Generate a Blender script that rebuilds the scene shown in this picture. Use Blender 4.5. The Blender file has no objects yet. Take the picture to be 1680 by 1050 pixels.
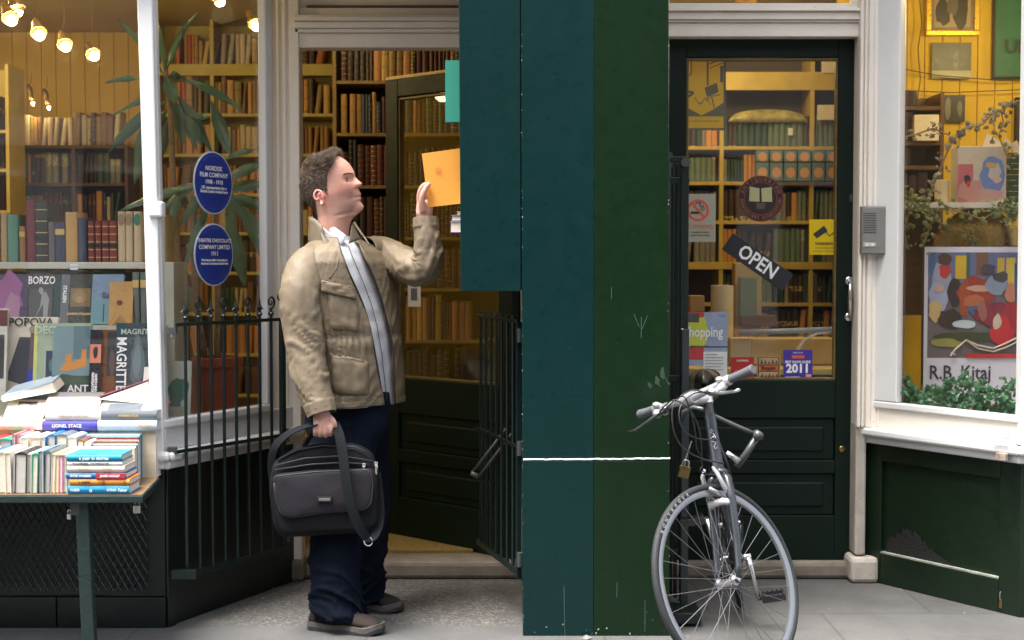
import bpy, bmesh, math, random
from mathutils import Vector, Matrix, noise
R = math.radians
sc = bpy.context.scene
col = sc.collection
rnd = random.Random(7)

# ------------------------------------------------------------ camera
FPX = 1680 * 50 / 36.0
CAMY, CAMH = -5.36, 1.42
PITCH = -math.atan(95 / FPX)
cam_d = bpy.data.cameras.new('camera')
cam = bpy.data.objects.new('camera', cam_d)
col.objects.link(cam)
cam.location = (0, CAMY, CAMH)
cam.rotation_euler = (R(90) + PITCH, 0, 0)
cam_d.lens = 50
cam_d.sensor_width = 36
cam_d.clip_start = 0.05
cam_d.clip_end = 500
cam_d.dof.use_dof = True
cam_d.dof.focus_distance = 5.55
cam_d.dof.aperture_fstop = 3.6
sc.camera = cam

# ------------------------------------------------------------ sky, sun, exposure
SUN_EL, SUN_AZ = 72, 238          # azimuth: compass-like, light comes from the front left, high over the street
w = bpy.data.worlds.new('World')
sc.world = w
w.use_nodes = True
nt = w.node_tree
bg = nt.nodes['Background']
sky = nt.nodes.new('ShaderNodeTexSky')
sky.sky_type = 'NISHITA'
sky.sun_disc = False
sky.sun_elevation = R(SUN_EL)
sky.sun_rotation = R(SUN_AZ)
sky.air_density = 1.0
sky.dust_density = 4.0
hs = nt.nodes.new('ShaderNodeHueSaturation')
hs.inputs['Saturation'].default_value = 0.45
nt.links.new(sky.outputs[0], hs.inputs['Color'])
nt.links.new(hs.outputs[0], bg.inputs['Color'])
bg.inputs['Strength'].default_value = 0.15
sun_d = bpy.data.lights.new('sun', 'SUN')
sun_d.energy = 2.1
sun_d.angle = R(25)
sun_d.color = (1.0, 0.96, 0.9)
sun = bpy.data.objects.new('sun', sun_d)
col.objects.link(sun)
az, el = R(SUN_AZ), R(SUN_EL)
sdir = Vector((math.sin(az) * math.cos(el), math.cos(az) * math.cos(el), math.sin(el)))
sun.rotation_euler = sdir.to_track_quat('Z', 'Y').to_euler()
sun.location = sdir * 20
sc.view_settings.view_transform = 'Standard'
sc.view_settings.look = 'None'
sc.view_settings.exposure = 2.05
sc.view_settings.gamma = 1.0
sc.cycles.max_bounces = 8
sc.cycles.transparent_max_bounces = 12
sc.cycles.caustics_reflective = False
sc.cycles.caustics_refractive = False
sc.cycles.sample_clamp_indirect = 4.0
sc.cycles.use_denoising = True

# ------------------------------------------------------------ pixel -> point helpers
def P(px, py, Y):
    a, b = (px - 840) / FPX, -(py - 525) / FPX
    c, s = math.cos(PITCH), math.sin(PITCH)
    d = Vector((a, c - s * b, s + c * b))
    t = (Y - CAMY) / d.y
    return Vector((0, CAMY, CAMH)) + d * t
def X(px, Y): return P(px, 430, Y).x
def Z(py, Y): return P(840, py, Y).z
def G(px, py, z=0.0):
    a, b = (px - 840) / FPX, -(py - 525) / FPX
    c, s = math.cos(PITCH), math.sin(PITCH)
    d = Vector((a, c - s * b, s + c * b))
    t = (z - CAMH) / d.z
    return Vector((0, CAMY, CAMH)) + d * t

# ------------------------------------------------------------ mesh builder
class MB:
    def __init__(s):
        s.v, s.f, s.m, s.mi, s.sm, s.smooth = [], [], [], 0, [], False
    def add(s, vs, fs):
        o = len(s.v)
        s.v += [Vector(v) for v in vs]
        for f in fs:
            s.f.append([o + i for i in f]); s.m.append(s.mi); s.sm.append(s.smooth)
        return s
    def box(s, a, b):
        x0, y0, z0 = a; x1, y1, z1 = b
        x0, x1 = min(x0, x1), max(x0, x1); y0, y1 = min(y0, y1), max(y0, y1); z0, z1 = min(z0, z1), max(z0, z1)
        return s.add([(x0,y0,z0),(x1,y0,z0),(x1,y1,z0),(x0,y1,z0),(x0,y0,z1),(x1,y0,z1),(x1,y1,z1),(x0,y1,z1)],
                     [(0,3,2,1),(4,5,6,7),(0,1,5,4),(1,2,6,5),(2,3,7,6),(3,0,4,7)])
    def hexa(s, b, t):      # two quads, bottom and top, same order
        return s.add(list(b) + list(t), [(0,3,2,1),(4,5,6,7),(0,1,5,4),(1,2,6,5),(2,3,7,6),(3,0,4,7)])
    def fr(s, o, u, v, n, a, b):   # box in a frame (o; u,v,n)
        o, u, v, n = map(Vector, (o, u, v, n))
        q = [(a[0],a[1],a[2]),(b[0],a[1],a[2]),(b[0],b[1],a[2]),(a[0],b[1],a[2]),(a[0],a[1],b[2]),(b[0],a[1],b[2]),(b[0],b[1],b[2]),(a[0],b[1],b[2])]
        return s.add([o + u*p[0] + v*p[1] + n*p[2] for p in q], [(0,3,2,1),(4,5,6,7),(0,1,5,4),(1,2,6,5),(2,3,7,6),(3,0,4,7)])
    def prism(s, poly, d):
        n = len(poly); d = Vector(d)
        p = [Vector(q) for q in poly]
        s.add(p + [q + d for q in p], [tuple(range(n))[::-1], tuple(range(n, 2*n))] + [(i, (i+1) % n, n + (i+1) % n, n + i) for i in range(n)])
        return s
    def loft(s, rings, cap=True, closed=True):
        n = len(rings[0]); vs = [Vector(p) for r in rings for p in r]; fs = []
        for i in range(len(rings) - 1):
            for j in range(n if closed else n - 1):
                k = (j + 1) % n
                fs.append((i*n+j, i*n+k, (i+1)*n+k, (i+1)*n+j))
        if cap and closed:
            fs.append(tuple(range(n))[::-1]); fs.append(tuple((len(rings)-1)*n + i for i in range(n)))
        return s.add(vs, fs)
    def tube(s, pts, r, n=8, cap=True, flat=1.0, ref=None):
        pts = [Vector(p) for p in pts]
        rs = r if isinstance(r, (list, tuple)) else [r] * len(pts)
        rings = []; prev = None
        for i, p in enumerate(pts):
            t = (pts[min(i+1, len(pts)-1)] - pts[max(i-1, 0)]).normalized()
            if prev is None:
                a = Vector(ref) if ref else (Vector((0,0,1)) if abs(t.z) < .9 else Vector((1,0,0)))
                u = (a - t * a.dot(t)).normalized()
            else:
                u = (prev - t * prev.dot(t)).normalized()
            prev = u
            v = t.cross(u)
            rings.append([p + (u * math.cos(2*math.pi*j/n) * flat + v * math.sin(2*math.pi*j/n)) * rs[i] for j in range(n)])
        return s.loft(rings, cap)
    def ring(s, c, ax, R0, r, n=48, m=8, flat=1.0):     # torus around ax
        c, ax = Vector(c), Vector(ax).normalized()
        u = ax.orthogonal().normalized(); v = ax.cross(u)
        vs, fs = [], []
        for i in range(n):
            d = u * math.cos(2*math.pi*i/n) + v * math.sin(2*math.pi*i/n)
            for j in range(m):
                a = 2*math.pi*j/m
                vs.append(c + d * (R0 + r * math.cos(a)) + ax * (r * flat * math.sin(a)))
        for i in range(n):
            for j in range(m):
                fs.append((i*m+j, ((i+1) % n)*m+j, ((i+1) % n)*m+(j+1) % m, i*m+(j+1) % m))
        return s.add(vs, fs)
    def lathe(s, c, ax, prof, n=24):       # prof: (radius, height along ax)
        c, ax = Vector(c), Vector(ax).normalized()
        u = ax.orthogonal().normalized(); v = ax.cross(u)
        rings = [[c + ax*h + (u*math.cos(2*math.pi*i/n) + v*math.sin(2*math.pi*i/n))*max(r, 1e-4) for i in range(n)] for r, h in prof]
        return s.loft(rings)
    def ball(s, c, r, n=12, sc_=(1,1,1)):
        c = Vector(c); rings = []
        for i in range(1, n):
            a = math.pi * i / n
            rings.append([c + Vector((r*math.sin(a)*math.cos(2*math.pi*j/n)*sc_[0], r*math.sin(a)*math.sin(2*math.pi*j/n)*sc_[1], -r*math.cos(a)*sc_[2])) for j in range(n)])
        return s.loft(rings)

def origin_of(o):
    v = Vector((0,0,0))
    while o: v += o.location; o = o.parent
    return v
def build(name, mb, mats, parent=None, local=False, bevel=0, smooth=False, at=None, auto=False):
    me = bpy.data.meshes.new(name)
    base = Vector((0,0,0)) if local else (origin_of(parent) if parent else Vector(at) if at is not None else Vector((0,0,0)))
    me.from_pydata([tuple(v - base) for v in mb.v], [], mb.f)
    if not isinstance(mats, (list, tuple)): mats = [mats]
    for m in mats: me.materials.append(m)
    for p, mi, s_ in zip(me.polygons, mb.m, mb.sm):
        p.material_index = mi; p.use_smooth = smooth or s_
    me.validate(); me.update()
    bm = bmesh.new(); bm.from_mesh(me); bmesh.ops.recalc_face_normals(bm, faces=bm.faces); bm.to_mesh(me); bm.free()
    if auto:
        for p in me.polygons: p.use_smooth = True
        try: me.set_sharp_from_angle(angle=R(35))
        except Exception: pass
    o = bpy.data.objects.new(name, me)
    col.objects.link(o)
    if parent: o.parent = parent
    elif at is not None: o.location = at
    if bevel:
        b = o.modifiers.new('bevel', 'BEVEL'); b.width = bevel; b.segments = 2; b.limit_method = 'ANGLE'; b.angle_limit = R(40)
    return o
def tag(o, label=None, cat=None, group=None, kind=None):
    if label: o['label'] = label
    if cat: o['category'] = cat
    if group: o['group'] = group
    if kind: o['kind'] = kind
    return o
def thing(name, label, cat, loc=(0,0,0), group=None):
    o = bpy.data.objects.new(name, None); o.empty_display_size = .1
    col.objects.link(o); o.location = loc
    return tag(o, label, cat, group)
def copy_tree(o, parent=None):
    c = o.copy(); col.objects.link(c)
    if parent: c.parent = parent
    for ch in list(o.children): copy_tree(ch, c)
    return c
ORD = ['first','second','third','fourth','fifth','sixth','seventh','eighth','ninth','tenth','eleventh','twelfth','thirteenth','fourteenth','fifteenth','sixteenth','seventeenth','eighteenth','nineteenth','twentieth','twenty-first','twenty-second','twenty-third','twenty-fourth','twenty-fifth','twenty-sixth','twenty-seventh','twenty-eighth','twenty-ninth','thirtieth','thirty-first','thirty-second','thirty-third','thirty-fourth','thirty-fifth','thirty-sixth','thirty-seventh','thirty-eighth','thirty-ninth','fortieth']

# ------------------------------------------------------------ materials
MATS = {}
def principled(name):
    m = bpy.data.materials.new(name); m.use_nodes = True
    return m, m.node_tree, m.node_tree.nodes['Principled BSDF']
def mat(name, c, rough=.6, var=.15, vs=6.0, bump=.15, bs=60.0, metal=0.0, spec=None, coat=0, emit=None, es=0, c2=None, dirt=0, dscale=3, sheen=0, wave=None, gen=False, sss=0, stretch=None):
    """plain procedural surface: noise-broken colour, roughness and bump; dirt adds darker/lighter worn spots"""
    if name in MATS: return MATS[name]
    m, t, b = principled(name)
    N = t.nodes; L = t.links
    tc = N.new('ShaderNodeTexCoord')
    src = tc.outputs['Generated' if gen else 'Object']
    if stretch:
        mp = N.new('ShaderNodeMapping'); mp.inputs['Scale'].default_value = stretch
        L.new(src, mp.inputs[0]); src = mp.outputs[0]
    n1 = N.new('ShaderNodeTexNoise'); n1.inputs['Scale'].default_value = vs; n1.inputs['Detail'].default_value = 6; n1.inputs['Roughness'].default_value = .65
    L.new(src, n1.inputs['Vector'])
    mx = N.new('ShaderNodeMix'); mx.data_type = 'RGBA'
    c = tuple(c) + (1,)
    if c2 is None:
        lo = tuple(max(0, x * (1 - var)) for x in c[:3]) + (1,); hi = tuple(min(1, x * (1 + var)) for x in c[:3]) + (1,)
    else: lo, hi = c, tuple(c2) + (1,)
    mr = N.new('ShaderNodeMapRange'); mr.inputs[1].default_value = .3; mr.inputs[2].default_value = .7
    L.new(n1.outputs[0], mr.inputs[0]); L.new(mr.outputs[0], mx.inputs[0])
    mx.inputs[6].default_value = lo; mx.inputs[7].default_value = hi
    out = mx.outputs[2]
    if dirt:
        n3 = N.new('ShaderNodeTexNoise'); n3.inputs['Scale'].default_value = dscale * 9; n3.inputs['Detail'].default_value = 8; n3.inputs['Roughness'].default_value = .75
        L.new(src, n3.inputs['Vector'])
        r3 = N.new('ShaderNodeMapRange'); r3.inputs[1].default_value = .62; r3.inputs[2].default_value = .72
        L.new(n3.outputs[0], r3.inputs[0])
        m3 = N.new('ShaderNodeMath'); m3.operation = 'MULTIPLY'; m3.inputs[1].default_value = dirt
        L.new(r3.outputs[0], m3.inputs[0])
        mx3 = N.new('ShaderNodeMix'); mx3.data_type = 'RGBA'
        L.new(m3.outputs[0], mx3.inputs[0]); L.new(out, mx3.inputs[6]); mx3.inputs[7].default_value = (.12, .1, .07, 1)
        out = mx3.outputs[2]
    L.new(out, b.inputs['Base Color'])
    n2 = N.new('ShaderNodeTexNoise'); n2.inputs['Scale'].default_value = bs; n2.inputs['Detail'].default_value = 5
    L.new(src, n2.inputs['Vector'])
    rr = N.new('ShaderNodeMapRange'); rr.inputs[3].default_value = max(.02, rough - .12); rr.inputs[4].default_value = min(1, rough + .12)
    L.new(n2.outputs[0], rr.inputs[0]); L.new(rr.outputs[0], b.inputs['Roughness'])
    if bump:
        bp = N.new('ShaderNodeBump'); bp.inputs['Strength'].default_value = bump; bp.inputs['Distance'].default_value = .004
        L.new(n2.outputs[0], bp.inputs['Height']); L.new(bp.outputs[0], b.inputs['Normal'])
    b.inputs['Metallic'].default_value = metal
    if spec is not None: b.inputs['Specular IOR Level'].default_value = spec
    if coat: b.inputs['Coat Weight'].default_value = coat
    if sheen: b.inputs['Sheen Weight'].default_value = sheen
    if sss:
        b.inputs['Subsurface Weight'].default_value = sss; b.inputs['Subsurface Radius'].default_value = (.01, .004, .002); b.inputs['Subsurface Scale'].default_value = 1
    if emit:
        b.inputs['Emission Color'].default_value = tuple(emit) + (1,); b.inputs['Emission Strength'].default_value = es
    MATS[name] = m
    return m
def glass_mat(name, tint=(1,1,1), refl=1.5):
    m, t, b = principled(name); N = t.nodes; L = t.links
    N.remove(b)
    tr = N.new('ShaderNodeBsdfTransparent'); tr.inputs[0].default_value = tuple(tint) + (1,)
    gl = N.new('ShaderNodeBsdfGlossy'); gl.inputs['Roughness'].default_value = .02
    fr = N.new('ShaderNodeFresnel'); ge = N.new('ShaderNodeNewGeometry'); io = N.new('ShaderNodeMapRange')   # same reflectance from either face of the pane
    io.inputs[3].default_value = 1.45; io.inputs[4].default_value = 1/1.45; L.new(ge.outputs['Backfacing'], io.inputs[0]); L.new(io.outputs[0], fr.inputs['IOR'])
    tc = N.new('ShaderNodeTexCoord'); no = N.new('ShaderNodeTexNoise'); no.inputs['Scale'].default_value = 1.6; no.inputs['Detail'].default_value = 1
    L.new(tc.outputs['Object'], no.inputs['Vector'])
    bp = N.new('ShaderNodeBump'); bp.inputs['Strength'].default_value = .12; bp.inputs['Distance'].default_value = .02
    L.new(no.outputs[0], bp.inputs['Height']); L.new(bp.outputs[0], gl.inputs['Normal'])
    mu = N.new('ShaderNodeMath'); mu.operation = 'MULTIPLY'; mu.inputs[1].default_value = refl
    L.new(fr.outputs[0], mu.inputs[0])
    ms = N.new('ShaderNodeMixShader'); L.new(mu.outputs[0], ms.inputs[0]); L.new(tr.outputs[0], ms.inputs[1]); L.new(gl.outputs[0], ms.inputs[2])
    df = N.new('ShaderNodeBsdfDiffuse'); df.inputs[0].default_value = (.75,.74,.72,1)      # dust and smears, doubling as painted reflection haze on the pane
    dn = N.new('ShaderNodeTexNoise'); dn.inputs['Scale'].default_value = 3.5; dn.inputs['Detail'].default_value = 7; mp = N.new('ShaderNodeMapping'); mp.inputs['Scale'].default_value = (1,1,.35); L.new(tc.outputs['Object'], mp.inputs[0]); L.new(mp.outputs[0], dn.inputs['Vector'])
    dr = N.new('ShaderNodeMapRange'); dr.inputs[1].default_value = .35; dr.inputs[2].default_value = .8; dr.inputs[3].default_value = .001; dr.inputs[4].default_value = .008; L.new(dn.outputs[0], dr.inputs[0])
    m2 = N.new('ShaderNodeMixShader'); L.new(dr.outputs[0], m2.inputs[0]); L.new(ms.outputs[0], m2.inputs[1]); L.new(df.outputs[0], m2.inputs[2])
    L.new(m2.outputs[0], N['Material Output'].inputs[0])
    MATS[name] = m
    return m
glass = glass_mat('window_glass')
white_paint = mat('white_paint', (.80,.74,.65), .45, .06, 4, .25, 35, dirt=.55, dscale=4)
white_bright = mat('white_gloss_paint', (.72,.72,.71), .35, .04, 5, .2, 35, dirt=.2)
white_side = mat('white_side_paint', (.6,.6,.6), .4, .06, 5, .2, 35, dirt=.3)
teal_paint = mat('teal_paint', (.0001,.021,.0205), .30, .12, 2, .06, 18, spec=.35, dirt=.1, dscale=6)
green_paint = mat('green_paint', (.0022,.0165,.004), .30, .14, 2, .07, 18, spec=.35, dirt=.15, dscale=6)
dark_green = mat('dark_green_paint', (.002,.0065,.006), .35, .2, 4, .3, 30, dirt=.15)
weathered = mat('weathered_white', (.44,.40,.34), .7, .2, 9, .5, 60, dirt=.8, dscale=3)
door_green = mat('door_green_paint', (.0015,.009,.005), .5, .2, 4, .2, 30, dirt=.1, spec=.25)
riser_green = mat('riser_green_paint', (.003,.012,.004), .4, .3, 3, .35, 26, dirt=.15, dscale=2)
iron = mat('black_green_iron', (.004,.013,.012), .35, .25, 20, .4, 90)
iron_worn = mat('worn_iron', (.05,.055,.055), .45, .3, 20, .4, 90)
gold_wall = mat('yellow_board', (.66,.42,.012), .6, .12, 2, .1, 40)
shelf_wood = mat('pale_shelf', (.6,.46,.12), .55, .15, 5, .1, 40)
brown_wood = mat('brown_wood', (.10,.045,.02), .45, .35, 5, .2, 40, stretch=(1,1,8))
cream = mat('cream_shelf_paint', (.5,.5,.4), .5, .1, 5, .1, 40)
page = mat('page_edges', (.7,.62,.5), .8, .12, 12, .3, 200, stretch=(1,1,1))
page_white = mat('white_page_edges', (.78,.74,.68), .8, .08, 12, .3, 200)
chrome = mat('chrome', (.7,.7,.72), .18, .05, 8, .05, 60, metal=1)
silver = mat('silver_alloy', (.62,.62,.64), .3, .08, 8, .1, 60, metal=1)
brass = mat('brass', (.28,.2,.08), .3, .15, 12, .2, 60, metal=1)
black = mat('black_plastic', (.012,.012,.014), .45, .2, 12, .2, 80)
ink_white = mat('white_lettering', (.8,.8,.78), .6, .02, 5, 0)
ink_black = mat('black_lettering', (.015,.015,.015), .6, .02, 5, 0)
ink_red = mat('red_lettering', (.6,.06,.03), .6, .02, 5, 0)
ink_gold = mat('gold_lettering', (.55,.4,.12), .4, .05, 5, 0)
paper_white = mat('white_paper', (.72,.72,.7), .6, .03, 5, .05)

# ------------------------------------------------------------ text as mesh
def text(s, size, c, ux, uy, m, name='lettering', parent=None, bold=0.0, thick=.0008, align='CENTER', sx=1.0, at=None):
    cu = bpy.data.curves.new('t', 'FONT'); cu.body = s; cu.size = size; cu.offset = bold; cu.align_x = align; cu.align_y = 'CENTER'; cu.resolution_u = 2
    cu.extrude = 0
    o = bpy.data.objects.new('t', cu); col.objects.link(o)
    dg = bpy.context.evaluated_depsgraph_get()
    me = bpy.data.meshes.new_from_object(o.evaluated_get(dg))
    bpy.data.objects.remove(o)
    c, ux, uy = Vector(c), Vector(ux).normalized(), Vector(uy).normalized(); n = ux.cross(uy)
    mb = MB(); mb.add([c + ux*v.co.x*sx + uy*v.co.y + n*thick for v in me.vertices], [tuple(p.vertices) for p in me.polygons])
    bpy.data.meshes.remove(me)
    mm = build(name, mb, m, parent, at=at)
    return mm
UX, UZ = Vector((1,0,0)), Vector((0,0,1))
# ============================================================ ground
def paving_mat(name, base, light, slab=(.9,.6), joint=True, agg=0.0, apron=False):
    m, t, b = principled(name); N = t.nodes; L = t.links
    tc = N.new('ShaderNodeTexCoord')
    n1 = N.new('ShaderNodeTexNoise'); n1.inputs['Scale'].default_value = 1.3; n1.inputs['Detail'].default_value = 8; n1.inputs['Roughness'].default_value = .7
    n2 = N.new('ShaderNodeTexNoise'); n2.inputs['Scale'].default_value = 220; n2.inputs['Detail'].default_value = 3
    vo = N.new('ShaderNodeTexVoronoi'); vo.inputs['Scale'].default_value = 110
    for q in (n1, n2, vo): L.new(tc.outputs['Object'], q.inputs['Vector'])
    cr = N.new('ShaderNodeValToRGB'); cr.color_ramp.elements[0].position = .3; cr.color_ramp.elements[1].position = .72
    cr.color_ramp.elements[0].color = tuple(base) + (1,); cr.color_ramp.elements[1].color = tuple(light) + (1,)
    L.new(n1.outputs[0], cr.inputs[0])
    mx = N.new('ShaderNodeMix'); mx.data_type = 'RGBA'; mx.blend_type = 'OVERLAY'; mx.inputs[0].default_value = .25
    L.new(cr.outputs[0], mx.inputs[6]); L.new(n2.outputs[0], mx.inputs[7])
    out = mx.outputs[2]
    if agg:
        vr = N.new('ShaderNodeValToRGB'); e = vr.color_ramp.elements
        e[0].position = .0; e[0].color = (.06,.05,.04,1); e[1].position = .9; e[1].color = (.42,.38,.33,1)
        x = e.new(.35); x.color = (.16,.135,.11,1); x = e.new(.6); x.color = (.27,.24,.2,1)
        sp = N.new('ShaderNodeSeparateColor'); L.new(vo.outputs['Color'], sp.inputs[0]); L.new(sp.outputs[0], vr.inputs[0])
        m2 = N.new('ShaderNodeMix'); m2.data_type = 'RGBA'; m2.inputs[0].default_value = agg
        L.new(out, m2.inputs[6]); L.new(vr.outputs[0], m2.inputs[7]); out = m2.outputs[2]
    if apron:      # worn exposed-aggregate patch laid in front of the left doorway
        sx = N.new('ShaderNodeSeparateXYZ'); L.new(tc.outputs['Object'], sx.inputs[0]); nn = N.new('ShaderNodeTexNoise'); nn.inputs['Scale'].default_value = 7; nn.inputs['Detail'].default_value = 6; L.new(tc.outputs['Object'], nn.inputs['Vector'])
        def mth(op, a, b):
            q = N.new('ShaderNodeMath'); q.operation = op
            for k, v in ((0,a),(1,b)):
                if isinstance(v, (int,float)): q.inputs[k].default_value = v
                else: L.new(v, q.inputs[k])
            return q.outputs[0]
        wob = mth('MULTIPLY', mth('SUBTRACT', nn.outputs[0], .5), .5)
        dx = mth('ABSOLUTE', mth('ADD', sx.outputs[0], .58), 0); dxx = mth('SUBTRACT', .60, dx)
        dy = mth('SUBTRACT', sx.outputs[1], .13); m_ = mth('ADD', mth('MINIMUM', dxx, dy), mth('MULTIPLY', wob, .6))
        mk = N.new('ShaderNodeMapRange'); mk.inputs[1].default_value = -.03; mk.inputs[2].default_value = .05; L.new(m_, mk.inputs[0])
        vr = N.new('ShaderNodeValToRGB'); e = vr.color_ramp.elements; e[0].color = (.045,.038,.03,1); e[1].position = .95; e[1].color = (.22,.19,.16,1); x = e.new(.4); x.color = (.07,.06,.05,1); x = e.new(.7); x.color = (.12,.105,.09,1)
        sp = N.new('ShaderNodeSeparateColor'); L.new(vo.outputs['Color'], sp.inputs[0]); L.new(sp.outputs[0], vr.inputs[0])
        mb_ = N.new('ShaderNodeMix'); mb_.data_type = 'RGBA'; mb_.inputs[0].default_value = .62; L.new(out, mb_.inputs[6]); L.new(vr.outputs[0], mb_.inputs[7])
        m2 = N.new('ShaderNodeMix'); m2.data_type = 'RGBA'; L.new(mk.outputs[0], m2.inputs[0]); L.new(out, m2.inputs[6]); L.new(mb_.outputs[2], m2.inputs[7]); out = m2.outputs[2]
        apm = mk.outputs[0]
    # scattered light and dark specks, gum and grit
    v2 = N.new('ShaderNodeTexVoronoi'); v2.inputs['Scale'].default_value = 14; L.new(tc.outputs['Object'], v2.inputs['Vector'])
    r2 = N.new('ShaderNodeMapRange'); r2.inputs[1].default_value = .05; r2.inputs[2].default_value = .09; r2.inputs[3].default_value = .45; r2.inputs[4].default_value = 0
    L.new(v2.outputs['Distance'], r2.inputs[0])
    m4 = N.new('ShaderNodeMix'); m4.data_type = 'RGBA'; L.new(r2.outputs[0], m4.inputs[0]); L.new(out, m4.inputs[6]); m4.inputs[7].default_value = (.03,.029,.028,1)
    hsv = N.new('ShaderNodeHueSaturation'); hsv.inputs['Saturation'].default_value = .55; L.new(m4.outputs[2], hsv.inputs['Color']); out = hsv.outputs[0]
    if apron: out0 = out
    bh = n2.outputs[0]
    if joint:
        br = N.new('ShaderNodeTexBrick'); br.inputs['Scale'].default_value = 1; br.inputs['Brick Width'].default_value = slab[0]; br.inputs['Row Height'].default_value = slab[1]
        br.inputs['Mortar Size'].default_value = .006; br.inputs['Color1'].default_value = (1,1,1,1); br.inputs['Color2'].default_value = (.82,.83,.85,1); br.inputs['Mortar'].default_value = (.7,.69,.68,1)
        mp = N.new('ShaderNodeMapping'); mp.inputs['Location'].default_value = (.1,.26,0)
        L.new(tc.outputs['Object'], mp.inputs[0]); L.new(mp.outputs[0], br.inputs['Vector'])
        m3 = N.new('ShaderNodeMix'); m3.data_type = 'RGBA'; m3.blend_type = 'MULTIPLY'; m3.inputs[0].default_value = 1
        L.new(out, m3.inputs[6]); L.new(br.outputs['Color'], m3.inputs[7]); out = m3.outputs[2]
        if apron:
            m5 = N.new('ShaderNodeMix'); m5.data_type = 'RGBA'; L.new(apm, m5.inputs[0]); L.new(m3.outputs[2], m5.inputs[6]); L.new(out0, m5.inputs[7]); out = m5.outputs[2]
    L.new(out, b.inputs['Base Color']); b.inputs['Roughness'].default_value = .8
    bp = N.new('ShaderNodeBump'); bp.inputs['Strength'].default_value = .5; bp.inputs['Distance'].default_value = .003
    if agg:
        L.new(vo.outputs['Distance'], bp.inputs['Height']); bp.inputs['Distance'].default_value = .008
    else: L.new(bh, bp.inputs['Height'])
    L.new(bp.outputs[0], b.inputs['Normal'])
    return m
pave = paving_mat('stone_paving', (.058,.055,.050), (.120,.116,.110), apron=True)
pave_agg = paving_mat('exposed_aggregate', (.085,.075,.065), (.165,.15,.13), joint=False, agg=.38)
road_m = paving_mat('street_surface', (.05,.05,.052), (.09,.09,.092), joint=False)
def sheet(name, x0, y0, x1, y1, z, m, n=1):
    mb = MB(); mb.add([(x0,y0,z),(x1,y0,z),(x1,y1,z),(x0,y1,z)], [(0,1,2,3)])
    return tag(build(name, mb, m), kind='structure')
sheet('street', -60, -60, 60, 60, -.11, road_m)
mb = MB(); mb.box((-40, -3.6, -.109), (40, 4.6, 0)); tag(build('pavement', mb, pave), kind='structure')
# ============================================================ shop building
LA, LB = Vector((-1.345,.12,0)), Vector((-.955,.95,0))     # left bay: street corner, door end
RB, RA = Vector((1.576,.95,0)), Vector((2.03,.27,0))       # right bay: door end, street corner
shop = thing('bookshop_building', 'dark green and white Victorian bookshop front with recessed doors', 'building')
TOPZ = 2.95
YD = 1.0                                                    # door plane
def part(name, mb, m, **k): return build(name, mb, m, shop, **k)
class Wall:          # vertical plane from a to b; u along, n towards the street side
    def __init__(s, a, b):
        s.a = Vector(a); s.u = (Vector(b) - s.a); s.L = s.u.length; s.u.normalize(); s.v = Vector((0,0,1)); s.n = s.u.cross(s.v)
        if s.n.y > 0: s.n = -s.n
    def box(s, mb, u0, u1, z0, z1, n0, n1): return mb.fr(s.a, s.u, s.v, s.n, (u0,z0,n0), (u1,z1,n1))
    def at(s, px, py=430):    # u of the pixel column on this plane
        d = P(px, py, 1) - Vector((0,CAMY,CAMH)); o = Vector((0,CAMY,0)); d.z = 0
        # o + t d = a + u*U
        det = d.x * (-s.u.y) + s.u.x * d.y
        rx, ry = s.a.x - o.x, s.a.y - o.y
        t = (rx * (-s.u.y) + s.u.x * ry) / det
        q = o + d * t
        return (q - Vector((s.a.x, s.a.y, 0))).dot(s.u)
    def pt(s, px, py):
        u = s.at(px); q = s.a + s.u * u
        q2 = P(px, py, q.y); return u, q2.z
LS, RS = Wall(LA, LB), Wall(RB, RA)
LF = Wall((-4.6,.12,0), LA); RF = Wall(RA, (5.2,.27,0))
SILL0, SILL1, GB = .62, .69, .81
def bay(W, other, side):
    # panelled riser under the window
    mb = MB(); W.box(mb, 0, W.L, 0, SILL0-.02, -.10, 0)
    return mb
# --- left side: stall riser
mb = MB(); LS.box(mb, .004, LS.L, 0, SILL0, -.08, 0); LF.box(mb, 0, LF.L-.03, 0, SILL0, -.12, -.012)
LF.box(mb, LF.L-.42, LF.L, .0, .12, -.01, .012); LF.box(mb, LF.L-.21, LF.L-.0, .122, SILL0, -.01, .006); LF.box(mb, 0, LF.L-.425, 0, .12, -.01, .010)
LS.box(mb, .0, .05, .0, SILL0, .001, .012)
part('stall_riser', mb, dark_green, bevel=.003)
# expanded metal mesh over the cellar opening
mb = MB()
mx0, mx1, mz0, mz1 = X(-60,.10), X(236,.10), .15, .58
step = .028
k = mx0 - (mz1 - mz0)
while k < mx1:
    for s_ in (1, -1):
        a, b = Vector((k, .094, mz0)), Vector((k + (mz1-mz0)*.55, .094, mz1))
        if s_ < 0: a, b = Vector((b.x, .094, mz0)), Vector((a.x, .094, mz1))
        # clip in x
        def cl(p, q):
            if p.x < mx0: p = p + (q-p)*((mx0-p.x)/(q.x-p.x))
            if p.x > mx1: p = p + (q-p)*((mx1-p.x)/(q.x-p.x))
            return p
        if max(a.x,b.x) > mx0+.01 and min(a.x,b.x) < mx1-.01:
            a2_, b2_ = cl(a,b), cl(b,a); mb.tube([a2_, b2_], .0026, 4)
    k += step
part('ventilation_mesh', mb, iron)
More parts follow.
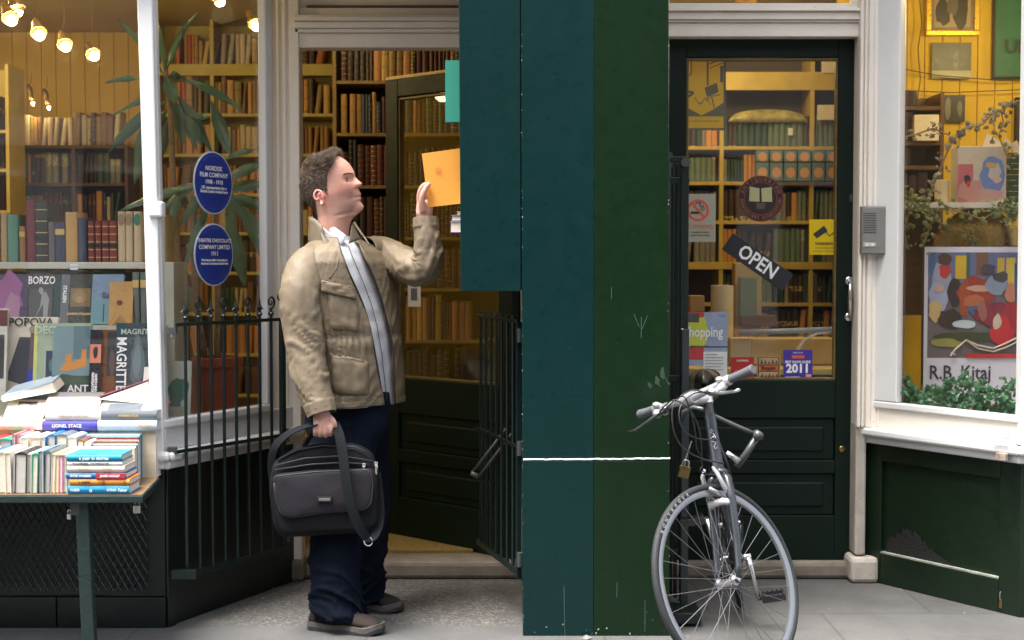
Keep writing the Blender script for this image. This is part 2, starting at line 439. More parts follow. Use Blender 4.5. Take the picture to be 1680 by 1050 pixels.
# --- left sill
def sill(mb, W, u0, u1):
    W.box(mb, u0, u1, SILL0, SILL0+.035, -.05, .03); W.box(mb, u0, u1, SILL0+.035, SILL1, -.05, .055)
mb = MB(); sill(mb, LS, -.02, LS.L-.02); sill(mb, LF, 0, LF.L+.03); part('window_sill', mb, white_bright, bevel=.012)
mb = MB(); LS.box(mb, .02, LS.L, SILL1, GB-.03, -.03, .0); LF.box(mb, 0, LF.L-.01, SILL1, GB-.03, -.03, -.004)
part('apron_board', mb, white_side, bevel=.003)
ug0, ug1 = LS.at(263), LS.at(434)
mb = MB(); LS.box(mb, ug0-.02, ug1+.02, GB-.03, GB, -.03, .014); LS.box(mb, ug1+.002, ug1+.055, GB+.001, TOPZ, -.03, .010)
part('window_frame', mb, white_bright, bevel=.006)
mb = MB(); LF.box(mb, 0, LF.L-.03, GB-.03, GB, -.03, .01); part('window_frame', mb, white_bright, bevel=.006)
mb = MB(); LS.box(mb, ug0-.01, ug1+.01, GB, TOPZ, -.020, -.016); part('window_pane', mb, glass)
mb = MB(); LF.box(mb, 0, LF.L-.04, GB, TOPZ, -.020, -.016); part('window_pane', mb, glass)
# corner post: slightly out of plumb, as an old shop front is
def post(pts_top, pts_bot, Y0, Y1, zt=TOPZ):
    xt0, xt1 = pts_top; xb0, xb1 = pts_bot
    mb = MB(); b0, b1, t0, t1 = X(xb0,Y0), X(xb1,Y0), X(xt0,Y0), X(xt1,Y0)
    z0, zr = Z(770,Y0), Z(0,Y0)
    e = (zt - z0) / (zr - z0)
    t0, t1 = b0 + (t0-b0)*e, b1 + (t1-b1)*e
    mb.hexa([(b0,Y0,z0),(b1,Y0,z0),(b1,Y1,z0),(b0,Y1,z0)], [(t0,Y0,zt),(t1,Y0,zt),(t1,Y1,zt),(t0,Y1,zt)])
    return mb
mb = post((229,254),(245,266), .085, .15); part('corner_mullion', mb, white_bright, bevel=.006)
mb = post((254,259),(266,271), .115, .16); part('corner_mullion', mb, white_side, bevel=.004)
mb = MB(); c = P(255, 343, .07); mb.box((c.x-.028, .07, c.z-.03), (c.x+.025, .13, c.z+.03)); part('mullion_bracket', mb, white_bright, bevel=.008)
# --- pilasters (fluted) facing the street
def fluted(px0, px1, Y, z0, z1, lean=0, groves=((.2,.32),(.42,.5),(.62,.7))):
    x0, x1 = X(px0,Y), X(px1,Y); wd = x1-x0; mb = MB()
    mb.box((x0, Y, z0), (x1, Y+.1, z1))
    prev = 0
    edges = [0] + [e for g in groves for e in g] + [1]
    for i in range(0, len(edges), 2):
        mb.box((x0+wd*edges[i], Y-.012-(.006 if i == 0 else 0), z0+.002), (x0+wd*edges[i+1], Y+.001, z1-.002))
    return mb
part('pilaster', fluted(438, 493, .93, .06, TOPZ), white_paint, bevel=.004)
part('pilaster', fluted(1407, 1474, .90, SILL1, TOPZ, groves=((.08,.12),(.18,.22),(.34,.5),(.62,.7))), white_paint, bevel=.004)
mb = MB(); x0, x1 = X(1405,.92), X(1423,.92); mb.box((x0,.90,.12),(x1,1.03,SILL1+.02)); part('pilaster', mb, weathered, bevel=.01)
mb = MB(); x0, x1 = X(1398,.90), X(1445,.90); mb.box((x0,.87,.0),(x1,1.02,.115)); part('pilaster_base', mb, weathered, bevel=.02)
mb = MB(); x0, x1 = X(470,.92), X(497,.92); mb.box((x0,.90,.0),(x1,1.02,.10)); part('pilaster_base', mb, mat('grimy_stone', (.2,.17,.12), .85, .3, 8, .6, 40), bevel=.02)
# --- lintels above both doors
def lintel(px0, px1, Yl, rows):
    x0, x1 = X(px0, Yl), X(px1, Yl); mb = MB()
    for (py0, py1, pr) in rows:
        mb.box((x0, Yl-pr, Z(py1, Yl)), (x1, Yl+.1, Z(py0, Yl)-.001))
    return mb
part('lintel', lintel(486, 862, .93, [(54,78,.0),(47,54,.012),(36,47,.022),(29,36,.034),(25,29,.02)]), white_paint, bevel=.003)
part('transom_panel', lintel(486, 862, .95, [(12,25,.0),(-70,12,-.02)]), white_paint, bevel=.003)
mb = MB(); x0,x1 = X(505,.95),X(752,.95); mb.box((x0,.945,Z(12,.95)),(x1,.97,Z(9,.95))); part('panel_beading', mb, brown_wood)
part('lintel', lintel(1080, 1412, .93, [(37,60,.0),(33,37,.010),(20,33,.02),(15,20,.034)]), white_paint, bevel=.003)
mb = MB(); mb.box((X(1080,.95),.95,Z(15,.95)),(X(1412,.95),1.0,Z(5,.95))); mb.box((X(1394,.95),.95,Z(5,.95)),(X(1412,.95),1.0,2.9)); part('transom_frame', mb, white_paint, bevel=.003)
mb = MB(); mb.box((X(1090,.95),.975,Z(5,.95)),(X(1394,.95),.98,2.9)); part('window_pane', mb, glass)
# --- right side
mb = MB(); RS.box(mb, 0, RS.L, 0, SILL0, -.10, -.022)
uu0, uu1 = RS.at(1449), RS.at(1645)
RS.box(mb, 0, uu0, 0, SILL0, -.022, 0); RS.box(mb, uu1, RS.L, 0, SILL0, -.022, 0); RS.box(mb, uu0+.001, uu1-.001, 0, .135, -.022, 0); RS.box(mb, uu0+.001, uu1-.001, .545, SILL0, -.022, 0)
RF.box(mb, 0.002, RF.L, 0, SILL0, -.1, -.002)
part('stall_riser', mb, riser_green, bevel=.004)
mb = MB(); RS.box(mb, uu0, uu1, .136, .143, -.02, -.001); part('panel_ledge', mb, mat('dusty_ledge', (.25,.27,.22), .9, .3, 20, .4, 80))
# peeling patch low in the panel
mb = MB(); pr = random.Random(3); pts = []
n = 46; lowz = .145
for i in range(n+1):
    f = i/n; u = uu0 + .015 + f*(uu1-uu0)*.72
    h = max(.004, .095*math.exp(-((f-.3)/.28)**2)*(0.75+.5*pr.random()) + .02*(1-f))
    pts.append((u, lowz, lowz+h))
for i in range(n):
    (u0,l0,h0),(u1,l1,h1) = pts[i], pts[i+1]
    q = [RS.a + RS.u*u0 + RS.v*l0, RS.a + RS.u*u1 + RS.v*l1, RS.a + RS.u*u1 + RS.v*h1, RS.a + RS.u*u0 + RS.v*h0]
    mb.add([p + RS.n*(-.0195) for p in q], [(0,1,2,3)])
part('peeled_patch', mb, mat('bare_dark_wood', (.004,.004,.004), .8, .5, 30, .8, 120))
mb = MB(); sill(mb, RS, -.0, RS.L+.02); sill(mb, RF, -.03, RF.L); part('window_sill', mb, white_bright, bevel=.010)
ru0, ru1 = RS.at(1475), RS.at(1671)
mb = MB(); RS.box(mb, .02, RS.L, SILL1, GB-.03, -.03, 0); RF.box(mb, 0, RF.L, SILL1, GB, -.03, -.004); part('apron_board', mb, white_paint, bevel=.003)
mb = MB(); RS.box(mb, .02, ru1+.03, GB-.03, GB-.002, -.03, .012); RS.box(mb, .03, ru0, GB, TOPZ, -.03, .009); part('window_frame', mb, white_bright, bevel=.005)
mb = MB(); RS.box(mb, ru0-.01, ru1+.01, GB-.01, TOPZ, -.020, -.016); part('window_pane', mb, glass)
mb = MB(); RF.box(mb, .06, RF.L, GB-.01, TOPZ, -.020, -.016); part('window_pane', mb, glass)
mb = MB(); q = RS.a + RS.u*(ru1+.002); mb.box((q.x, q.y-.045, SILL1+.001), (q.x+.10, q.y+.02, TOPZ)); part('corner_mullion', mb, white_bright, bevel=.006)
mb = MB(); q = RS.a + RS.u*RS.at(1648); 
RS.box(mb, RS.at(1650), RS.at(1676), SILL1+.03, SILL1+.045, .055, .075); part('sill_bracket', mb, white_bright, bevel=.003); mb = MB(); RS.box(mb, RS.at(1656), RS.at(1672), SILL1-.06, SILL1-.03, .05, .07); part('sill_bracket', mb, mat('rusty_white', (.5,.45,.4), .7, .3, 20, .4, 80, c2=(.2,.09,.04)), bevel=.003)
# --- thresholds
stone = mat('worn_step_stone', (.13,.105,.075), .85, .35, 7, .7, 45, c2=(.24,.21,.17), dirt=.4)
mb = MB(); mb.box((X(478,.95), .955, .001), (X(880,.95), 1.6, .078)); o = part('door_step', mb, stone, bevel=.018)
mb = MB(); mb.box((X(1095,.95), .955, .001), (X(1404,.95), 1.3, .078)); part('door_step', mb, stone, bevel=.018)
# --- upper facade, soffits of the recess and bays
brick = mat('sooty_brick', (.11,.075,.055), .85, .3, 3, .5, 40)
mb = MB(); mb.box((-9,.10,2.97),(-1.42,4.8,4.5)); mb.box((2.1,.10,2.97),(9,4.8,4.5)); mb.box((-1.419,1.005,2.97),(2.099,4.8,4.5)); mb.box((-9,.10,4.503),(9,4.8,12)); part('upper_wall', mb, brick)
mb = MB(); mb.box((-1.419,.985,2.97),(2.099,1.004,4.5)); part('transom_wall', mb, white_paint)
mb = MB(); mb.box((-9,.04,2.50),(-1.30,.119,2.96)); mb.box((2.0,.19,2.50),(9,.268,2.96)); part('fascia', mb, dark_green, bevel=.01)
mb = MB(); mb.box((-1.41,.101,4.48),(2.09,1.0,4.502)); part('recess_soffit', mb, white_paint)
mb = MB(); mb.box((-9,.15,0),(-4.6,4.7,2.96)); mb.box((5.2,.3,0),(9,4.7,2.96)); mb.box((-4.6,4.5,0),(5.2,4.7,2.96)); part('outer_wall', mb, brick)
mb = MB(); mb.box((.1,.35,.0),(.53,4.0,2.96)); 
part('party_wall', mb, mat('party_plaster', (.3,.2,.06), .8, .1, 3, .1, 30))
mb = MB(); mb.box((.525,.96,.08),(X(1096,.97),1.06,2.96)); mb.box((-.02+.06,.96,.08),(.11,1.06,2.96)); part('door_jamb', mb, white_paint, bevel=.004)
# lining walls of the left and right reveal (beside the doors)
# --- pillar
pillar = thing('shop_pillar', 'broad painted pillar, teal left half and green right half', 'pillar', (.31,0,0))
xa, xb, xc = X(858,0), X(975,0), X(1101,0)
lean = (X(1101,0) - X(1093,0)) / (Z(0,0) - 0)
def lean_prism(x0, x1, Y0, Y1, z0, z1, l0, l1):
    mb = MB()
    mb.hexa([(x0-l0*z0,Y0,z0),(x1-l1*z0,Y0,z0),(x1-l1*z0,Y1,z0),(x0-l0*z0,Y1,z0)], [(x0-l0*z1,Y0,z1),(x1-l1*z1,Y0,z1),(x1-l1*z1,Y1,z1),(x0-l0*z1,Y1,z1)])
    return mb
zj = Z(754,0)
for nm, z0, z1, dy in (('pillar_base', 0, zj-.004, -.006), ('pillar_shaft', zj+.004, 4.6, 0)):
    for xx0, xx1, l0, l1, m in ((xa, xb, .0028, .001, teal_paint), (xb+.0005, xc, .001, .0055, green_paint)):
        build(nm, lean_prism(xx0, xx1, dy, .40, z0, z1, l0, l1), m, pillar, bevel=.0025)
mb = MB()
pr = random.Random(5); pts = []
for i in range(40):
    f = i/39; pts.append((xa+.001 + (xc-xa-.002)*f, -.004, zj + .004*f + pr.uniform(-.0012,.0012)))
mb.tube(pts, [.0034+pr.uniform(-.0006,.0006) for _ in pts], 6)
build('joint_line', mb, mat('white_joint', (.6,.7,.68), .7, .2, 40, .3, 90), pillar)
# scuffs: chipped paint on the edges and pale scratches
chip = mat('chipped_plaster', (.26,.28,.26), .85, .3, 30, .4, 90)
mb = MB()
def flake(c, r, ax0, ax1, off):
    n = pr.randint(5,8); vs = [Vector(c) + Vector(off)]
    ring = []
    for i in range(n):
        a = 2*math.pi*i/n; rr = r*pr.uniform(.4,1.2)
        ring.append(Vector(c) + Vector(off)*.2 + Vector(ax0)*math.cos(a)*rr + Vector(ax1)*math.sin(a)*rr)
    mb.add(vs + ring, [(0, 1+i, 1+(i+1) % n) for i in range(n)])
for i in range(40):
    z = pr.uniform(.02, 2.3); flake((xa-.0028*z+pr.uniform(0,.003), -.0062 if z < zj else -.0004, z), pr.uniform(.0008,.0025), UX, UZ*1.8, (0,-.0006,0))
for i in range(26):
    z = pr.uniform(.02, 2.3)**1.0; flake((xc-.0055*z-pr.uniform(0,.004), -.0062 if z < zj else -.0004, z), pr.uniform(.0008,.0025), UX, UZ*1.8, (0,-.0006,0))
for i in range(12):
    z = pr.uniform(.0, .12); flake((pr.uniform(xa+.01,xc-.01), -.0064, abs(pr.gauss(0,.03))+.004), pr.uniform(.001,.005), UX, UZ, (0,-.0008,0))
for i in range(16):
    z = pr.uniform(.1, 2.3); flake((pr.uniform(xa+.03,xc-.03), -.0064 if z < zj else -.0004, z), pr.uniform(.0005,.0014), UX, UZ*1.3, (0,-.0003,0))
build('paint_chips', mb, chip, pillar)
mb = MB()
for (px,py,ln,dx) in ((1052,520,.08,.0),(1040,515,.05,.02),(1062,518,.05,-.02),(1003,470,.05,0),(1085,610,.05,.03),(1075,618,.04,.02),(925,960,.2,.004),(1058,985,.12,0),(1012,955,.06,0)):
    p = P(px,py,-.0075 if py > 754 else -.0009); mb.add([p+Vector((-.001,0,0)), p+Vector((.002,0,0)), p+Vector((.002+dx,0,-ln)), p+Vector((dx-.001,0,-ln))], [(0,1,2,3)])
build('scratch_marks', mb, mat('pale_scuff', (.03,.075,.06), .7, .4, 60, .1, 90), pillar)
# pale smudges rubbed by handlebars, near the pillar's right edge
mb = MB()
for (px,py,rx,ry) in ((1087,612,5,12),(1078,625,5,9),(1066,632,4,6)):
    c = P(px,py,-.0012); ring = [c + Vector((math.cos(a)*rx/430*pr.uniform(.6,1), 0, math.sin(a)*ry/430*pr.uniform(.6,1)-.4*math.cos(a)*rx/430)) for a in [2*math.pi*i/14 for i in range(14)]]
    mb.add([c]+ring, [(0,1+i,1+(i+1)%14) for i in range(14)])
build('rubbed_smudge', mb, mat('smudge_grey', (.025,.05,.03), .6, .5, 70, .1, 90), pillar)
# --- cabinet hanging on the pillar's left face, doorside
cab = thing('hanging_bookcase', 'teal painted book cabinet hung on the pillar beside the doorway', 'cabinet', (X(805,0),0,Z(478,0)))
cx0, cx1, cz0 = X(756,.0), X(856,.0), Z(478,.0)
mb = lean_prism(cx0+.006*cz0-.0, cx1, .0, .022, cz0, 3.3, .006, .0028); build('side_panel', mb, teal_paint, cab, bevel=.003)
mb = MB(); mb.box((cx0+.03,.32,cz0+.01),(cx1-.002,.34,3.2)); build('side_panel', mb, teal_paint, cab)
mb = MB()
for z in (cz0+.012, Z(382,.15), Z(205,.15), Z(40,.15)): mb.box((cx0+.02,.023,z-.009),(cx1-.012,.319,z+.009))
build('shelf', mb, teal_paint, cab)
mb = MB(); mb.box((cx1-.011,.023,cz0+.002),(cx1+.0,.319,3.25)); build('back_panel', mb, teal_paint, cab)

# ============================================================ interior shell
mb = MB(); mb.box((-4.6,1.02,.02),(.1,4.5,.075)); mb.box((.53,1.02,.02),(5.2,4.5,.075)); tag(build('interior_floor', mb, mat('worn_floorboards', (.09,.05,.02), .5, .3, 5, .2, 40, stretch=(6,1,1))), kind='structure')
ceil_m = mat('interior_ceiling', (.55,.42,.14), .8, .08, 3, .05, 20)
mb = MB(); mb.box((-4.6,.14,2.925),(.1,4.5,2.945)); mb.box((.53,1.02,2.925),(5.2,4.5,2.945)); mb.box((2.05,.3,2.925),(5.2,1.02,2.945)); tag(build('interior_ceiling', mb, ceil_m), kind='structure')
mb = MB()
def boards(x0, x1, Y, z0, z1, w_=.095):
    x = x0
    while x < x1: mb.box((x, Y, z0), (min(x+w_-.005, x1), Y+.02, z1)); x += w_
    mb.box((x0, Y+.012, z0), (x1, Y+.03, z1))
boards(-4.5, .1, 4.0, .075, 2.92); boards(.53, 5.1, 3.9, .075, 2.92); boards(1.75, 5.1, 2.35, .075, 2.92)
mb.box((-4.6,.15,.0),(-4.5,4.4,2.92)); mb.box((5.1,.3,0),(5.2,4.4,2.92))
tag(build('interior_wall', mb, gold_wall), kind='structure')
# display platforms inside the bays
mb = MB(); mb.add([(-4.5,.145,.72),(-1.40,.145,.72),(-1.02,.93,.72),(-1.02,1.1,.72),(-4.5,1.1,.72)], [(0,1,2,3,4)]); mb.box((-4.5,1.08,.08),(-1.03,1.1,.719))
tag(build('window_platform', mb, mat('platform_paint', (.35,.33,.26), .6)), kind='structure')
mb = MB(); mb.add([(1.66,1.0,.76),(2.07,.33,.76),(4.9,.33,.76),(4.9,1.25,.76),(1.66,1.25,.76)], [(0,1,2,3,4)]); mb.box((1.62,1.22,.08),(4.9,1.25,.759))
tag(build('window_platform', mb, mat('platform_paint', (.35,.33,.26), .6)), kind='structure')

# ============================================================ doors
def door_leaf(name, label, hx, hy, ang, width, h, glassz, mirror=1, panels=True):
    """local: x along the leaf from the hinge, z up, y thickness"""
    d = thing(name, label, 'door', (hx, hy, .08))
    d.rotation_euler = (0,0,ang)
    S, T = .085, .045
    def b(nm, boxes, m, bev=.003):
        mb = MB()
        for q in boxes: mb.box(*q)
        return build(nm, mb, m, d, local=True, bevel=bev)
    g0, g1 = glassz
    b('stile', [((0,0,0),(S,T,h))], door_green); b('stile', [((width-S,0,0),(width,T,h))], door_green)
    b('rail', [((S,0.001,h-.085),(width-S,T-.001,h))], door_green); b('rail', [((S,.001,0),(width-S,T-.001,.20))], door_green); b('rail', [((S,.001,g0-.17),(width-S,T-.001,g0))], door_green)
    zb = .20; zt = g0-.17; zm = (zb+zt)/2+.0
    b('rail', [((S,.001,zm-.03),(width-S,T-.001,zm+.03))], door_green)
    for a, c in ((zb, zm-.03), (zm+.03, zt)):
        b('panel', [((S,.014,a),(width-S,T-.014,c)), ((S+.05,.004,a+.04),(width-S-.05,T-.004,c-.04))], door_green, .006)
    b('glass_pane', [((S-.005,.02,g0-.005),(width-S+.005,.025,g1+.005))], glass, 0)
    b('glazing_bead', [((S,.006,g0+.001),(S+.010,.038,g1)),((width-S-.010,.006,g0+.001),(width-S,.038,g1)),((S+.01,.006,g0+.001),(width-S-.01,.038,g0+.012)),((S+.01,.006,g1-.011),(width-S-.01,.038,g1))], mat('bead_bronze', (.12,.08,.02), .4, .3, 20, .2, 50), .002)
    return d, b
# right door, closed
dx0, dx1 = X(1094,YD), X(1404,YD); dh = Z(62,YD)-.08; 
d2, b2 = door_leaf('shop_door', 'closed dark green glazed door covered in stickers behind the bicycle', dx0, YD, 0, dx1-dx0, dh, (Z(624,YD)-.08, Z(95,YD)-.08))
wdt = dx1-dx0
mb = MB(); hz0, hz1 = Z(524,YD)-.08, Z(457,YD)-.08; hx = X(1393,YD)-dx0
mb.tube([(hx,-.004,hz1-.01),(hx-.002,-.035,hz1-.018),(hx-.006,-.05,hz1-.05),(hx-.007,-.052,(hz0+hz1)/2),(hx-.006,-.05,hz0+.05),(hx-.002,-.035,hz0+.018),(hx,-.004,hz0+.01)], [.009,.008,.009,.010,.009,.008,.009], 10)
mb.lathe((hx,.0,hz1-.01),(0,-1,0),[(.02,0),(.02,.005),(.012,.008)],16); mb.lathe((hx,.0,hz0+.01),(0,-1,0),[(.02,0),(.02,.005),(.012,.008)],16)
build('handle', mb, chrome, d2, local=True, smooth=True)
mb = MB(); mb.lathe((X(1384,YD)-dx0,0,Z(737,YD)-.08),(0,-1,0),[(.016,0),(.016,.004),(.01,.006)],16); build('lock_cylinder', mb, brass, d2, local=True, smooth=True)
mb = MB(); kx, kz = X(1395,YD)-dx0, Z(325,YD)-.08; mb.box((kx-.006,-.002,kz-.016),(kx+.006,.001,kz+.016)); build('lock_cylinder', mb, iron_worn, d2, local=True, bevel=.002)
mb = MB(); mb.tube([(X(1404,YD)-dx0-.002,-.005,Z(503,YD)-.08),(X(1404,YD)-dx0+.004,-.02,Z(490,YD)-.08),(X(1404,YD)-dx0-.002,-.005,Z(470,YD)-.08)],[.008,.012,.008],8); build('latch_keep', mb, black, d2, local=True, smooth=True)
# left door, open inwards, hinged beside the pillar
ang = math.atan2(.56,-.60)
d1, b1 = door_leaf('shop_door', 'dark glazed door standing open inwards behind the man', .03, 1.04, ang, .84, 2.22, (.78, 2.13))
mb = MB(); mb.tube([(.13,.06,.98),(.12,.08,.96),(.10,.085,.90)],[.007,.007,.006],8); mb.lathe((.13,.045,.98),(0,1,0),[(.018,0),(.018,.006)],12); build('handle', mb, brass, d1, local=True, smooth=True)
mb = MB(); mb.box((0.001,.001,2.221),(.839,.044,2.235)); build('lit_top_edge', mb, mat('lamplit_gold', (.5,.3,.05), .35, .4, 20, .4, 60), d1, local=True)  # gold strip paints lamplight along the door's top edge
# doormat
mb = MB(); q0, q1, q2, q3 = G(628,905,.09), G(775,924,.09), G(768,885,.09), G(640,868,.09)
mb.box((-.86,1.15,.0755),(-.18,1.62,.092)); tag(build('doormat', mb, mat('coir', (.25,.17,.05), .95, .3, 60, .8, 300)), 'flat brown coir doormat inside the open left doorway', 'doormat')

# ============================================================ opposite side of the street (seen only in reflections, shades the street)
opp = thing('terraced_building', 'brick building across the street with rows of sash windows', 'building', (0,-10.5,0))
mb = MB(); mb.box((-16,-11.5,-.11),(16,-10.5,8.6)); build('wall', mb, mat('opposite_brick', (.40,.35,.30), .8, .2, 3, .4, 40), opp)
for ix in range(-7,8): build('pier', MB().box((ix*2.05+.72,-10.469,-.1),(ix*2.05+1.33,-10.40,2.9)), mat('pale_stucco', (.62,.6,.55), .7, .08, 3, .2, 30), opp)
build('fascia', MB().box((-16,-10.399,2.75),(16,-10.3,3.05)), mat('pale_stucco', (.62,.6,.55)), opp)
for ix in range(-6,7):
    for iz in range(3):
        x = ix*2.05; z = 3.2 + iz*2.4 if iz else .5
        hh = 1.6 if iz else 2.0
        fw = .55 if iz else .85
        f = build('window', MB().box((x-fw,-10.52,z),(x+fw,-10.47,z+hh)), white_paint, opp) if iz < 2 else None
        if f: build('pane', MB().box((x-fw+.08,-10.47,z+.08),(x+fw-.08,-10.46,z+hh-.08)), mat('dark_glass', (.02,.025,.03), .08, .1, 3, 0), f)
# ============================================================ lamps
lamp_glow = mat('halogen_glow', (1,.8,.5), .5, 0, 1, 0, emit=(1,.72,.36), es=16)
lamp_shell = mat('lamp_reflector', (.6,.42,.2), .3, .1, 20, .1, metal=1)
def spotlamp(px, py, Y, label, grp, energy=22, aim=(0.3,-.2,-1), light=True, r=.036, to_z=2.9):
    c = P(px, py, Y)
    t = thing('spot_lamp', label, 'lamp', c, grp)
    a = Vector(aim).normalized()
    mb = MB(); mb.lathe(c - a*.05, a, [(.010,-.04),(.018,-.02),(.020,0),(r*.9,.035),(r*1.15,.055),(r*1.05,.056),(r*.8,.03)], 14); build('shade', mb, lamp_shell, t, smooth=True)
    mb = MB(); mb.lathe(c, a, [(r*.72,.026),(r*.5,.040),(.001,.046)], 14); build('bulb', mb, lamp_glow, t, smooth=True)
    mb = MB(); mb.tube([c - a*.07, Vector((c.x,c.y,c.z+.12)), Vector((c.x,c.y,max(c.z+.15,to_z)))], .0016, 5); build('stem', mb, mat('cable_brown', (.12,.08,.03), .6), t)
    if light:
        ld = bpy.data.lights.new('lamp_light','POINT'); ld.energy = energy*.024; ld.color = (1,.80,.36); ld.shadow_soft_size = .05
        lo = bpy.data.objects.new('lamp_light', ld); col.objects.link(lo); lo.parent = t; lo.location = a*.09
    return t
G1 = 'spot lamps over the left window'
for i, (px, py, Y) in enumerate(((16,28,1.0),(63,53,1.35),(106,72,1.7),(152,88,2.1))):
    spotlamp(px, py, Y, f'small halogen spot lamp in the left window, {["largest, at far left","second","third","fourth and smallest"][i]} of the descending row', G1, 26, aim=((.5,-.5,-.8),(.4,-.6,-.8),(.4,-.6,-.8),(.5,-.5,-.6))[i])
spotlamp(26, 12, 1.15, 'bright halogen lamp touching the top left lamp of the row', G1, 10, light=False)
spotlamp(418, 38, 1.9, 'halogen spot lamp at the top right of the narrow side window', G1, 16, aim=(.5,-.4,-.8))
spotlamp(359, -4, 1.7, 'halogen spot lamp at the very top of the narrow side window', G1, 10)
for i, (px, py) in enumerate(((24,155),(52,162),(78,169))):
    spotlamp(px, py, 3.3, f'tiny distant lamp above the brown bookcase, {ORD[i]} from the left', 'tiny distant lamps above the brown bookcase', 6, light=(i==1), r=.013, to_z=0)
for (x, y, z, e) in ((1.2,2.0,2.7,30),(2.6,1.45,2.7,34),(-.9,2.0,2.75,.3),(-2.7,1.85,2.8,20),(-1.75,.62,2.82,7),(2.45,.8,2.82,7),(-3.4,1.9,2.8,28),(.85,2.5,2.6,2),(3.4,1.6,2.7,14),(1.9,.9,2.75,10)):
    # unseen lamps added above the window heads to light rooms and bays
    t = thing('added_fill_lamp', f'added unseen fill lamp inside the shop {"left" if x<0 else "right"} room at {"front" if y<2.1 else "back"} {abs(int(x*10))}', 'lamp', (x,y,z))
    t['label'] = 'added unseen fill lamp above the window heads'; t['group'] = 'added unseen fill lamps above the window heads'
    mb = MB(); mb.lathe((x,y,z),(0,0,1),[(.07,0),(.06,.05),(.02,.12),(.008,.2)],16); build('shade', mb, lamp_shell, t, smooth=True)
    mb = MB(); mb.lathe((x,y,z-.03),(0,0,1),[(.001,0),(.04,.01),(.05,.029)],14); build('bulb', mb, lamp_glow, t, smooth=True)
    ld = bpy.data.lights.new('lamp_light','POINT'); ld.energy = e*.12; ld.color = (1,.80,.36); ld.shadow_soft_size = .06
    lo = bpy.data.objects.new('lamp_light', ld); col.objects.link(lo); lo.parent = t; lo.location = (0,0,-.1)
# ============================================================ shelf books
def leather(name, c, gold=(.5,.33,.1), bands=7.0, rough=.4, amount=.8):
    """spine cloth with gilt bands and a title panel that belong to the binding"""
    m, t, b = principled(name); N = t.nodes; L = t.links
    tc = N.new('ShaderNodeTexCoord'); sep = N.new('ShaderNodeSeparateXYZ'); L.new(tc.outputs['Generated'], sep.inputs[0])
    oi = N.new('ShaderNodeObjectInfo')
    mu = N.new('ShaderNodeMath'); mu.operation = 'MULTIPLY'; mu.inputs[1].default_value = bands; L.new(sep.outputs[2], mu.inputs[0])
    ad = N.new('ShaderNodeMath'); ad.operation = 'ADD'; L.new(mu.outputs[0], ad.inputs[0]); L.new(oi.outputs['Random'], ad.inputs[1])
    fr = N.new('ShaderNodeMath'); fr.operation = 'FRACT'; L.new(ad.outputs[0], fr.inputs[0])
    gt = N.new('ShaderNodeMath'); gt.operation = 'GREATER_THAN'; gt.inputs[1].default_value = .86; L.new(fr.outputs[0], gt.inputs[0])
    no = N.new('ShaderNodeTexNoise'); no.inputs['Scale'].default_value = 70; L.new(tc.outputs['Object'], no.inputs['Vector'])
    g2 = N.new('ShaderNodeMath'); g2.operation = 'GREATER_THAN'; g2.inputs[1].default_value = .47; L.new(no.outputs[0], g2.inputs[0])
    m3 = N.new('ShaderNodeMath'); m3.operation = 'MULTIPLY'; L.new(gt.outputs[0], m3.inputs[0]); L.new(g2.outputs[0], m3.inputs[1])
    m4 = N.new('ShaderNodeMath'); m4.operation = 'MULTIPLY'; m4.inputs[1].default_value = amount; L.new(m3.outputs[0], m4.inputs[0])
    mix = N.new('ShaderNodeMix'); mix.data_type = 'RGBA'; L.new(m4.outputs[0], mix.inputs[0]); mix.inputs[6].default_value = tuple(c)+(1,); mix.inputs[7].default_value = tuple(gold)+(1,)
    hs_ = N.new('ShaderNodeHueSaturation'); L.new(mix.outputs[2], hs_.inputs['Color']); rh = N.new('ShaderNodeMapRange'); rh.inputs[3].default_value = .475; rh.inputs[4].default_value = .53; hx2 = N.new('ShaderNodeMath'); hx2.operation = 'MULTIPLY'; hx2.inputs[1].default_value = 7.31; hf2 = N.new('ShaderNodeMath'); hf2.operation = 'FRACT'; L.new(oi.outputs['Random'], hx2.inputs[0]); L.new(hx2.outputs[0], hf2.inputs[0]); L.new(hf2.outputs[0], rh.inputs[0]); L.new(rh.outputs[0], hs_.inputs['Hue'])
    gx = N.new('ShaderNodeMapRange'); gx.inputs[1].default_value = .25; gx.inputs[2].default_value = .9; gx.inputs[4].default_value = amount; L.new(hf2.outputs[0], gx.inputs[0]); L.new(gx.outputs[0], m4.inputs[1])
    bx2 = N.new('ShaderNodeMapRange'); bx2.inputs[3].default_value = bands*.45; bx2.inputs[4].default_value = bands*1.3; L.new(hf2.outputs[0], bx2.inputs[0]); L.new(bx2.outputs[0], mu.inputs[1])
    r1 = N.new('ShaderNodeMapRange'); r1.inputs[3].default_value = .55; r1.inputs[4].default_value = 1.5; L.new(oi.outputs['Random'], r1.inputs[0]); L.new(r1.outputs[0], hs_.inputs['Value'])
    L.new(hs_.outputs[0], b.inputs['Base Color']); b.inputs['Roughness'].default_value = rough
    MATS[name] = m
    return m
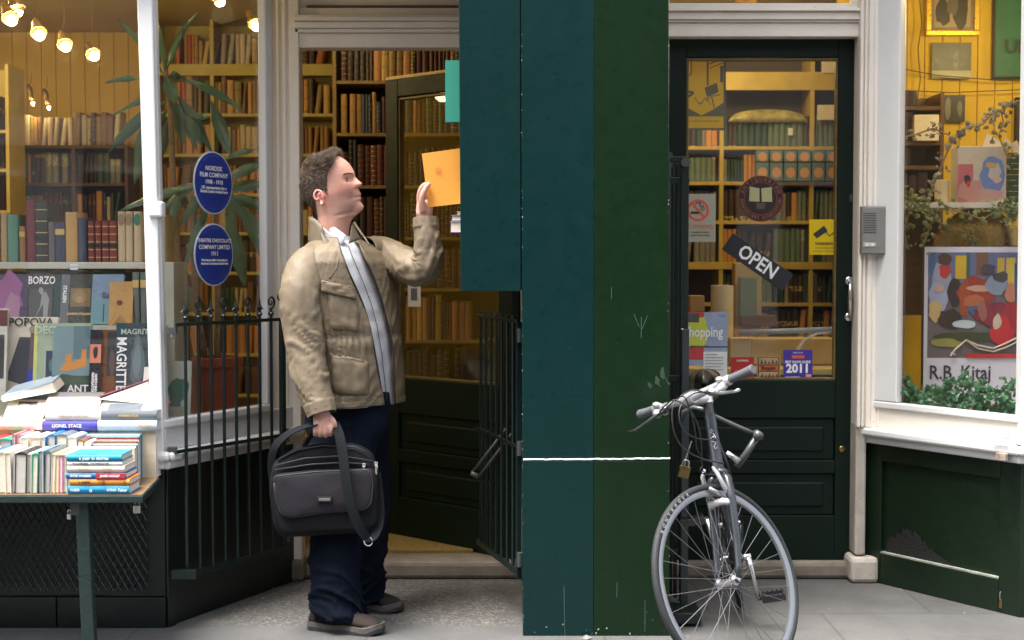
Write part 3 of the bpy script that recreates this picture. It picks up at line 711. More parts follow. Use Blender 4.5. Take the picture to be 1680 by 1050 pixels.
SP = {
 'brown leather': leather('spine_brown', (.045,.017,.008)), 'dark red': leather('spine_dark_red', (.075,.011,.008)), 'tan cloth': leather('spine_tan', (.30,.16,.05), (.1,.05,.02), 3),
 'ochre cloth': leather('spine_ochre', (.42,.24,.06), (.15,.08,.02), 2), 'cream paper': leather('spine_cream', (.55,.45,.28), (.2,.1,.05), 2), 'dark green': leather('spine_green', (.02,.05,.025)),
 'navy cloth': leather('spine_navy', (.014,.02,.05)), 'black': leather('spine_black', (.012,.01,.01)), 'orange': leather('spine_orange', (.45,.14,.03), (.1,.04,.02), 2),
 'maroon': leather('spine_maroon', (.035,.008,.011)), 'grey cloth': leather('spine_grey', (.16,.15,.13), (.4,.35,.25), 3), 'sage green': leather('spine_sage', (.14,.2,.13), (.4,.35,.2), 3),
}
PAGE_TAN = mat('aged_page_edges', (.45,.34,.2), .85, .1, 40, .2, 150)
def book_geo(mb, x0, x1, yf, depth, z0, h, lean=0.0, rnd_sp=True):
    """closed book standing on a shelf, rounded spine to the front; lean = x shift at the top"""
    w_ = x1 - x0; r_ = min(.008, w_*.35)
    def prof(y_in, z): 
        dx = lean * (z - z0) / h
        if y_in: return None
        return [(x0+w_*.5-w_*.5*math.cos(math.pi*k/8)+dx, yf+r_*(1-math.sin(math.pi*k/8)), z) for k in range(9)] + [(x1+dx, yf+depth, z), (x0+dx, yf+depth, z)]
    mb.mi = 0; mb.smooth = True; mb.loft([prof(0,z0), prof(0,z0+h)], cap=False); mb.smooth = False; mb.add(prof(0,z0+h), [tuple(range(11))])
    mb.mi = 1; e = min(.002, w_*.15); dx = lean
    mb.add([(x0+e+dx,yf+r_+.002,z0+h+.0006),(x1-e+dx,yf+r_+.002,z0+h+.0006),(x1-e+dx,yf+depth-.004,z0+h+.0006),(x0+e+dx,yf+depth-.004,z0+h+.0006)], [(0,1,2,3)])
    mb.mi = 0
STUFF = {k: MB() for k in SP}
book_n = 0
def row(desc, px0, px1, pys, Y, pal, hrel=(.66,.96), t=(.014,.046), single=True, grp=None, gap=.12, seed=1, depth=.14, pyt=None, lean_p=.07):
    """books between two pixel columns, standing on the shelf whose top shows at row pys; pyt = row of the shelf above"""
    global book_n
    rr = random.Random(seed); x = X(px0, Y); xe = X(px1, Y); z0 = P(px0, pys, Y).z; H = P(px0, pyt, Y).z - z0
    i = 0; run = 0; kind = None; hh = .8
    while x < xe - .012:
        if run <= 0:
            kind = rr.choice(pal); run = rr.choice((1,1,2,3,5)); hh = rr.uniform(*hrel); tt = rr.uniform(*t)
        run -= 1
        w_ = tt * rr.uniform(.92,1.08); h = H * hh * rr.uniform(.985,1.015)
        if x + w_ > xe: break
        if rr.random() < gap*.25: x += rr.uniform(.008,.03)
        ln = rr.uniform(.01,.03) if rr.random() < lean_p else 0
        if single:
            mb = MB(); yf = Y + rr.uniform(.0,.015); book_geo(mb, x, x+w_, yf, depth, z0+.0008, h, ln)
            o = build('book', mb, [SP[kind], PAGE_TAN], at=((x+x+w_)/2, yf, z0))
            o['label'] = f'{kind} book, {ORD[i] if i < 40 else "last"} from the left {desc}'; o['category'] = 'book'; o['group'] = grp or ('books ' + desc)
            book_n += 1
        else: book_geo(STUFF[kind], x, x+w_, Y+rr.uniform(0,.015), depth, z0+.0008, h, ln)
        x += w_ + ln*1.0 + .0008; i += 1
OLD = ['brown leather','dark red','maroon','black','brown leather','dark green','navy cloth']
WARM = ['tan cloth','ochre cloth','cream paper','orange','brown leather','tan cloth','ochre cloth']
MIX = OLD + WARM + ['grey cloth','sage green']
def bookcase(label, px0, px1, Y, pys, m, pz_top, pz_bot, ups=(), thick=.02, depth=.26, fascia=(), back=None):
    """pys: rows of shelf tops; ups: extra upright columns"""
    x0, x1 = X(px0,Y), X(px1,Y); zt, zb = Z(pz_top,Y), max(.08, Z(pz_bot,Y))
    t = thing('bookcase', label, 'bookcase', ((x0+x1)/2, Y, zb))
    build('side_panel', MB().box((x0-.02,Y,zb),(x0,Y+depth,zt)), m, t, bevel=.002)
    build('side_panel', MB().box((x1,Y,zb),(x1+.02,Y+depth,zt)), m, t, bevel=.002)
    for u in ups: xx = X(u,Y); build('upright', MB().box((xx-.012,Y+.001,zb),(xx+.012,Y+depth-.001,zt-.001)), m, t, bevel=.002)
    build('back_panel', MB().box((x0,Y+depth-.012,zb),(x1,Y+depth+.002,zt)), back or m, t)
    for p in pys: z = P(px0,p,Y).z; build('shelf', MB().box((x0,Y+.002,z-thick),(x1,Y+depth-.013,z)), m, t, bevel=.002)
    for (a,b) in fascia: build('fascia', MB().box((x0,Y-.004,Z(b,Y)),(x1,Y+.018,Z(a,Y)-.0)), m, t, bevel=.002)
    return t
# A: seen through the open doorway
YA = 2.42; SA = [132,218,304,389,473,558,643,728]
shaded_back = mat('shaded_backboard', (.025,.012,.007), .7, .3, 4, .1, 30)
bookcase('tall bookcase of leather volumes facing the open doorway', 553, 860, YA, SA, mat('shaded_shelf', (.22,.14,.04), .55, .15, 5, .1, 40), 30, 890, thick=.018, back=shaded_back)  # doorway shade put into the darker shelf and back colours
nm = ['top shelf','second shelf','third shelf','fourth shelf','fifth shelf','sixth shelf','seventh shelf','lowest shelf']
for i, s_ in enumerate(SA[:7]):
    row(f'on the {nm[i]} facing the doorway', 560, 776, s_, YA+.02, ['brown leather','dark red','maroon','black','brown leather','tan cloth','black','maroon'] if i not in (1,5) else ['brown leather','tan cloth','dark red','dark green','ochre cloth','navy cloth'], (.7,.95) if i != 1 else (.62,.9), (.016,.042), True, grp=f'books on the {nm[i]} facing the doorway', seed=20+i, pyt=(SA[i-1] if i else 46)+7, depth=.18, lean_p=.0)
# B: long pale case behind the narrow side window and the doorway's left edge
YB = 3.55; SB = [105,186,252,317,381,446,513,580,647,714]
bookcase('long pale yellow bookcase behind the potted plant', 258, 547, YB, SB, shelf_wood, 15, 900, ups=(350,440), fascia=((105,124),), thick=.02)
for i, s_ in enumerate(SB[:9]):
    big = i in (0,1,2)
    row(f'on the {ORD[i]} shelf of the long pale bookcase', 292 if i < 3 else 262, 546, s_, YB+.02, WARM if i < 5 else MIX, (.62,.88), (.02,.05), i < 2, grp=f'books on the {ORD[i]} shelf of the long pale bookcase', seed=40+i, pyt=(SB[i-1]+6 if i else 48), depth=.18, lean_p=.12)
# C: brown case behind the left window
YC = 3.3; SC = [238,300,362,424,486,548,610]
bookcase('dark brown bookcase with books along its top in left window', 36, 206, YC, SC, brown_wood, 240, 800, ups=(122,), thick=.02)
row('along the top of the brown bookcase', 42, 204, 239, YC+.03, WARM+['cream paper','brown leather'], (.72,.97), (.016,.04), True, grp='books along the top of the brown bookcase', seed=61, pyt=180, lean_p=.15)
for i, s_ in enumerate(SC[1:]): 
    row(f'on the {ORD[i]} shelf inside the brown bookcase', 40, 118, s_, YC+.04, MIX, (.7,.9), (.018,.04), False, seed=62+i, pyt=SC[i]+8); row('', 127, 203, s_, YC+.04, MIX, (.7,.9), (.018,.04), False, seed=72+i, pyt=SC[i]+8)
bookcase('yellow bookcase at the far left edge of the window', -90, 12, 2.6, [213,277,345,412], shelf_wood, 105, 800, thick=.018)
for i, (a,b) in enumerate(((213,150),(277,218),(345,284),(412,350))): row('', -85, 10, a, 2.63, MIX, (.7,.95), (.02,.04), False, seed=80+i, pyt=b)
# D: behind the right-hand door
YE = 2.75; SE = [120,240,298,362,432,497,560,640]
bookcase('crowded yellow bookcase behind the closed glazed door', 1118, 1398, YE, SE, mat('mustard_shelf', (.5,.36,.07), .55, .15, 5, .1, 40), 60, 900, ups=(1183,1331), fascia=((118,148),(430,442)), back=mat('dark_olive_back', (.08,.06,.03), .7, .2, 3))
for i, (s_, t_, a, b) in enumerate(((240,182,1186,1396),(298,247,1122,1180),(362,305,1122,1180),(362,305,1186,1328),(298,250,1186,1328),(432,370,1122,1180),(432,370,1335,1396),(432,370,1186,1328),(497,445,1186,1328),(560,503,1335,1396),(560,503,1186,1328),(497,443,1335,1396),(560,503,1122,1180),(240,182,1122,1180),(362,305,1335,1396))):
    pal = ['sage green','ochre cloth','dark green','brown leather','grey cloth'] if i != 0 else ['dark green','brown leather','sage green']
    row(f'behind the closed door, rows {i}', a, b, s_, YE+.02, pal, (.75,.93), (.018,.035), False, seed=90+i, pyt=t_)
# E: low brown shelf unit in the right window
bookcase('small brown shelf unit behind the right window', 1440, 1540, 1.95, [174,232,272,338], brown_wood, 152, 520, thick=.02)
row('', 1480, 1504, 174, 1.97, ['maroon'], (.9,.95), (.05,.07), False, seed=120, pyt=148)
row('', 1480, 1502, 232, 1.97, ['maroon','black'], (.85,.95), (.05,.06), False, seed=121, pyt=178)
row('', 1476, 1506, 272, 1.97, ['maroon','black'], (.85,.95), (.05,.06), False, seed=122, pyt=240)
row('', 1476, 1538, 338, 1.97, ['maroon','black','brown leather'], (.85,.95), (.03,.06), False, seed=123, pyt=278)
root_stuff = tag(build('packed_books', STUFF['brown leather'], [SP['brown leather'], PAGE_TAN]), 'many small packed books filling the farther shelves inside the shop', 'books', kind='stuff')
for k, mb in STUFF.items():
    if k != 'brown leather' and mb.v: build('spines', mb, [SP[k], PAGE_TAN], root_stuff)

# ============================================================ books in the left window
def col_m(n, c, r=.45): return mat(n, c, r, .12, 8, .1, 60)
def win_spines(desc, zpy, Y, items):
    for i, (x0, x1, yt, c, nm_, extra) in enumerate(items):
        z0 = P(x0, zpy, Y).z; h = P(x0, yt, Y).z - z0; xx0, xx1 = X(x0,Y)+.0006, X(x1,Y)-.0006
        t = thing('book', f'{nm_} book standing {desc}', 'book', ((xx0+xx1)/2, Y, z0), 'books standing ' + desc)
        mb = MB(); book_geo(mb, xx0, xx1, Y, .15, z0+.0005, h); mb.mi = 0
        build('cover', mb, [col_m('cloth_' + nm_.split(' with')[0].replace(' ','_'), c), PAGE_TAN], t)
        if extra == 'bands':
            mb = MB()
            for k in range(5): zz = z0 + h*(.1+.19*k); mb.box((xx0+.002,Y-.0015,zz),(xx1-.002,Y+.004,zz+.004))
            build('gilt_bands', mb, ink_gold, t)
            mb = MB(); mb.box((xx0+.0015,Y-.0012,z0+h*.36),(xx1-.0015,Y+.004,z0+h*.44)); build('title_label', mb, col_m('label_black', (.01,.01,.015)), t)
        if extra == 'circle':
            mb = MB(); mb.prism([(((xx0+xx1)/2+math.cos(a)*(xx1-xx0)*.42), Y-.001, z0+h*.84+math.sin(a)*.025) for a in [2*math.pi*k/16 for k in range(16)]], (0,.004,0)); build('title_label', mb, col_m('label_green', (.05,.2,.13)) if 'green oval' in nm_ else col_m('label_tan', (.3,.22,.12)), t)
        if extra == 'label':
            mb = MB(); mb.box((xx0+.002,Y-.0012,z0+h*.7),(xx1-.002,Y+.004,z0+h*.85)); build('title_label', mb, ink_gold, t)
YW = .50
shelf = thing('display_shelf', 'pale cream display shelf holding a row of old books in the left window', 'shelf', (-1.9,YW,Z(440,YW)))
mb = MB(); mb.box((X(-60,YW),YW-.02,Z(441,YW)),(X(270,YW),YW+.22,P(0,430,YW-.02).z-.0)); build('board', mb, cream, shelf, bevel=.003)
mb = MB(); mb.box((X(271,YW),YW-.02,.73),(X(287,YW),YW+.22,P(0,430,YW-.02).z-.0)); build('side_panel', mb, cream, shelf, bevel=.003)
mb = MB(); mb.box((X(-60,YW),YW+.222,.73),(X(287,YW),YW+.235,1.38)); build('back_panel', mb, mat('backing_board', (.2,.19,.14), .7), shelf)
win_spines('on the cream display shelf', 429.6, YW, [
 (-28,-14,352,(.3,.2,.1),'old tan','') , (-13,0,350,(.4,.28,.15),'pale tan',''), (1,12,350,(.42,.3,.16),'light tan',''), (12,30,352,(.13,.27,.2),'teal green',''), (31,42,371,(.3,.17,.08),'short brown','label'),
 (42,58,329,(.14,.02,.03),'tall maroon',''), (58,79,331,(.02,.025,.025),'black gilt with bands','bands'), (79,90,364,(.12,.1,.09),'grey brown',''), (90,107,366,(.03,.04,.08),'navy','label'),
 (107,127,348,(.5,.28,.08),'amber',''), (128,143,358,(.025,.035,.06),'dark navy',''), (144,155,363,(.2,.03,.02),'first red gilt-banded','bands'), (156,166,363,(.2,.03,.02),'second red gilt-banded','bands'),
 (167,179,363,(.2,.03,.02),'third red gilt-banded','bands'), (179,192,363,(.2,.03,.02),'fourth red gilt-banded','bands'), (193,206,347,(.55,.42,.25),'cream with first tan oval','circle'), (206,218,347,(.55,.42,.25),'cream with second tan oval','circle'),
 (219,232,347,(.55,.45,.28),'cream with green oval','circle'), (264,272,352,(.5,.38,.2),'narrow cream','')])
def art(t, verts2, m, o, ux, uz, n, d, name='cover_picture'):
    mb = MB(); mb.add([o + ux*a + uz*b + n*d for a, b in verts2], [tuple(range(len(verts2)))]); return build(name, mb, m, t)
def cover_book(label, px0, px1, pyt, pyb, Y, c, arts=(), txt=(), spine=0, spc=None, thick=.022, tilt=.04, grp='art books facing out in the left window', cat='book'):
    """book standing with its front cover to the street, leaning back slightly. arts: (poly in 0..1 cover space, colour). txt: (string, u, v, size, colour, rot90)"""
    a, b = P(px0, pyb, Y), P(px1, pyb, Y); h = P(px0, pyt, Y+tilt).z - a.z; wd = b.x - a.x
    t = thing('book' if cat == 'book' else cat, label, cat, ((a.x+b.x)/2, Y, a.z), grp)
    ux = Vector((1,0,0)); uz = Vector((0,tilt,h)).normalized(); n = ux.cross(uz); H = Vector((0,tilt,h)).length
    o = Vector((a.x, Y, a.z))
    mb = MB(); mb.fr(o, ux, uz, n, (0,0,-.002), (wd,H,0)); mb.fr(o, ux, uz, n, (0,0,-thick), (wd,H,-thick+.002)); mb.fr(o, ux, uz, n, (0,0,-thick+.002), (.002,H,-.002))
    build('cover', mb, col_m('cover_' + label.split()[0] + '_' + str(int(px0)), c, .3), t)
    mb = MB(); mb.fr(o, ux, uz, n, (.003,.003,-thick+.003), (wd-.004,H-.004,-.003)); build('pages', mb, page, t)
    if spine:
        mb = MB(); mb.fr(o, ux, uz, n, (.0,.0,.0002), (spine*wd,H,.0006)); build('spine_strip', mb, col_m('spine_' + str(int(px0)) + str(int(pyt)), spc, .3), t)
    for i, (poly, cc) in enumerate(arts):
        art(t, [(p[0]*wd, p[1]*H) for p in poly], col_m('art_%d_%d_%d' % (int(cc[0]*99), int(cc[1]*99), int(cc[2]*99)), cc, .35), o, ux, uz, n, .0009 + .0003*i)
    for q in txt:
        s_, u, v, sz, tm, rot = q[:6]; bx = q[6] if len(q) > 6 else 1
        c_ = o + ux*(u*wd) + uz*(v*H) + n*.003
        if rot: text(s_, sz, c_, -uz, ux, tm, parent=t, bold=.0008, sx=bx)
        else: text(s_, sz, c_, ux, uz, tm, parent=t, bold=.0008, sx=bx)
    return t
def rect(a,b,c,d): return [(a,b),(c,b),(c,d),(a,d)]
def blob(cx,cy,rx,ry,n=12,s=0,j=.25):
    q = random.Random(s); return [(cx+math.cos(2*math.pi*i/n)*rx*q.uniform(1-j,1+j), cy+math.sin(2*math.pi*i/n)*ry*q.uniform(1-j,1+j)) for i in range(n)]
Y1, Y2 = .44, .30
# lower step
stp = thing('display_step', 'low cream step under the art books in the left window', 'shelf', (-1.9,.44,.73))
mb = MB(); mb.box((X(-60,.42),.40,.722),(X(268,.42),.495,Z(534,.42))); build('board', mb, cream, stp)
cover_book('purple and grey art book behind the white magazine, far left', -40, 43, 450, 532, Y1, (.10,.08,.12), [(blob(.6,.6,.3,.45,12,1), (.3,.12,.25)), (blob(.25,.3,.2,.3,10,2), (.14,.16,.3)),(blob(.72,.35,.16,.3,9,3),(.35,.2,.28))])
cover_book('dark grey art book showing a pale statue', 43.5, 85, 449, 532, Y1, (.05,.05,.05), [(rect(.05,.02,.98,.7), (.07,.07,.075)), ([(.25,.05),(.5,.35),(.55,.6),(.7,.65),(.85,.5),(.8,.1),(.65,.1),(.62,.4),(.4,.2)], (.26,.27,.26)), (blob(.52,.66,.1,.07,9,4),(.3,.3,.28))], [('BORZO', .53, .86, .045, ink_white, 0, .72)])
cover_book('dark teal book in the left window', 86, 97, 450, 532, Y1, (.02,.05,.055))
cover_book('dark book lettered down its grey spine', 97.5, 148, 450, 532, Y1, (.045,.05,.04), [(rect(0,.0,.27,1), (.12,.13,.14)), (rect(.32,.35,.97,.72), (.2,.13,.06)), (blob(.6,.55,.22,.14,12,6),(.28,.18,.07)), (blob(.6,.5,.12,.07,10,7),(.35,.26,.12))], [('ITALIEN', .13, .6, .02, ink_white, 1), ('NORTH ITALIAN', .63, .2, .013, ink_gold, 0)])
cover_book('light blue paperback in the left window', 148.5, 200, 450, 532, Y1, (.2,.28,.38), [(rect(0,.0,1,.5), (.16,.3,.34)), (rect(.38,.05,.42,.4),(.04,.06,.08))], [('Bau', .52, .58, .032, mat('dark_grey_ink', (.1,.11,.13), .6), 0)])
cover_book('tan cloth book printed with brown sun rays', 177, 216, 462, 548, .40, (.46,.26,.09), [([(.5+.05*math.cos(a)-.0,.35+.02*math.sin(a)), (.5+.55*math.cos(a-.07),.0+.45*max(0,math.sin(a))*0+max(0,.02)), (.5+.55*math.cos(a+.07),.02)], (.10,.045,.02)) for a in [math.pi*k/7 for k in range(0,8)]] + [(blob(.45,.6,.13,.05,9,8),(.12,.05,.02))])
win_spines('beside the tan sun-ray book', 530, .43, [(216,228,447,(.13,.16,.14),'grey green','label'),(229,243,447,(.12,.14,.12),'darker grey green','label')])
# front row
cover_book('white magazine at the far left of the window', -30, 9, 506, 650, .26, (.5,.48,.42), [(rect(0,.8,1,.98), (.12,.04,.04)), (rect(0,.2,.9,.7),(.03,.03,.04))])
cover_book('cream exhibition book with geometric figure on its cover', 8.5, 92, 520, 652, Y2, (.55,.5,.4), [([(0,.22),(.25,.75),(.95,.74),(.95,.25),(.6,.1)], (.03,.035,.05)), (rect(.48,.3,.92,.76), (.14,.03,.025)), ([(.42,.2),(.6,.2),(.62,.8),(.47,.8)], (.10,.06,.09)), ([(.38,.1),(.7,.1),(.62,.35),(.44,.35)], (.02,.05,.35)), ([(.42,.0),(.48,.0),(.48,.12),(.42,.12)],(.02,.02,.03)),([(.58,.0),(.64,.0),(.64,.12),(.58,.12)],(.02,.02,.03)), (blob(.5,.84,.07,.05,9,9),(.3,.22,.18))], [('POPOVA', .47, .93, .046, ink_black, 0, 1.0)])
cover_book('pale green art book with a yellow spine', 53, 146, 530, 650, .26, (.27,.34,.23), [(rect(.19,.2,.5,.68), (.32,.38,.3)), (rect(.22,.25,.44,.62), (.02,.025,.06)), (blob(.33,.42,.06,.1,9,10),(.06,.14,.12))], [('DEGAS', .3, .9, .042, mat('pale_ink', (.4,.48,.4), .6), 0)], spine=.06, spc=(.5,.5,.12))
cover_book('blue grey anthology with an orange shape on its cover', 84, 146, 535, 655, .235, (.13,.23,.26), [(rect(0,.32,1,.98), (.14,.22,.24)), (rect(.55,.55,.98,1.0), (.08,.14,.16)), ([(.2,.4),(.35,.52),(.35,.6),(.5,.63),(.52,.5),(.75,.55),(.78,.68),(.9,.68),(.9,.45),(.4,.38)], (.5,.2,.03)), (rect(.0,.0,1,.32), (.02,.035,.03)), (blob(.35,.26,.3,.08,14,11),(.03,.06,.03)), (blob(.7,.24,.3,.07,14,12),(.035,.07,.035))], [('ANTH', .8, .14, .04, ink_white, 0), ('C', .86, .04, .03, ink_white, 0)], spine=.07, spc=(.25,.45,.6))
cover_book('narrow black book with a coral picture on its spine', 145, 164, 541, 650, .225, (.012,.012,.02), [(rect(.02,.5,.98,.78), (.6,.22,.12)), (blob(.5,.66,.22,.1,10,13),(.02,.02,.03))], [('NAVIGATOR', .35, .2, .014, ink_white, 1), ('NORTH END', .62, .2, .012, ink_white, 1)], thick=.03)
cover_book('brown book behind the coral spine', 164, 190, 541, 650, .24, (.16,.06,.02), [(rect(.35,.3,.98,.97), (.03,.025,.03)), (blob(.7,.5,.2,.2,10,14),(.1,.06,.05))], thick=.03)
cover_book('dark teal art book lettered down the spine, tilted beside the mullion', 188, 243, 530, 652, .23, (.04,.06,.07), [(rect(0,0,.33,1), (.012,.055,.07)), (blob(.65,.45,.2,.35,14,15), (.09,.13,.14)), (blob(.65,.5,.12,.22,12,16),(.14,.2,.21)), (rect(.36,.02,.98,.18),(.07,.1,.1))], [('MAGRITTE', .17, .45, .055, ink_white, 1, .82), ('MAGRITTE', .68, .88, .03, mat('pale_ink', (.4,.48,.4), .6), 0)])
cover_book('small white leaflet leaning beside the mullion', 233, 246, 602, 640, .20, (.6,.6,.55), thick=.004, cat='leaflet')
cover_book('grey botanical poster leaning by the terracotta pot', 266, 312, 592, 686, .42, (.36,.38,.33), [(blob(.55,.5,.35,.22,14,17), (.04,.12,.09)), (blob(.45,.3,.2,.14,12,18),(.06,.1,.1)), (rect(.1,.04,.9,.2),(.24,.25,.2))], thick=.01, cat='poster')
tagc = MB(); p = P(121, 438, .46); tagc.box((p.x-.016,.462,p.z-.012),(p.x+.016,.466,p.z+.012)); tag(build('shelf_card', tagc, paper_white, at=p), 'tiny white price card fixed to the cream shelf edge', 'card')
text('NORTH', .009, p+Vector((0,.0,0)), UX, UZ, ink_black, parent=bpy.data.objects['shelf_card'])

# ============================================================ potted plant
plant = thing('potted_plant', 'tall leafy cane plant in a terracotta pot inside the narrow side window', 'plant', P(352,700,.9))
pc = P(350, 690, .86); pc.z = .73
terr = mat('terracotta', (.30,.065,.03), .7, .15, 5, .3, 60)
mb = MB(); mb.lathe(pc, (0,0,1), [(.0,0),(.085,0),(.115,.235),(.128,.236),(.131,.275),(.122,.277),(.114,.25),(.0,.245)], 32); build('pot', mb, terr, plant, smooth=False, auto=True)
bark = mat('cane_bark', (.30,.2,.10), .8, .3, 14, .6, 60, c2=(.16,.10,.05), stretch=(1,1,4))
leafm = mat('dark_leaf', (.05,.11,.055), .32, .35, 9, .15, 60, c2=(.10,.19,.09))
pr = random.Random(11)
def cane(pxs, Y):
    pts = [P(a,b,Y) for a,b in pxs]; mb = MB()
    mb.tube(pts, [.016*(1-.35*i/len(pts)) * (1+.0*pr.random()) for i in range(len(pts))], 8); build('stem', mb, bark, plant, smooth=True)
cane([(318,608),(308,560),(300,500),(292,420),(286,330),(282,250),(280,190),(274,130),(268,100)], .88)
cane([(335,608),(333,560),(322,500),(318,430),(316,350),(312,300)], .92)
cane([(358,608),(356,560),(358,500),(356,430),(350,360),(352,300)], .84)
mb = MB()
def leaf(base, d, L_, wd, droop, curl=.35, mbx=None):
    d = Vector(d).normalized(); n = 9; pos = Vector(base); ring = []; cur = d.copy()
    side = cur.cross(Vector((0,1,0))); side = side.normalized() if side.length > .05 else Vector((1,0,0))
    side = (side + Vector((pr.uniform(-.1,.1),pr.uniform(-.45,.45),pr.uniform(-.1,.1)))).normalized()
    L0 = []; 
    for i in range(n+1):
        f = i/n; wv = wd * (math.sin(math.pi*min(1,(f*.93+.07)))**.7) * (1-.15*f) * (.25+.75*min(1,f*3))
        nn = side.cross(cur).normalized()
        wob = math.sin(f*9+droop*7)*.006
        L0.append([pos - side*wv + nn*(curl*wv+wob), pos - side*wv*.45+nn*curl*.25*wv, pos, pos + side*wv*.45+nn*curl*.25*wv, pos + side*wv + nn*(curl*wv-wob)])
        cur = (cur + Vector((0,0,-droop*.22))).normalized(); pos = pos + cur*(L_/n)
    (mbx or mb).loft(L0, cap=False, closed=False)
def leafpx(b, tip, Y, wd=.03, sag=.06, dy=0):
    a, c = P(b[0],b[1],Y), P(tip[0],tip[1],Y+dy); v = c-a; L_ = v.length*1.03
    # aim so that droop ends near the tip
    leaf(a, v + Vector((0,pr.uniform(-.05,.05),L_*sag*2.2)), L_, wd, sag*2.4)
for b, tip, wd in (((270,125),(200,30),.014),((230,130),(168,132),.013),((275,165),(180,250),.026),((268,150),(186,190),.016),((272,120),(298,50),.012),((270,118),(262,40),.012),((270,110),(320,20),.012),((278,125),(300,125),.02),
    ((270,125),(288,170),.028),((275,150),(302,235),.030),((280,160),(320,245),.022),((285,150),(345,250),.024),((300,130),(398,178),.018),((290,125),(400,182),.012),((345,165),(380,255),.028),((300,185),(330,240),.022),
    ((310,190),(348,192),.018),((240,190),(218,300),.030),((275,180),(235,235),.028),((330,300),(265,350),.020),((320,305),(196,345),.020),((330,310),(262,318),.018),((350,300),(290,370),.022),((360,265),(420,240),.016),
    ((365,300),(432,262),.024),((370,310),(436,300),.028),((372,325),(438,345),.026),((380,330),(436,390),.026),((370,350),(400,468),.034),((376,300),(380,380),.022),((350,270),(310,310),.016),((345,330),(305,440),.02),((350,340),(302,320),.022),
    ((262,110),(240,100),.012),((278,190),(262,260),.02),((300,300),(275,395),.018),((388,330),(430,430),.02)):
    leafpx(b, tip, .86+pr.uniform(-.03,.10), wd*1.15, pr.uniform(.05,.16))
build('foliage', mb, leafm, plant, smooth=True)
mb = MB(); mb.lathe(pc+Vector((0,0,.251)), (0,0,1), [(.0,0),(.11,.001),(.11,.003),(0,.006)], 20); build('soil', mb, mat('soil', (.03,.02,.012), .95, .4, 40, .9, 120), plant)

# ============================================================ blue plaques on the side window
def disc_frame(W, px, py, rad, nfront):
    u, z = W.pt(px, py); c = W.a + W.u*u + Vector((0,0,z)) + W.n*nfront
    return c
def plaque(px, py, r_, label, lines, W=LS, side=1):
    c = disc_frame(W, px, py, r_, -.012)
    ux = W.u if W.u.x > 0 else -W.u
    n = W.n; t = thing('plaque', label, 'plaque', c, 'round blue plaques on the side window')
    def d(rr, z0, z1, m, nm_):
        mb = MB(); mb.prism([c + ux*math.cos(a)*rr + UZ*math.sin(a)*rr + n*z0 for a in [2*math.pi*k/48 for k in range(48)]], n*(z1-z0)); return build(nm_, mb, m, t)
    d(r_, 0, .004, mat('plaque_white', (.5,.53,.6), .4, .03), 'rim'); d(r_*.955, .0041, .0052, mat('plaque_blue', (.008,.033,.24), .35, .06, 3, .05), 'face')
    for s_, dy, sz in lines:
        text(s_, sz, c + UZ*dy*r_ + n*.0062, ux, UZ, ink_white, parent=t, bold=.0005)
    # ring lettering
    for k, ch in enumerate('ALL HALLOWED PLACES'):
        a = math.pi*(.86 - .72*k/18); q = c + (ux*math.cos(a) + UZ*math.sin(a))*r_*.86 + n*.0062
        if ch != ' ': text(ch, .010, q, (ux*math.sin(a) - UZ*math.cos(a)), (ux*math.cos(a) + UZ*math.sin(a)), mat('plaque_faint', (.2,.28,.5), .4), parent=t)
    for k, ch in enumerate('CECIL COURT LONDON'):
        a = math.pi*(1.16 + .68*k/17); q = c + (ux*math.cos(a) + UZ*math.sin(a))*r_*.86 + n*.0062
        if ch != ' ': text(ch, .009, q, (-ux*math.sin(a) + UZ*math.cos(a)), -(ux*math.cos(a) + UZ*math.sin(a)), mat('plaque_faint', (.2,.28,.5), .4), parent=t)
plaque(354, 300, .127, 'upper round blue plaque lettered in white on the glass', [('NORDISK',.45,.026),('FILM COMPANY',.24,.026),('1908 - 1910',.02,.024),('UK representative for a',-.16,.017),('Danish studio traded here',-.28,.017)])
plaque(354, 418, .127, 'lower round blue plaque lettered in white on the glass', [('THEATRE CHOCOLATE',.45,.0215),('COMPANY LIMITED',.24,.0235),('1911',.03,.025),('Merchants selling chocolate in',-.17,.014),('theatres & cinemas traded here',-.28,.014)])

# ============================================================ things on and behind the right door
YS = YD + .018
def translucent(name, c):
    m, t, b = principled(name); N = t.nodes; L = t.links
    d = N.new('ShaderNodeBsdfTranslucent'); d.inputs[0].default_value = tuple(c)+(1,); b.inputs['Base Color'].default_value = tuple(c)+(1,); b.inputs['Roughness'].default_value = .6
    ms = N.new('ShaderNodeMixShader'); ms.inputs[0].default_value = .6; L.new(b.outputs[0], ms.inputs[1]); L.new(d.outputs[0], ms.inputs[2]); L.new(ms.outputs[0], N['Material Output'].inputs[0]); return m
def sticker(name, label, cat, pxs, m, Y=YS, th=.001, grp=None):
    p = [P(a,b,Y) for a,b in pxs]; c = sum(p, Vector())/len(p)
    t = thing(name, label, cat, c, grp); mb = MB(); mb.prism(p, (0,th,0)); build('sheet', mb, m, t); return t, c
def patch(t, pxs, m, Y, name='printed_shape'):
    p = [P(a,b,Y) for a,b in pxs]; mb = MB(); mb.add(p, [tuple(range(len(p)))]); return build(name, mb, m, t)
def R4(a,b,c,d): return [(a,d),(c,d),(c,b),(a,b)]
def circ(cx,cy,r_,n=32): return [(cx+r_*math.cos(2*math.pi*k/n), cy-r_*math.sin(2*math.pi*k/n)) for k in range(n)]
def ptext(t, s_, px, py, size, m, Y, ux=UX, uz=UZ, **k): return text(s_, size, P(px,py,Y), ux, uz, m, parent=t, **k)
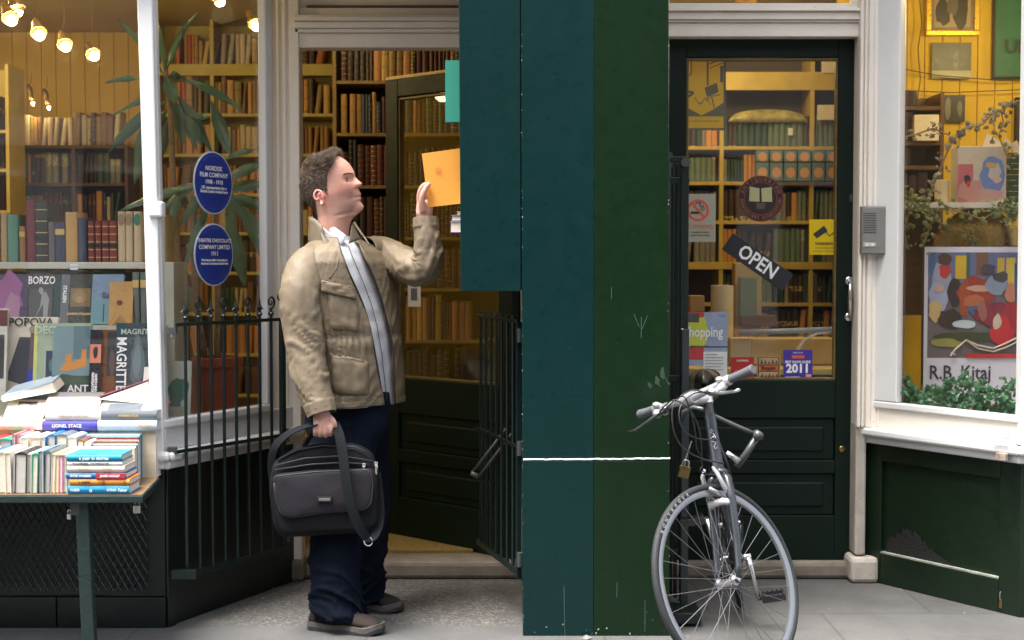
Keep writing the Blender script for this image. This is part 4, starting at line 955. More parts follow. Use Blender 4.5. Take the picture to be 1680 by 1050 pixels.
def ringp(t, cx, cy, r0, r1, m, Y, name='ring'):
    mb = MB(); n = 40; a = [P(*q,Y) for q in circ(cx,cy,r0,n)]; b = [P(*q,Y) for q in circ(cx,cy,r1,n)]
    mb.add(a+b, [(i,(i+1)%n,n+(i+1)%n,n+i) for i in range(n)]); return build(name, mb, m, t)
def strokep(t, pts, wpx, m, Y, name='printed_line'):
    mb = MB()
    for (a,b) in zip(pts[:-1], pts[1:]):
        d = Vector((b[0]-a[0], b[1]-a[1])); d.normalize(); n_ = Vector((-d.y, d.x))*wpx/2
        mb.add([P(a[0]+n_.x,a[1]+n_.y,Y),P(b[0]+n_.x,b[1]+n_.y,Y),P(b[0]-n_.x,b[1]-n_.y,Y),P(a[0]-n_.x,a[1]-n_.y,Y)], [(0,1,2,3)])
    return build(name, mb, m, t)
sign_w = translucent('sign_white', (.6,.62,.58)); sign_red = mat('sign_red', (.62,.09,.04), .5, .04)
t, c = sticker('no_smoking_sign', 'white no smoking notice with a red circle on the door glass', 'sign', R4(1123,318,1174,397), sign_w)
ringp(t, 1145, 345, 18, 14.2, sign_red, YS-.0012); strokep(t, [(1157,357),(1134,333)], 3.5, sign_red, YS-.0014)
patch(t, R4(1133,347,1152,351), ink_black, YS-.001); strokep(t, [(1149,345),(1152,340),(1147,337),(1150,333),(1143,332),(1141,336)], 1.6, ink_black, YS-.001); strokep(t, [(1152,346),(1156,342),(1152,336)], 1.4, ink_black, YS-.001)
ptext(t, 'NO SMOKING.', 1147, 372, .0255, sign_red, YS-.001, sx=.78); ptext(t, 'It is against the law to', 1149, 381, .0105, ink_black, YS-.001, sx=.85, bold=.0003); ptext(t, 'smoke in these premises', 1149, 386, .0105, ink_black, YS-.001, sx=.8, bold=.0003)
sgn = translucent('sign_yellow', (.85,.72,.02))
t, c = sticker('camera_warning_sign', 'yellow warning sticker with a black camera symbol', 'sign', R4(1328,360,1376,418), sgn)
patch(t, [(1334,384),(1352,370),(1358,379),(1340,391)], ink_black, YS-.001); strokep(t, [(1354,379),(1361,387),(1373,378)], 1.5, ink_black, YS-.001); strokep(t, [(1370,382),(1373,374)], 1.4, ink_black, YS-.001)
ptext(t, 'WARNING', 1352, 400, .0165, ink_black, YS-.001, bold=.0006); ptext(t, 'CCTV CAMERAS IN', 1352, 407, .0105, ink_black, YS-.001, sx=.9); ptext(t, 'CONSTANT OPERATION', 1352, 412.5, .0098, ink_black, YS-.001, sx=.88)
bdg = mat('badge_dark', (.022,.012,.012), .4, .1); brd = mat('badge_red', (.16,.035,.015), .4, .1)
t, c = sticker('round_badge', 'round dark booksellers badge with an open book emblem', 'sign', circ(1248,326,38), brd)
patch(t, circ(1248,326,35.5), bdg, YS-.0008); ringp(t, 1248, 326, 28, 26, brd, YS-.0012)
for q in ([(1230,306),(1246,309),(1246,331),(1229,330)],[(1249,309),(1266,307),(1267,331),(1250,331)]): patch(t, q, mat('badge_cream', (.42,.4,.2), .5), YS-.0014, 'open_book_emblem')
patch(t, [(1240,333),(1256,333),(1254,343),(1242,343)], mat('badge_grey', (.08,.06,.05), .5), YS-.0014, 'open_book_emblem')
def arctext(t, s_, cx, cy, r_, a0, a1, size, m, Y, flip=False):
    c0 = P(cx,cy,Y); rm = (P(cx+r_,cy,Y)-c0).length
    for k, ch in enumerate(s_):
        a = a0 + (a1-a0)*k/(len(s_)-1); e = Vector((math.cos(a),0,math.sin(a))); f = Vector((math.sin(a),0,-math.cos(a)))
        if ch != ' ': text(ch, size, c0 + e*rm, -f if flip else f, -e if flip else e, m, parent=t)
gm_ = mat('badge_lettering', (.32,.16,.08), .5)
arctext(t, 'ANTIQUARIAN', 1248, 326, 31.5, math.pi*.88, math.pi*.12, .021, gm_, YS-.0014); arctext(t, 'BOOKSELLERS ASSOCIATION', 1248, 326, 31.5, math.pi*1.02, math.pi*1.98, .018, gm_, YS-.0014, True)
# OPEN sign hangs tilted
cO = P(1243,430,YS-.008); an = -R(34.5); ux = Vector((math.cos(an),0,math.sin(an))); uz = Vector((-math.sin(an),0,math.cos(an)))
t = thing('open_sign', 'black open sign hanging tilted inside the closed door', 'sign', cO)
mb = MB(); mb.fr(cO, ux, uz, ux.cross(uz), (-.165,-.044,-.0025), (.165,.044,.0)); build('board', mb, mat('sign_black', (.012,.015,.02), .45, .1), t, bevel=.001)
text('OPEN', .088, cO + ux*.0 + uz*.0 + ux.cross(uz)*.001, ux, uz, ink_white, parent=t, bold=.0018, sx=.86)
mb = MB()
for ch_, e in ((-1,0),):   # small serifs so the letters read as roman capitals
    pass
# shopping guide poster and stickers at the foot of the glass
Yp = YS
t, c = sticker('shopping_poster', 'colourful red, yellow and blue shopping poster at the door\'s lower left', 'poster', R4(1128,512,1193,600), mat('poster_pale_blue', (.28,.34,.45), .5, .15, 12))
t['label'] = 'red yellow and blue shopping poster low in the door glass'
patch(t, R4(1128,512,1155,590), mat('poster_red', (.45,.05,.05), .5), Yp-.0008); patch(t, [(1128,524),(1156,520),(1163,545),(1156,568),(1128,570)], mat('poster_lime', (.5,.55,.06), .5), Yp-.0011); patch(t, R4(1129,514,1147,529), mat('poster_dark', (.08,.07,.06), .5), Yp-.0014)
ptext(t, 'Shopping', 1154, 545, .066, ink_white, Yp-.0016, sx=.72, bold=.0012); ptext(t, 'West', 1184, 518, .016, mat('ink_blue', (.03,.1,.3), .5), Yp-.001, sx=.9)
patch(t, R4(1128,568,1193,570), mat('poster_dark', (.08,.07,.06), .5), Yp-.0013); ptext(t, 'heart of London', 1147, 567, .012, ink_black, Yp-.0016)
t, c = sticker('paper_notice', 'small printed white notice stuck below the shopping poster', 'notice', R4(1154,577,1193,622), paper_white, Y=YS-.003)
for k in range(7): patch(t, R4(1157,581+k*5,1157+[20,30,28,31,26,30,18][k],582.3+k*5), mat('grey_print', (.3,.3,.3), .6), YS-.0042)
t, c = sticker('red_sticker', 'red and white sticker partly behind the handlebar grip', 'sticker', R4(1199,586,1237,622), mat('sticker_red', (.4,.02,.02), .5, .1))
ptext(t, 'SHOPPING', 1218, 592, .014, ink_white, YS-.001, sx=.8); ptext(t, 'GUIDE', 1218, 611, .03, mat('pale_red', (.6,.3,.3), .6), YS-.001, sx=.8)
t, c = sticker('shopping_sticker', 'orange and black shopping sticker between red and purple ones', 'sticker', R4(1242,585,1280,622), mat('sticker_tan', (.4,.27,.15), .5, .1))
patch(t, R4(1243.5,586,1278.5,621), ink_black, YS-.0008); patch(t, R4(1245,587,1277,598), mat('sticker_tan', (.4,.27,.15), .5), YS-.0012); patch(t, R4(1245,610,1277,620), mat('sticker_tan', (.4,.27,.15), .5), YS-.0012); patch(t, R4(1245,599.5,1277,608.5), mat('sticker_orange', (.5,.12,.02), .5), YS-.0012)
for k in range(5): patch(t, [(1247+k*6,597),(1250+k*6,588+k%3*2),(1252+k*6,597)], mat('sticker_brown', (.12,.04,.02), .5), YS-.0015); patch(t, [(1247+k*6,619),(1251+k*6,612+k%2*2),(1253+k*6,619)], mat('sticker_brown', (.12,.04,.02), .5), YS-.0015)
ptext(t, 'Shopping', 1261, 604, .0235, ink_black, YS-.0016, sx=.78, bold=.0008)
t, c = sticker('purple_sticker', 'purple sticker with large white year numerals', 'sticker', R4(1285,574,1333,622), mat('sticker_purple', (.045,.025,.26), .5, .1))
ptext(t, '2011', 1309, 605, .054, ink_white, YS-.001, sx=.98, bold=.0022); ptext(t, 'BEST SHOPS GUIDE', 1309, 594, .0155, ink_white, YS-.001, sx=.86, bold=.0004); patch(t, R4(1299,583,1320,588), sign_red, YS-.001); ptext(t, 'TIME OUT', 1309, 579, .010, ink_white, YS-.001); patch(t, R4(1288,618,1312,618.8), ink_white, YS-.001); patch(t, R4(1322,614,1331,618.5), mat('pale_red', (.6,.3,.3), .6), YS-.001)
WD = Wall((.03,1.04,0),(-.572,1.60,0))
def dq(px, py): u, z = WD.pt(px, py); return WD.a + WD.u*u + UZ*z + WD.n*.004
for lab, q4, mm, nm2 in (('small white card with a blue square on the open door', (670,463,691,503), paper_white, 'door_card'),):
    a_, b_, c_, d_ = dq(q4[0],q4[3]), dq(q4[2],q4[3]), dq(q4[2],q4[1]), dq(q4[0],q4[1]); t = thing(nm2, lab, 'card', (a_+c_)/2)
    mb = MB(); mb.prism([a_,b_,c_,d_], WD.n*-.001); build('sheet', mb, mm, t)
    e_ = [p*.5 + ((a_+c_)/2)*.5 + WD.n*.0012 for p in (a_,b_,c_,d_)]; mb = MB(); mb.add(e_, [(0,1,2,3)]); build('printed_square', mb, mat('card_blue', (.02,.08,.16), .5), t)
# yellow line-drawn poster, inside
Yq = 1.07; py_ = mat('poster_yellow', (.62,.5,.03), .55, .12, 6); pk = mat('poster_olive', (.10,.095,.03), .55, .1)
t, c = sticker('yellow_poster', 'yellow and black illustrated poster in the door\'s upper left corner', 'poster', R4(1110,90,1189,211), translucent('poster_yellow_thin', (.75,.6,.03)), Y=Yq)
patch(t, R4(1110,210,1190,214), pk, Yq-.001); patch(t, R4(1187,90,1191,214), pk, Yq-.0012); patch(t, R4(1112,189,1187,191), pk, Yq-.0012)
t['label'] = 'yellow and black illustrated poster high in the closed door'
pass
patch(t, [(1112,170),(1130,178),(1150,189),(1112,190)], pk, Yq-.0014); patch(t, [(1187,168),(1170,180),(1152,189),(1187,190)], pk, Yq-.0014); patch(t, [(1156,144),(1176,136),(1179,151),(1160,160)], pk, Yq-.0014)
for q, w_ in (([(1161,92),(1161,140)],3),([(1115,112),(1134,97),(1134,122),(1116,130)],2),([(1164,105),(1186,96)],2),([(1164,112),(1186,103)],1.5),([(1184,108),(1184,135)],5),([(1114,155),(1126,150),(1138,152),(1128,160),(1114,162)],4),([(1168,160),(1172,178)],2),([(1158,165),(1168,158),(1182,155)],1.5),([(1140,160),(1146,170),(1154,168)],1.2),([(1120,135),(1124,148)],1.5),([(1148,172),(1158,160),(1166,172)],1.2)): strokep(t, q, w_, pk, Yq-.0014)
ptext(t, 'THE OLD LONDON BOOK SHOP', 1148, 199, .0125, pk, Yq-.0016, sx=.95); ptext(t, '15 Court', 1122, 205, .009, pk, Yq-.0016)
# desk things behind the glass
def lumpbox(name, label, cat, px, m, Y, d=.1, grp=None, th=None):
    a, b = P(px[0],px[3],Y), P(px[2],px[1],Y)
    t = tag(build(name, MB().box((a.x,Y,a.z),(b.x,Y+d,b.z)), m, at=((a.x+b.x)/2,Y,a.z), bevel=.003), label, cat, grp); return t
tab = thing('shop_desk', 'cluttered yellow wood desk behind the closed door', 'desk', (1.1,1.5,.08))
dz = Z(600,1.5)
mb = MB(); mb.box((.62,1.3,dz-.03),(1.7,1.95,dz)); build('desktop', mb, shelf_wood, tab, bevel=.004)
for lx, ly in ((.66,1.34),(1.66,1.34),(.66,1.9),(1.66,1.9)): build('leg', MB().box((lx-.025,ly-.025,.08),(lx+.025,ly+.025,dz-.031)), brown_wood, tab)
lumpbox('paper_tray', 'long yellow box file lying on the shop desk', 'box', (1232,556,1375,598), mat('box_yellow', (.5,.35,.1), .6), 1.5, .2)
lumpbox('card_box', 'tall cream card box on the shop desk', 'box', (1198,555,1232,598), mat('box_cream', (.5,.4,.2), .6), 1.45, .12)
lumpbox('green_folder', 'sage green folder standing behind the tilted open sign', 'folder', (1214,455,1242,518), mat('folder_green', (.12,.18,.12), .6), 1.75, .06)
lumpbox('file_box', 'tan file box standing behind the green folder', 'box', (1205,432,1250,540), mat('box_tan', (.42,.3,.12), .6), 1.83, .1)
lumpbox('parcel', 'brown paper parcel behind the no smoking notice', 'parcel', (1132,485,1156,512), mat('box_kraft', (.35,.22,.09), .6), 1.75, .1)
lumpbox('wooden_box', 'brown wooden box under the sage green folder', 'box', (1216,518,1275,535), brown_wood, 1.72, .12)
lumpbox('price_card', 'small white card hanging in front of the green books', 'card', (1293,210,1301,222), paper_white, YE-.01, .004)
lumpbox('pale_booklet', 'pale booklet leaning at the right of the top shelf', 'booklet', (1341,172,1371,197), page, YE-.02, .01)
lumpbox('cream_box', 'cream square box at the top right of the bookcase', 'box', (1350,94,1372,120), page, YE-.02, .05)
mb = MB(); a = P(1184,600,1.55); zt_ = P(1184,468,1.55).z
mb.lathe((a.x,1.55,dz+.001),(0,0,1),[(.055,0),(.055,zt_-dz-.001),(.018,zt_-dz),(.018,zt_-dz-.03)],24); tag(build('paper_roll', mb, mat('roll_cream', (.6,.5,.3), .7), at=(a.x,1.55,dz), auto=True), 'tall cream wrapping paper roll standing on the desk', 'paper roll')
# bag on top shelf and patterned tins
t = tag(build('wrapped_parcel', MB().loft([[P(1195+f*130,197-18*math.sin(math.pi*f)**.4*s1+ (1-s1)*4,YE+.0+.06*s2) for (s1,s2) in ((1,.3),(1,1),(0,1),(0,0),(.5,-.2))] for f in [i/12 for i in range(13)]]), mat('cling_wrap', (.35,.3,.12), .15, .5, 18, .8, 30), at=P(1260,190,YE), smooth=True), 'shiny wrapped yellow parcel lying over the green books', 'parcel')
blue = mat('tin_blue', (.12,.2,.26), .3, .2, 5); peach = mat('tin_peach', (.6,.32,.16), .4, .1, 5)
for rw, (ya, yb) in enumerate(((247,266),(267,297))):
    for k in range(6):
        x0_ = 1240+k*23
        if rw == 0 and k > 5: continue
        a, b = P(x0_,yb,YE-.03), P(x0_+21,ya,YE-.03); cx_ = (a.x+b.x)/2
        tt = thing('patterned_tin', f'pale blue tin with a peach disc, {ORD[k]} from the left in the {"upper" if rw==0 else "lower"} tier', 'tin', (cx_,YE-.03,a.z), 'patterned tins on the shelf behind the closed door')
        build('body', MB().box((a.x,YE-.04,a.z+.001),(b.x,YE+.02,b.z)), blue, tt, bevel=.003)
        hh = b.z-a.z; mb = MB(); mb.prism([(cx_+math.cos(q)*.026,YE-.042,a.z+hh*.45+math.sin(q)*min(.03,hh*.4)) for q in [2*math.pi*j/16 for j in range(16)]], (0,.0015,0)); build('printed_disc', mb, peach, tt)
# desk lamp (curved arm, bluish strip shade)
dl = thing('desk_lamp', 'pale blue strip desk lamp with a curved arm', 'lamp', (1.2,1.45,dz))
mb = MB(); mb.tube([P(1212,546,1.42),P(1290,543,1.42),P(1366,540,1.42)], .013, 10, flat=1.0); build('shade', mb, mat('lamp_blue_grey', (.3,.36,.45), .3), dl, smooth=True)
mb = MB(); mb.tube([P(1302,592,1.42),P(1308,575,1.42),P(1320,558,1.42),P(1340,547,1.42),P(1362,544,1.42)], .007, 8); build('arm', mb, mat('lamp_white_arm', (.75,.72,.65), .3), dl, smooth=True)

# ============================================================ right window
YR = 2.33
def frame_pic(label, px, m_f, w_f, arts, Y=YR, base=(.2,.17,.1), name='picture_frame', cat='picture', glossy=False):
    x0,y0,x1,y1 = px; a, b = P(x0,y1,Y), P(x1,y0,Y); t = thing(name, label, cat, ((a.x+b.x)/2,Y,a.z))
    if w_f:
        mb = MB(); w_ = w_f
        mb.box((a.x,Y-.02,a.z),(b.x,Y+.01,a.z+w_)); mb.box((a.x,Y-.02,b.z-w_),(b.x,Y+.01,b.z)); mb.box((a.x,Y-.0201,a.z+w_),(a.x+w_,Y+.01,b.z-w_)); mb.box((b.x-w_,Y-.0201,a.z+w_),(b.x,Y+.01,b.z-w_)); build('frame', mb, m_f, t, bevel=.004)
    build('print', MB().box((a.x+w_f,Y-.005,a.z+w_f),(b.x-w_f,Y+.008,b.z-w_f)), mat('print_' + str(x0), base, .4, .3, 9, .05), t)
    for i, (poly, cc) in enumerate(arts):
        mb = MB(); mb.add([(a.x+p[0]*(b.x-a.x), Y-.0058-.0004*i, a.z+p[1]*(b.z-a.z)) for p in poly], [tuple(range(len(poly)))]); build('printed_shape', mb, col_m('art_%d_%d_%d' % (int(cc[0]*99), int(cc[1]*99), int(cc[2]*99)), cc, .4), t)
    return t
gilt = mat('gilt_frame', (.75,.48,.05), .3, .1, 20, .2, metal=.6)
frame_pic('gilt framed antique group photograph high on yellow boards', (1518,-60,1607,59), gilt, .028, [(rect(.16,.12,.84,.9),(.35,.26,.15)),(blob(.33,.32,.15,.2,12,31),(.03,.025,.02)),(blob(.66,.36,.16,.26,12,32),(.03,.025,.02)),(blob(.5,.42,.1,.15,12,33),(.12,.1,.08))])
frame_pic('small unframed dark photograph of a figure on a lit stage', (1528,70,1593,129), gilt, 0, [(rect(0,0,1,.22),(.35,.33,.2)),(rect(0,.22,1,1),(.07,.065,.04)),(blob(.62,.48,.07,.2,10,34),(.03,.03,.025)),(blob(.62,.68,.04,.05,8,35),(.15,.12,.09))], name='photograph')
frame_pic('tiny black photograph of two pale figures', (1547,156,1583,200), gilt, 0, [(rect(0,0,1,1),(.02,.02,.018)),(blob(.2,.5,.14,.38,10,36),(.17,.15,.1)),(blob(.75,.5,.12,.3,10,37),(.15,.13,.1))], name='photograph')
t = frame_pic('dark framed green poster cropped by the right edge', (1627,-80,1760,130), mat('frame_black', (.015,.012,.01), .4), .012, [(rect(.02,.02,.98,.98),(.025,.14,.075)),(blob(.6,.9,.3,.12,14,38),(.3,.22,.12)),(blob(.55,.78,.2,.05,14,39),(.2,.15,.08))], base=(.03,.14,.08))
text('UN', .10, P(1672,77,YR-.02), UX, UZ, mat('poster_ink_dark', (.02,.03,.025), .5), parent=t, bold=.002)
frame_pic('narrow black framed picture at the window\'s left edge', (1455,37,1481,122), mat('frame_black', (.015,.012,.01), .4), .008, [], base=(.4,.38,.25))
frame_pic('dark picture beside the green poster low on the right', (1664,160,1720,232), mat('frame_black', (.015,.012,.01), .4), .006, [], base=(.05,.035,.03))
# hanging wires
for i, pts in enumerate((((1509,0),(1512,40),(1506,80),(1510,130),(1504,170)),((1475,112),(1540,124),(1640,132),(1680,130)),((1475,148),(1560,152),(1680,147)))):
    mb = MB(); mb.tube([P(a,b,YR-.03) for a,b in pts], .003, 5); tag(build('cable', mb, mat('cable_brown', (.12,.08,.03), .6), at=P(*pts[0],YR-.03)), ['dark cable hanging down the yellow boards','upper thin wire strung across the yellow boards','lower thin wire strung across the yellow boards'][i], 'cable')
lumpbox('postcard_rack', 'cream postcard rack on the small brown shelves', 'rack', (1500,188,1541,231), page, 1.93, .05)
# white shelf with comic tin and candle
ws = thing('glass_shelf', 'thin white shelf holding the painted box in the right window', 'shelf', (1.9,1.25,Z(340,1.25)))
mb = MB(); mb.box((X(1482,1.2),1.15,Z(342,1.2)),(X(1680,1.2),1.45,Z(333,1.2))); build('board', mb, mat('shelf_white', (.6,.58,.5), .4), ws, bevel=.002)
mb = MB(); mb.box((X(1676,1.2),1.2,.77),(X(1690,1.2),1.22,Z(342,1.2))); build('bracket', mb, iron_worn, ws)
cb = thing('painted_box', 'pale box painted with pink and blue swirls, holding papers', 'box', P(1610,332,1.2))
a, b = P(1570,332,1.2), P(1652,240,1.2)
mb = MB(); mb.box((a.x,1.2,a.z),(b.x,1.3,b.z)); build('body', mb, mat('comic_cream', (.5,.45,.38), .5, .1, 20), cb, bevel=.003)
for poly, cc in ((rect(0.0,.0,.32,.68),(.45,.12,.16)),(blob(.72,.48,.26,.34,16,41,.15),(.13,.22,.5)),(blob(.75,.55,.14,.16,12,42),(.5,.45,.45)),(blob(.3,.2,.28,.2,14,43),(.5,.25,.22)),(blob(.7,.14,.25,.12,12,44),(.5,.3,.28)),(blob(.2,.42,.08,.09,9,45),(.03,.03,.04)),(blob(.66,.66,.12,.05,9,46),(.5,.35,.1)),(blob(.22,.33,.05,.06,9,47),(.5,.04,.04)),(blob(.8,.4,.1,.07,9,48),(.55,.4,.35))):
    mb = MB(); mb.add([(a.x+p[0]*(b.x-a.x),1.1985-.0003*(len(cb.children)),a.z+p[1]*(b.z-a.z)) for p in poly],[tuple(range(len(poly)))]); build('painted_shape', mb, col_m('art_%d_%d_%d' % (int(cc[0]*99), int(cc[1]*99), int(cc[2]*99)), cc, .4), cb)
for k, (q0,q1,q2) in enumerate((((1612,240),(1620,218),(1650,240)),((1645,240),(1650,225),(1670,245)),((1655,240),(1668,230),(1682,262)))):
    mb = MB(); mb.prism([P(*q0,1.25),P(*q1,1.25),P(*q2,1.25)],(0,.003,0)); build('paper', mb, page, cb)
mb = MB(); c_ = P(1545,332,1.25); mb.lathe((c_.x,1.25,c_.z),(0,0,1),[(.033,0),(.033,.10),(.03,.104),(0,.10)],20); tag(build('candle', mb, mat('candle_wax', (.6,.5,.3), .5), at=(c_.x,1.25,c_.z), auto=True), 'stout cream candle on the white shelf', 'candle')
lumpbox('dark_books', 'dark green and red books beside the painted box', 'books', (1654,250,1680,332), SP['dark green'], 1.3, .1)
# big dish behind the poster
mb = MB(); c_ = P(1614,400,1.25); mb.lathe((c_.x,1.3,c_.z-.05),(0,-1,0),[(.22,-.02),(.21,.0),(.12,.03),(.0,.035)],40); tag(build('brass_dish', mb, mat('dull_brass', (.3,.2,.06), .25, .2, 10, .2, metal=1), at=(c_.x,1.3,c_.z-.27), auto=True), 'large dull brass dish behind the framed poster', 'dish')
# framed exhibition poster, generic coloured figures
YP = 1.05
pt = thing('exhibition_poster', 'white exhibition poster with crowded colourful figures in right window', 'poster', P(1600,640,YP))
a, b = P(1514,664,YP), P(1680,405,YP)
mb = MB(); mb.box((a.x-.006,YP,a.z),(b.x+.0,YP+.012,b.z+.004)); build('board', mb, mat('poster_edge', (.02,.02,.03), .5), pt)
mb = MB(); mb.box((a.x,YP-.002,a.z),(b.x,YP-.0002,b.z)); build('sheet', mb, mat('poster_white', (.62,.6,.66), .4, .02), pt)
A0, B0 = P(1521,587,YP-.003), P(1672,414,YP-.003); PW, PH = B0.x-A0.x, B0.z-A0.z
arts = [(rect(0,0,1,1),(.13,.11,.12)),(rect(0,.62,1,1),(.11,.13,.25)),(rect(.3,.75,.42,.97),(.55,.36,.03)),(rect(.42,.75,.46,1),(.03,.1,.09)),(rect(.53,.78,.66,1),(.16,.07,.05)),(rect(.76,.7,.84,.95),(.5,.33,.04)),(rect(.86,.55,.96,.95),(.55,.4,.05)),(rect(.95,.5,1,.9),(.04,.08,.18)),
 (rect(.0,.8,.08,1),(.05,.12,.25)),(blob(.16,.76,.11,.15,12,51),(.26,.28,.36)),(blob(.18,.82,.06,.09,10,52),(.4,.03,.03)),(blob(.18,.93,.08,.06,10,53),(.06,.03,.025)),(blob(.3,.62,.08,.14,10,54),(.03,.025,.03)),
 (blob(.55,.62,.22,.14,14,55),(.28,.03,.02)),(blob(.4,.56,.06,.2,12,56),(.3,.06,.02)),(blob(.58,.66,.15,.03,10,57),(.5,.3,.2)),(blob(.76,.68,.12,.09,12,58),(.2,.26,.33)),(blob(.8,.77,.08,.05,10,59),(.05,.045,.05)),(blob(.52,.48,.1,.08,12,60),(.05,.12,.26)),(blob(.5,.54,.12,.06,10,61),(.4,.12,.05)),
 (blob(.1,.55,.1,.16,12,62),(.3,.33,.45)),(blob(.08,.45,.07,.1,12,63),(.5,.35,.15)),(blob(.24,.36,.14,.1,14,64),(.03,.022,.02)),(blob(.4,.32,.13,.04,10,65,.15),(.45,.5,.52)),(blob(.74,.42,.24,.10,14,66),(.2,.02,.04)),(blob(.9,.38,.12,.16,12,67),(.28,.02,.03)),
 (blob(.45,.2,.35,.05,14,68),(.035,.05,.02)),(blob(.2,.14,.18,.04,12,69),(.25,.24,.06)),(blob(.8,.25,.13,.15,14,70),(.45,.02,.03)),(blob(.76,.34,.06,.07,9,71),(.5,.42,.3)),(rect(.42,.0,1,.04),(.45,.03,.03)),(blob(.66,.84,.08,.05,9,72),(.05,.04,.06)),(blob(.9,.62,.06,.1,9,73),(.45,.18,.1)),(blob(.12,.66,.05,.04,9,74),(.45,.3,.25)),(blob(.6,.44,.05,.1,9,75),(.3,.1,.08))]
for i, (poly, cc) in enumerate(arts):
    mb = MB(); mb.add([(A0.x+max(0,min(1,p[0]))*PW, YP-.003-.00025*i, A0.z+max(0,min(1,p[1]))*PH) for p in poly],[tuple(range(len(poly)))]); build('printed_shape', mb, col_m('art_%d_%d_%d' % (int(cc[0]*99), int(cc[1]*99), int(cc[2]*99)), cc, .45), pt)
mb = MB(); mb.tube([(A0.x+u*PW, YP-.014, A0.z+v*PH) for u,v in ((.3,.03),(.26,.05),(.25,.02),(.3,.08),(.42,.17),(.55,.12),(.72,.09),(.86,.14),(1,.2))], .004, 5); mb.tube([(A0.x+u*PW, YP-.014, A0.z+v*PH) for u,v in ((.42,.17),(.55,.09),(.72,.06),(.86,.1),(1,.16))], .003, 5); build('printed_shape', mb, mat('print_cream', (.6,.55,.45), .5), pt)
text('R.B. Kitaj', .088, P(1575,612,YP-.004), UX, UZ, mat('ink_dark_blue', (.03,.03,.05), .5), parent=pt, bold=.0012, sx=.86)
# ivy: low mass along the sill and a dry trailing stem above
ivy = mat('ivy_leaf', (.012,.09,.045), .35, .5, 30, .1, 60, c2=(.05,.17,.07)); dry = mat('dry_vine', (.09,.08,.055), .8, .4, 30, .3, 60, c2=(.2,.175,.13)); ivy2 = mat('olive_ivy', (.05,.08,.02), .5, .5, 30, .1, 60, c2=(.16,.18,.05))
def ivyleaf(mb, c, s, q):
    n = Vector((q.uniform(-.7,.7), q.uniform(-1,-.2), q.uniform(-.3,.9))).normalized(); u = n.orthogonal().normalized(); u.rotate(Matrix.Rotation(q.uniform(0,6.28),3,n)); v = n.cross(u)
    pts = [(0,-.9),(.45,-.75),(.9,-.35),(.5,.0),(.75,.45),(.3,.4),(0,1.05),(-.3,.4),(-.75,.45),(-.5,.0),(-.9,-.35),(-.45,-.75)]
    mb.add([c + n*s*.18] + [c + u*a*s + v*b*s + n*(-.12*s*abs(a)) for a, b in pts], [(0,1+i,1+(i+1)%12) for i in range(12)])
q = random.Random(21); mb = MB()
t = thing('ivy_plant', 'dense green ivy along the foot of the right window', 'plant', P(1570,668,.95))
for i in range(520):
    px_ = q.uniform(1470,1690); f = (px_-1470)/210
    u_ = RS.at(min(px_, 1668)); base = RS.a + RS.u*u_; Yv = max(base.y+.03, .36) + q.uniform(0,.13)
    top = 655 - 40*math.exp(-((px_-1478)/16)**2) - 28*math.exp(-((px_-1580)/40)**2) - 12*abs(math.sin(px_*.11)) - (22 if px_ > 1645 else 0)
    py_v = q.uniform(top-5, 682)
    c_ = P(px_, py_v, Yv)
    if c_.z < GB-.02: c_.z = GB - .02 + q.uniform(0,.04)
    ivyleaf(mb, c_, q.uniform(.010,.022), q)
build('foliage', mb, ivy, t)
mb = MB()
for i in range(7):
    x_ = 1480+i*28; mb.tube([P(x_,690,1.0),P(x_+q.uniform(-15,15),660,.98),P(x_+q.uniform(-25,25),640-q.uniform(0,12),.97)], .003, 5)
build('stem', mb, bark, t)
t = thing('trailing_vine', 'dry trailing vine strung across the right window above the poster', 'plant', P(1600,340,1.1))
paths = [[(1690,160),(1672,165),(1655,170),(1640,180),(1625,190),(1612,205),(1595,208),(1580,215),(1565,228),(1555,250),(1545,275),(1535,300),(1525,320)], [(1555,222),(1530,212),(1505,220),(1480,225),(1470,240)], [(1478,318),(1500,330),(1520,345),(1528,360),(1520,385),(1515,400)], [(1540,330),(1560,345),(1590,352),(1612,358),(1640,345),(1680,340)], [(1500,320),(1490,350),(1485,380),(1490,410)], [(1520,345),(1548,372),(1580,380),(1600,392),(1590,410)],[(1640,180),(1648,200),(1640,225),(1655,260)]]
mb = MB(); ml = MB(); mg = MB()
for k, p_ in enumerate(paths):
    Yv = .96 + .03*k; pts = [P(a+q.uniform(-2,2),b+q.uniform(-2,2),Yv) for a,b in p_]; mb.tube(pts, .004, 5)
    for a, b in zip(p_[:-1], p_[1:]):
        for j in range(7 if k in (0,1) else 10):
            f = q.random(); c_ = P(a[0]+(b[0]-a[0])*f+q.gauss(0,6), a[1]+(b[1]-a[1])*f+q.gauss(0,7), Yv+q.uniform(-.03,.03))
            ivyleaf(ml if (k in (0,1,6)) else mg, c_, q.uniform(.008,.017) if k else q.uniform(.009,.02), q)
for i in range(70):
    ivyleaf(mg, P(q.gauss(1660,14), q.gauss(345,12), .98), q.uniform(.01,.02), q)
for i in range(50): ivyleaf(mg, P(q.gauss(1505,16), q.gauss(335,14), .98), q.uniform(.008,.017), q)
build('stem', mb, bark, t); build('dry_leaves', ml, dry, t); build('green_leaves', mg, ivy2, t)
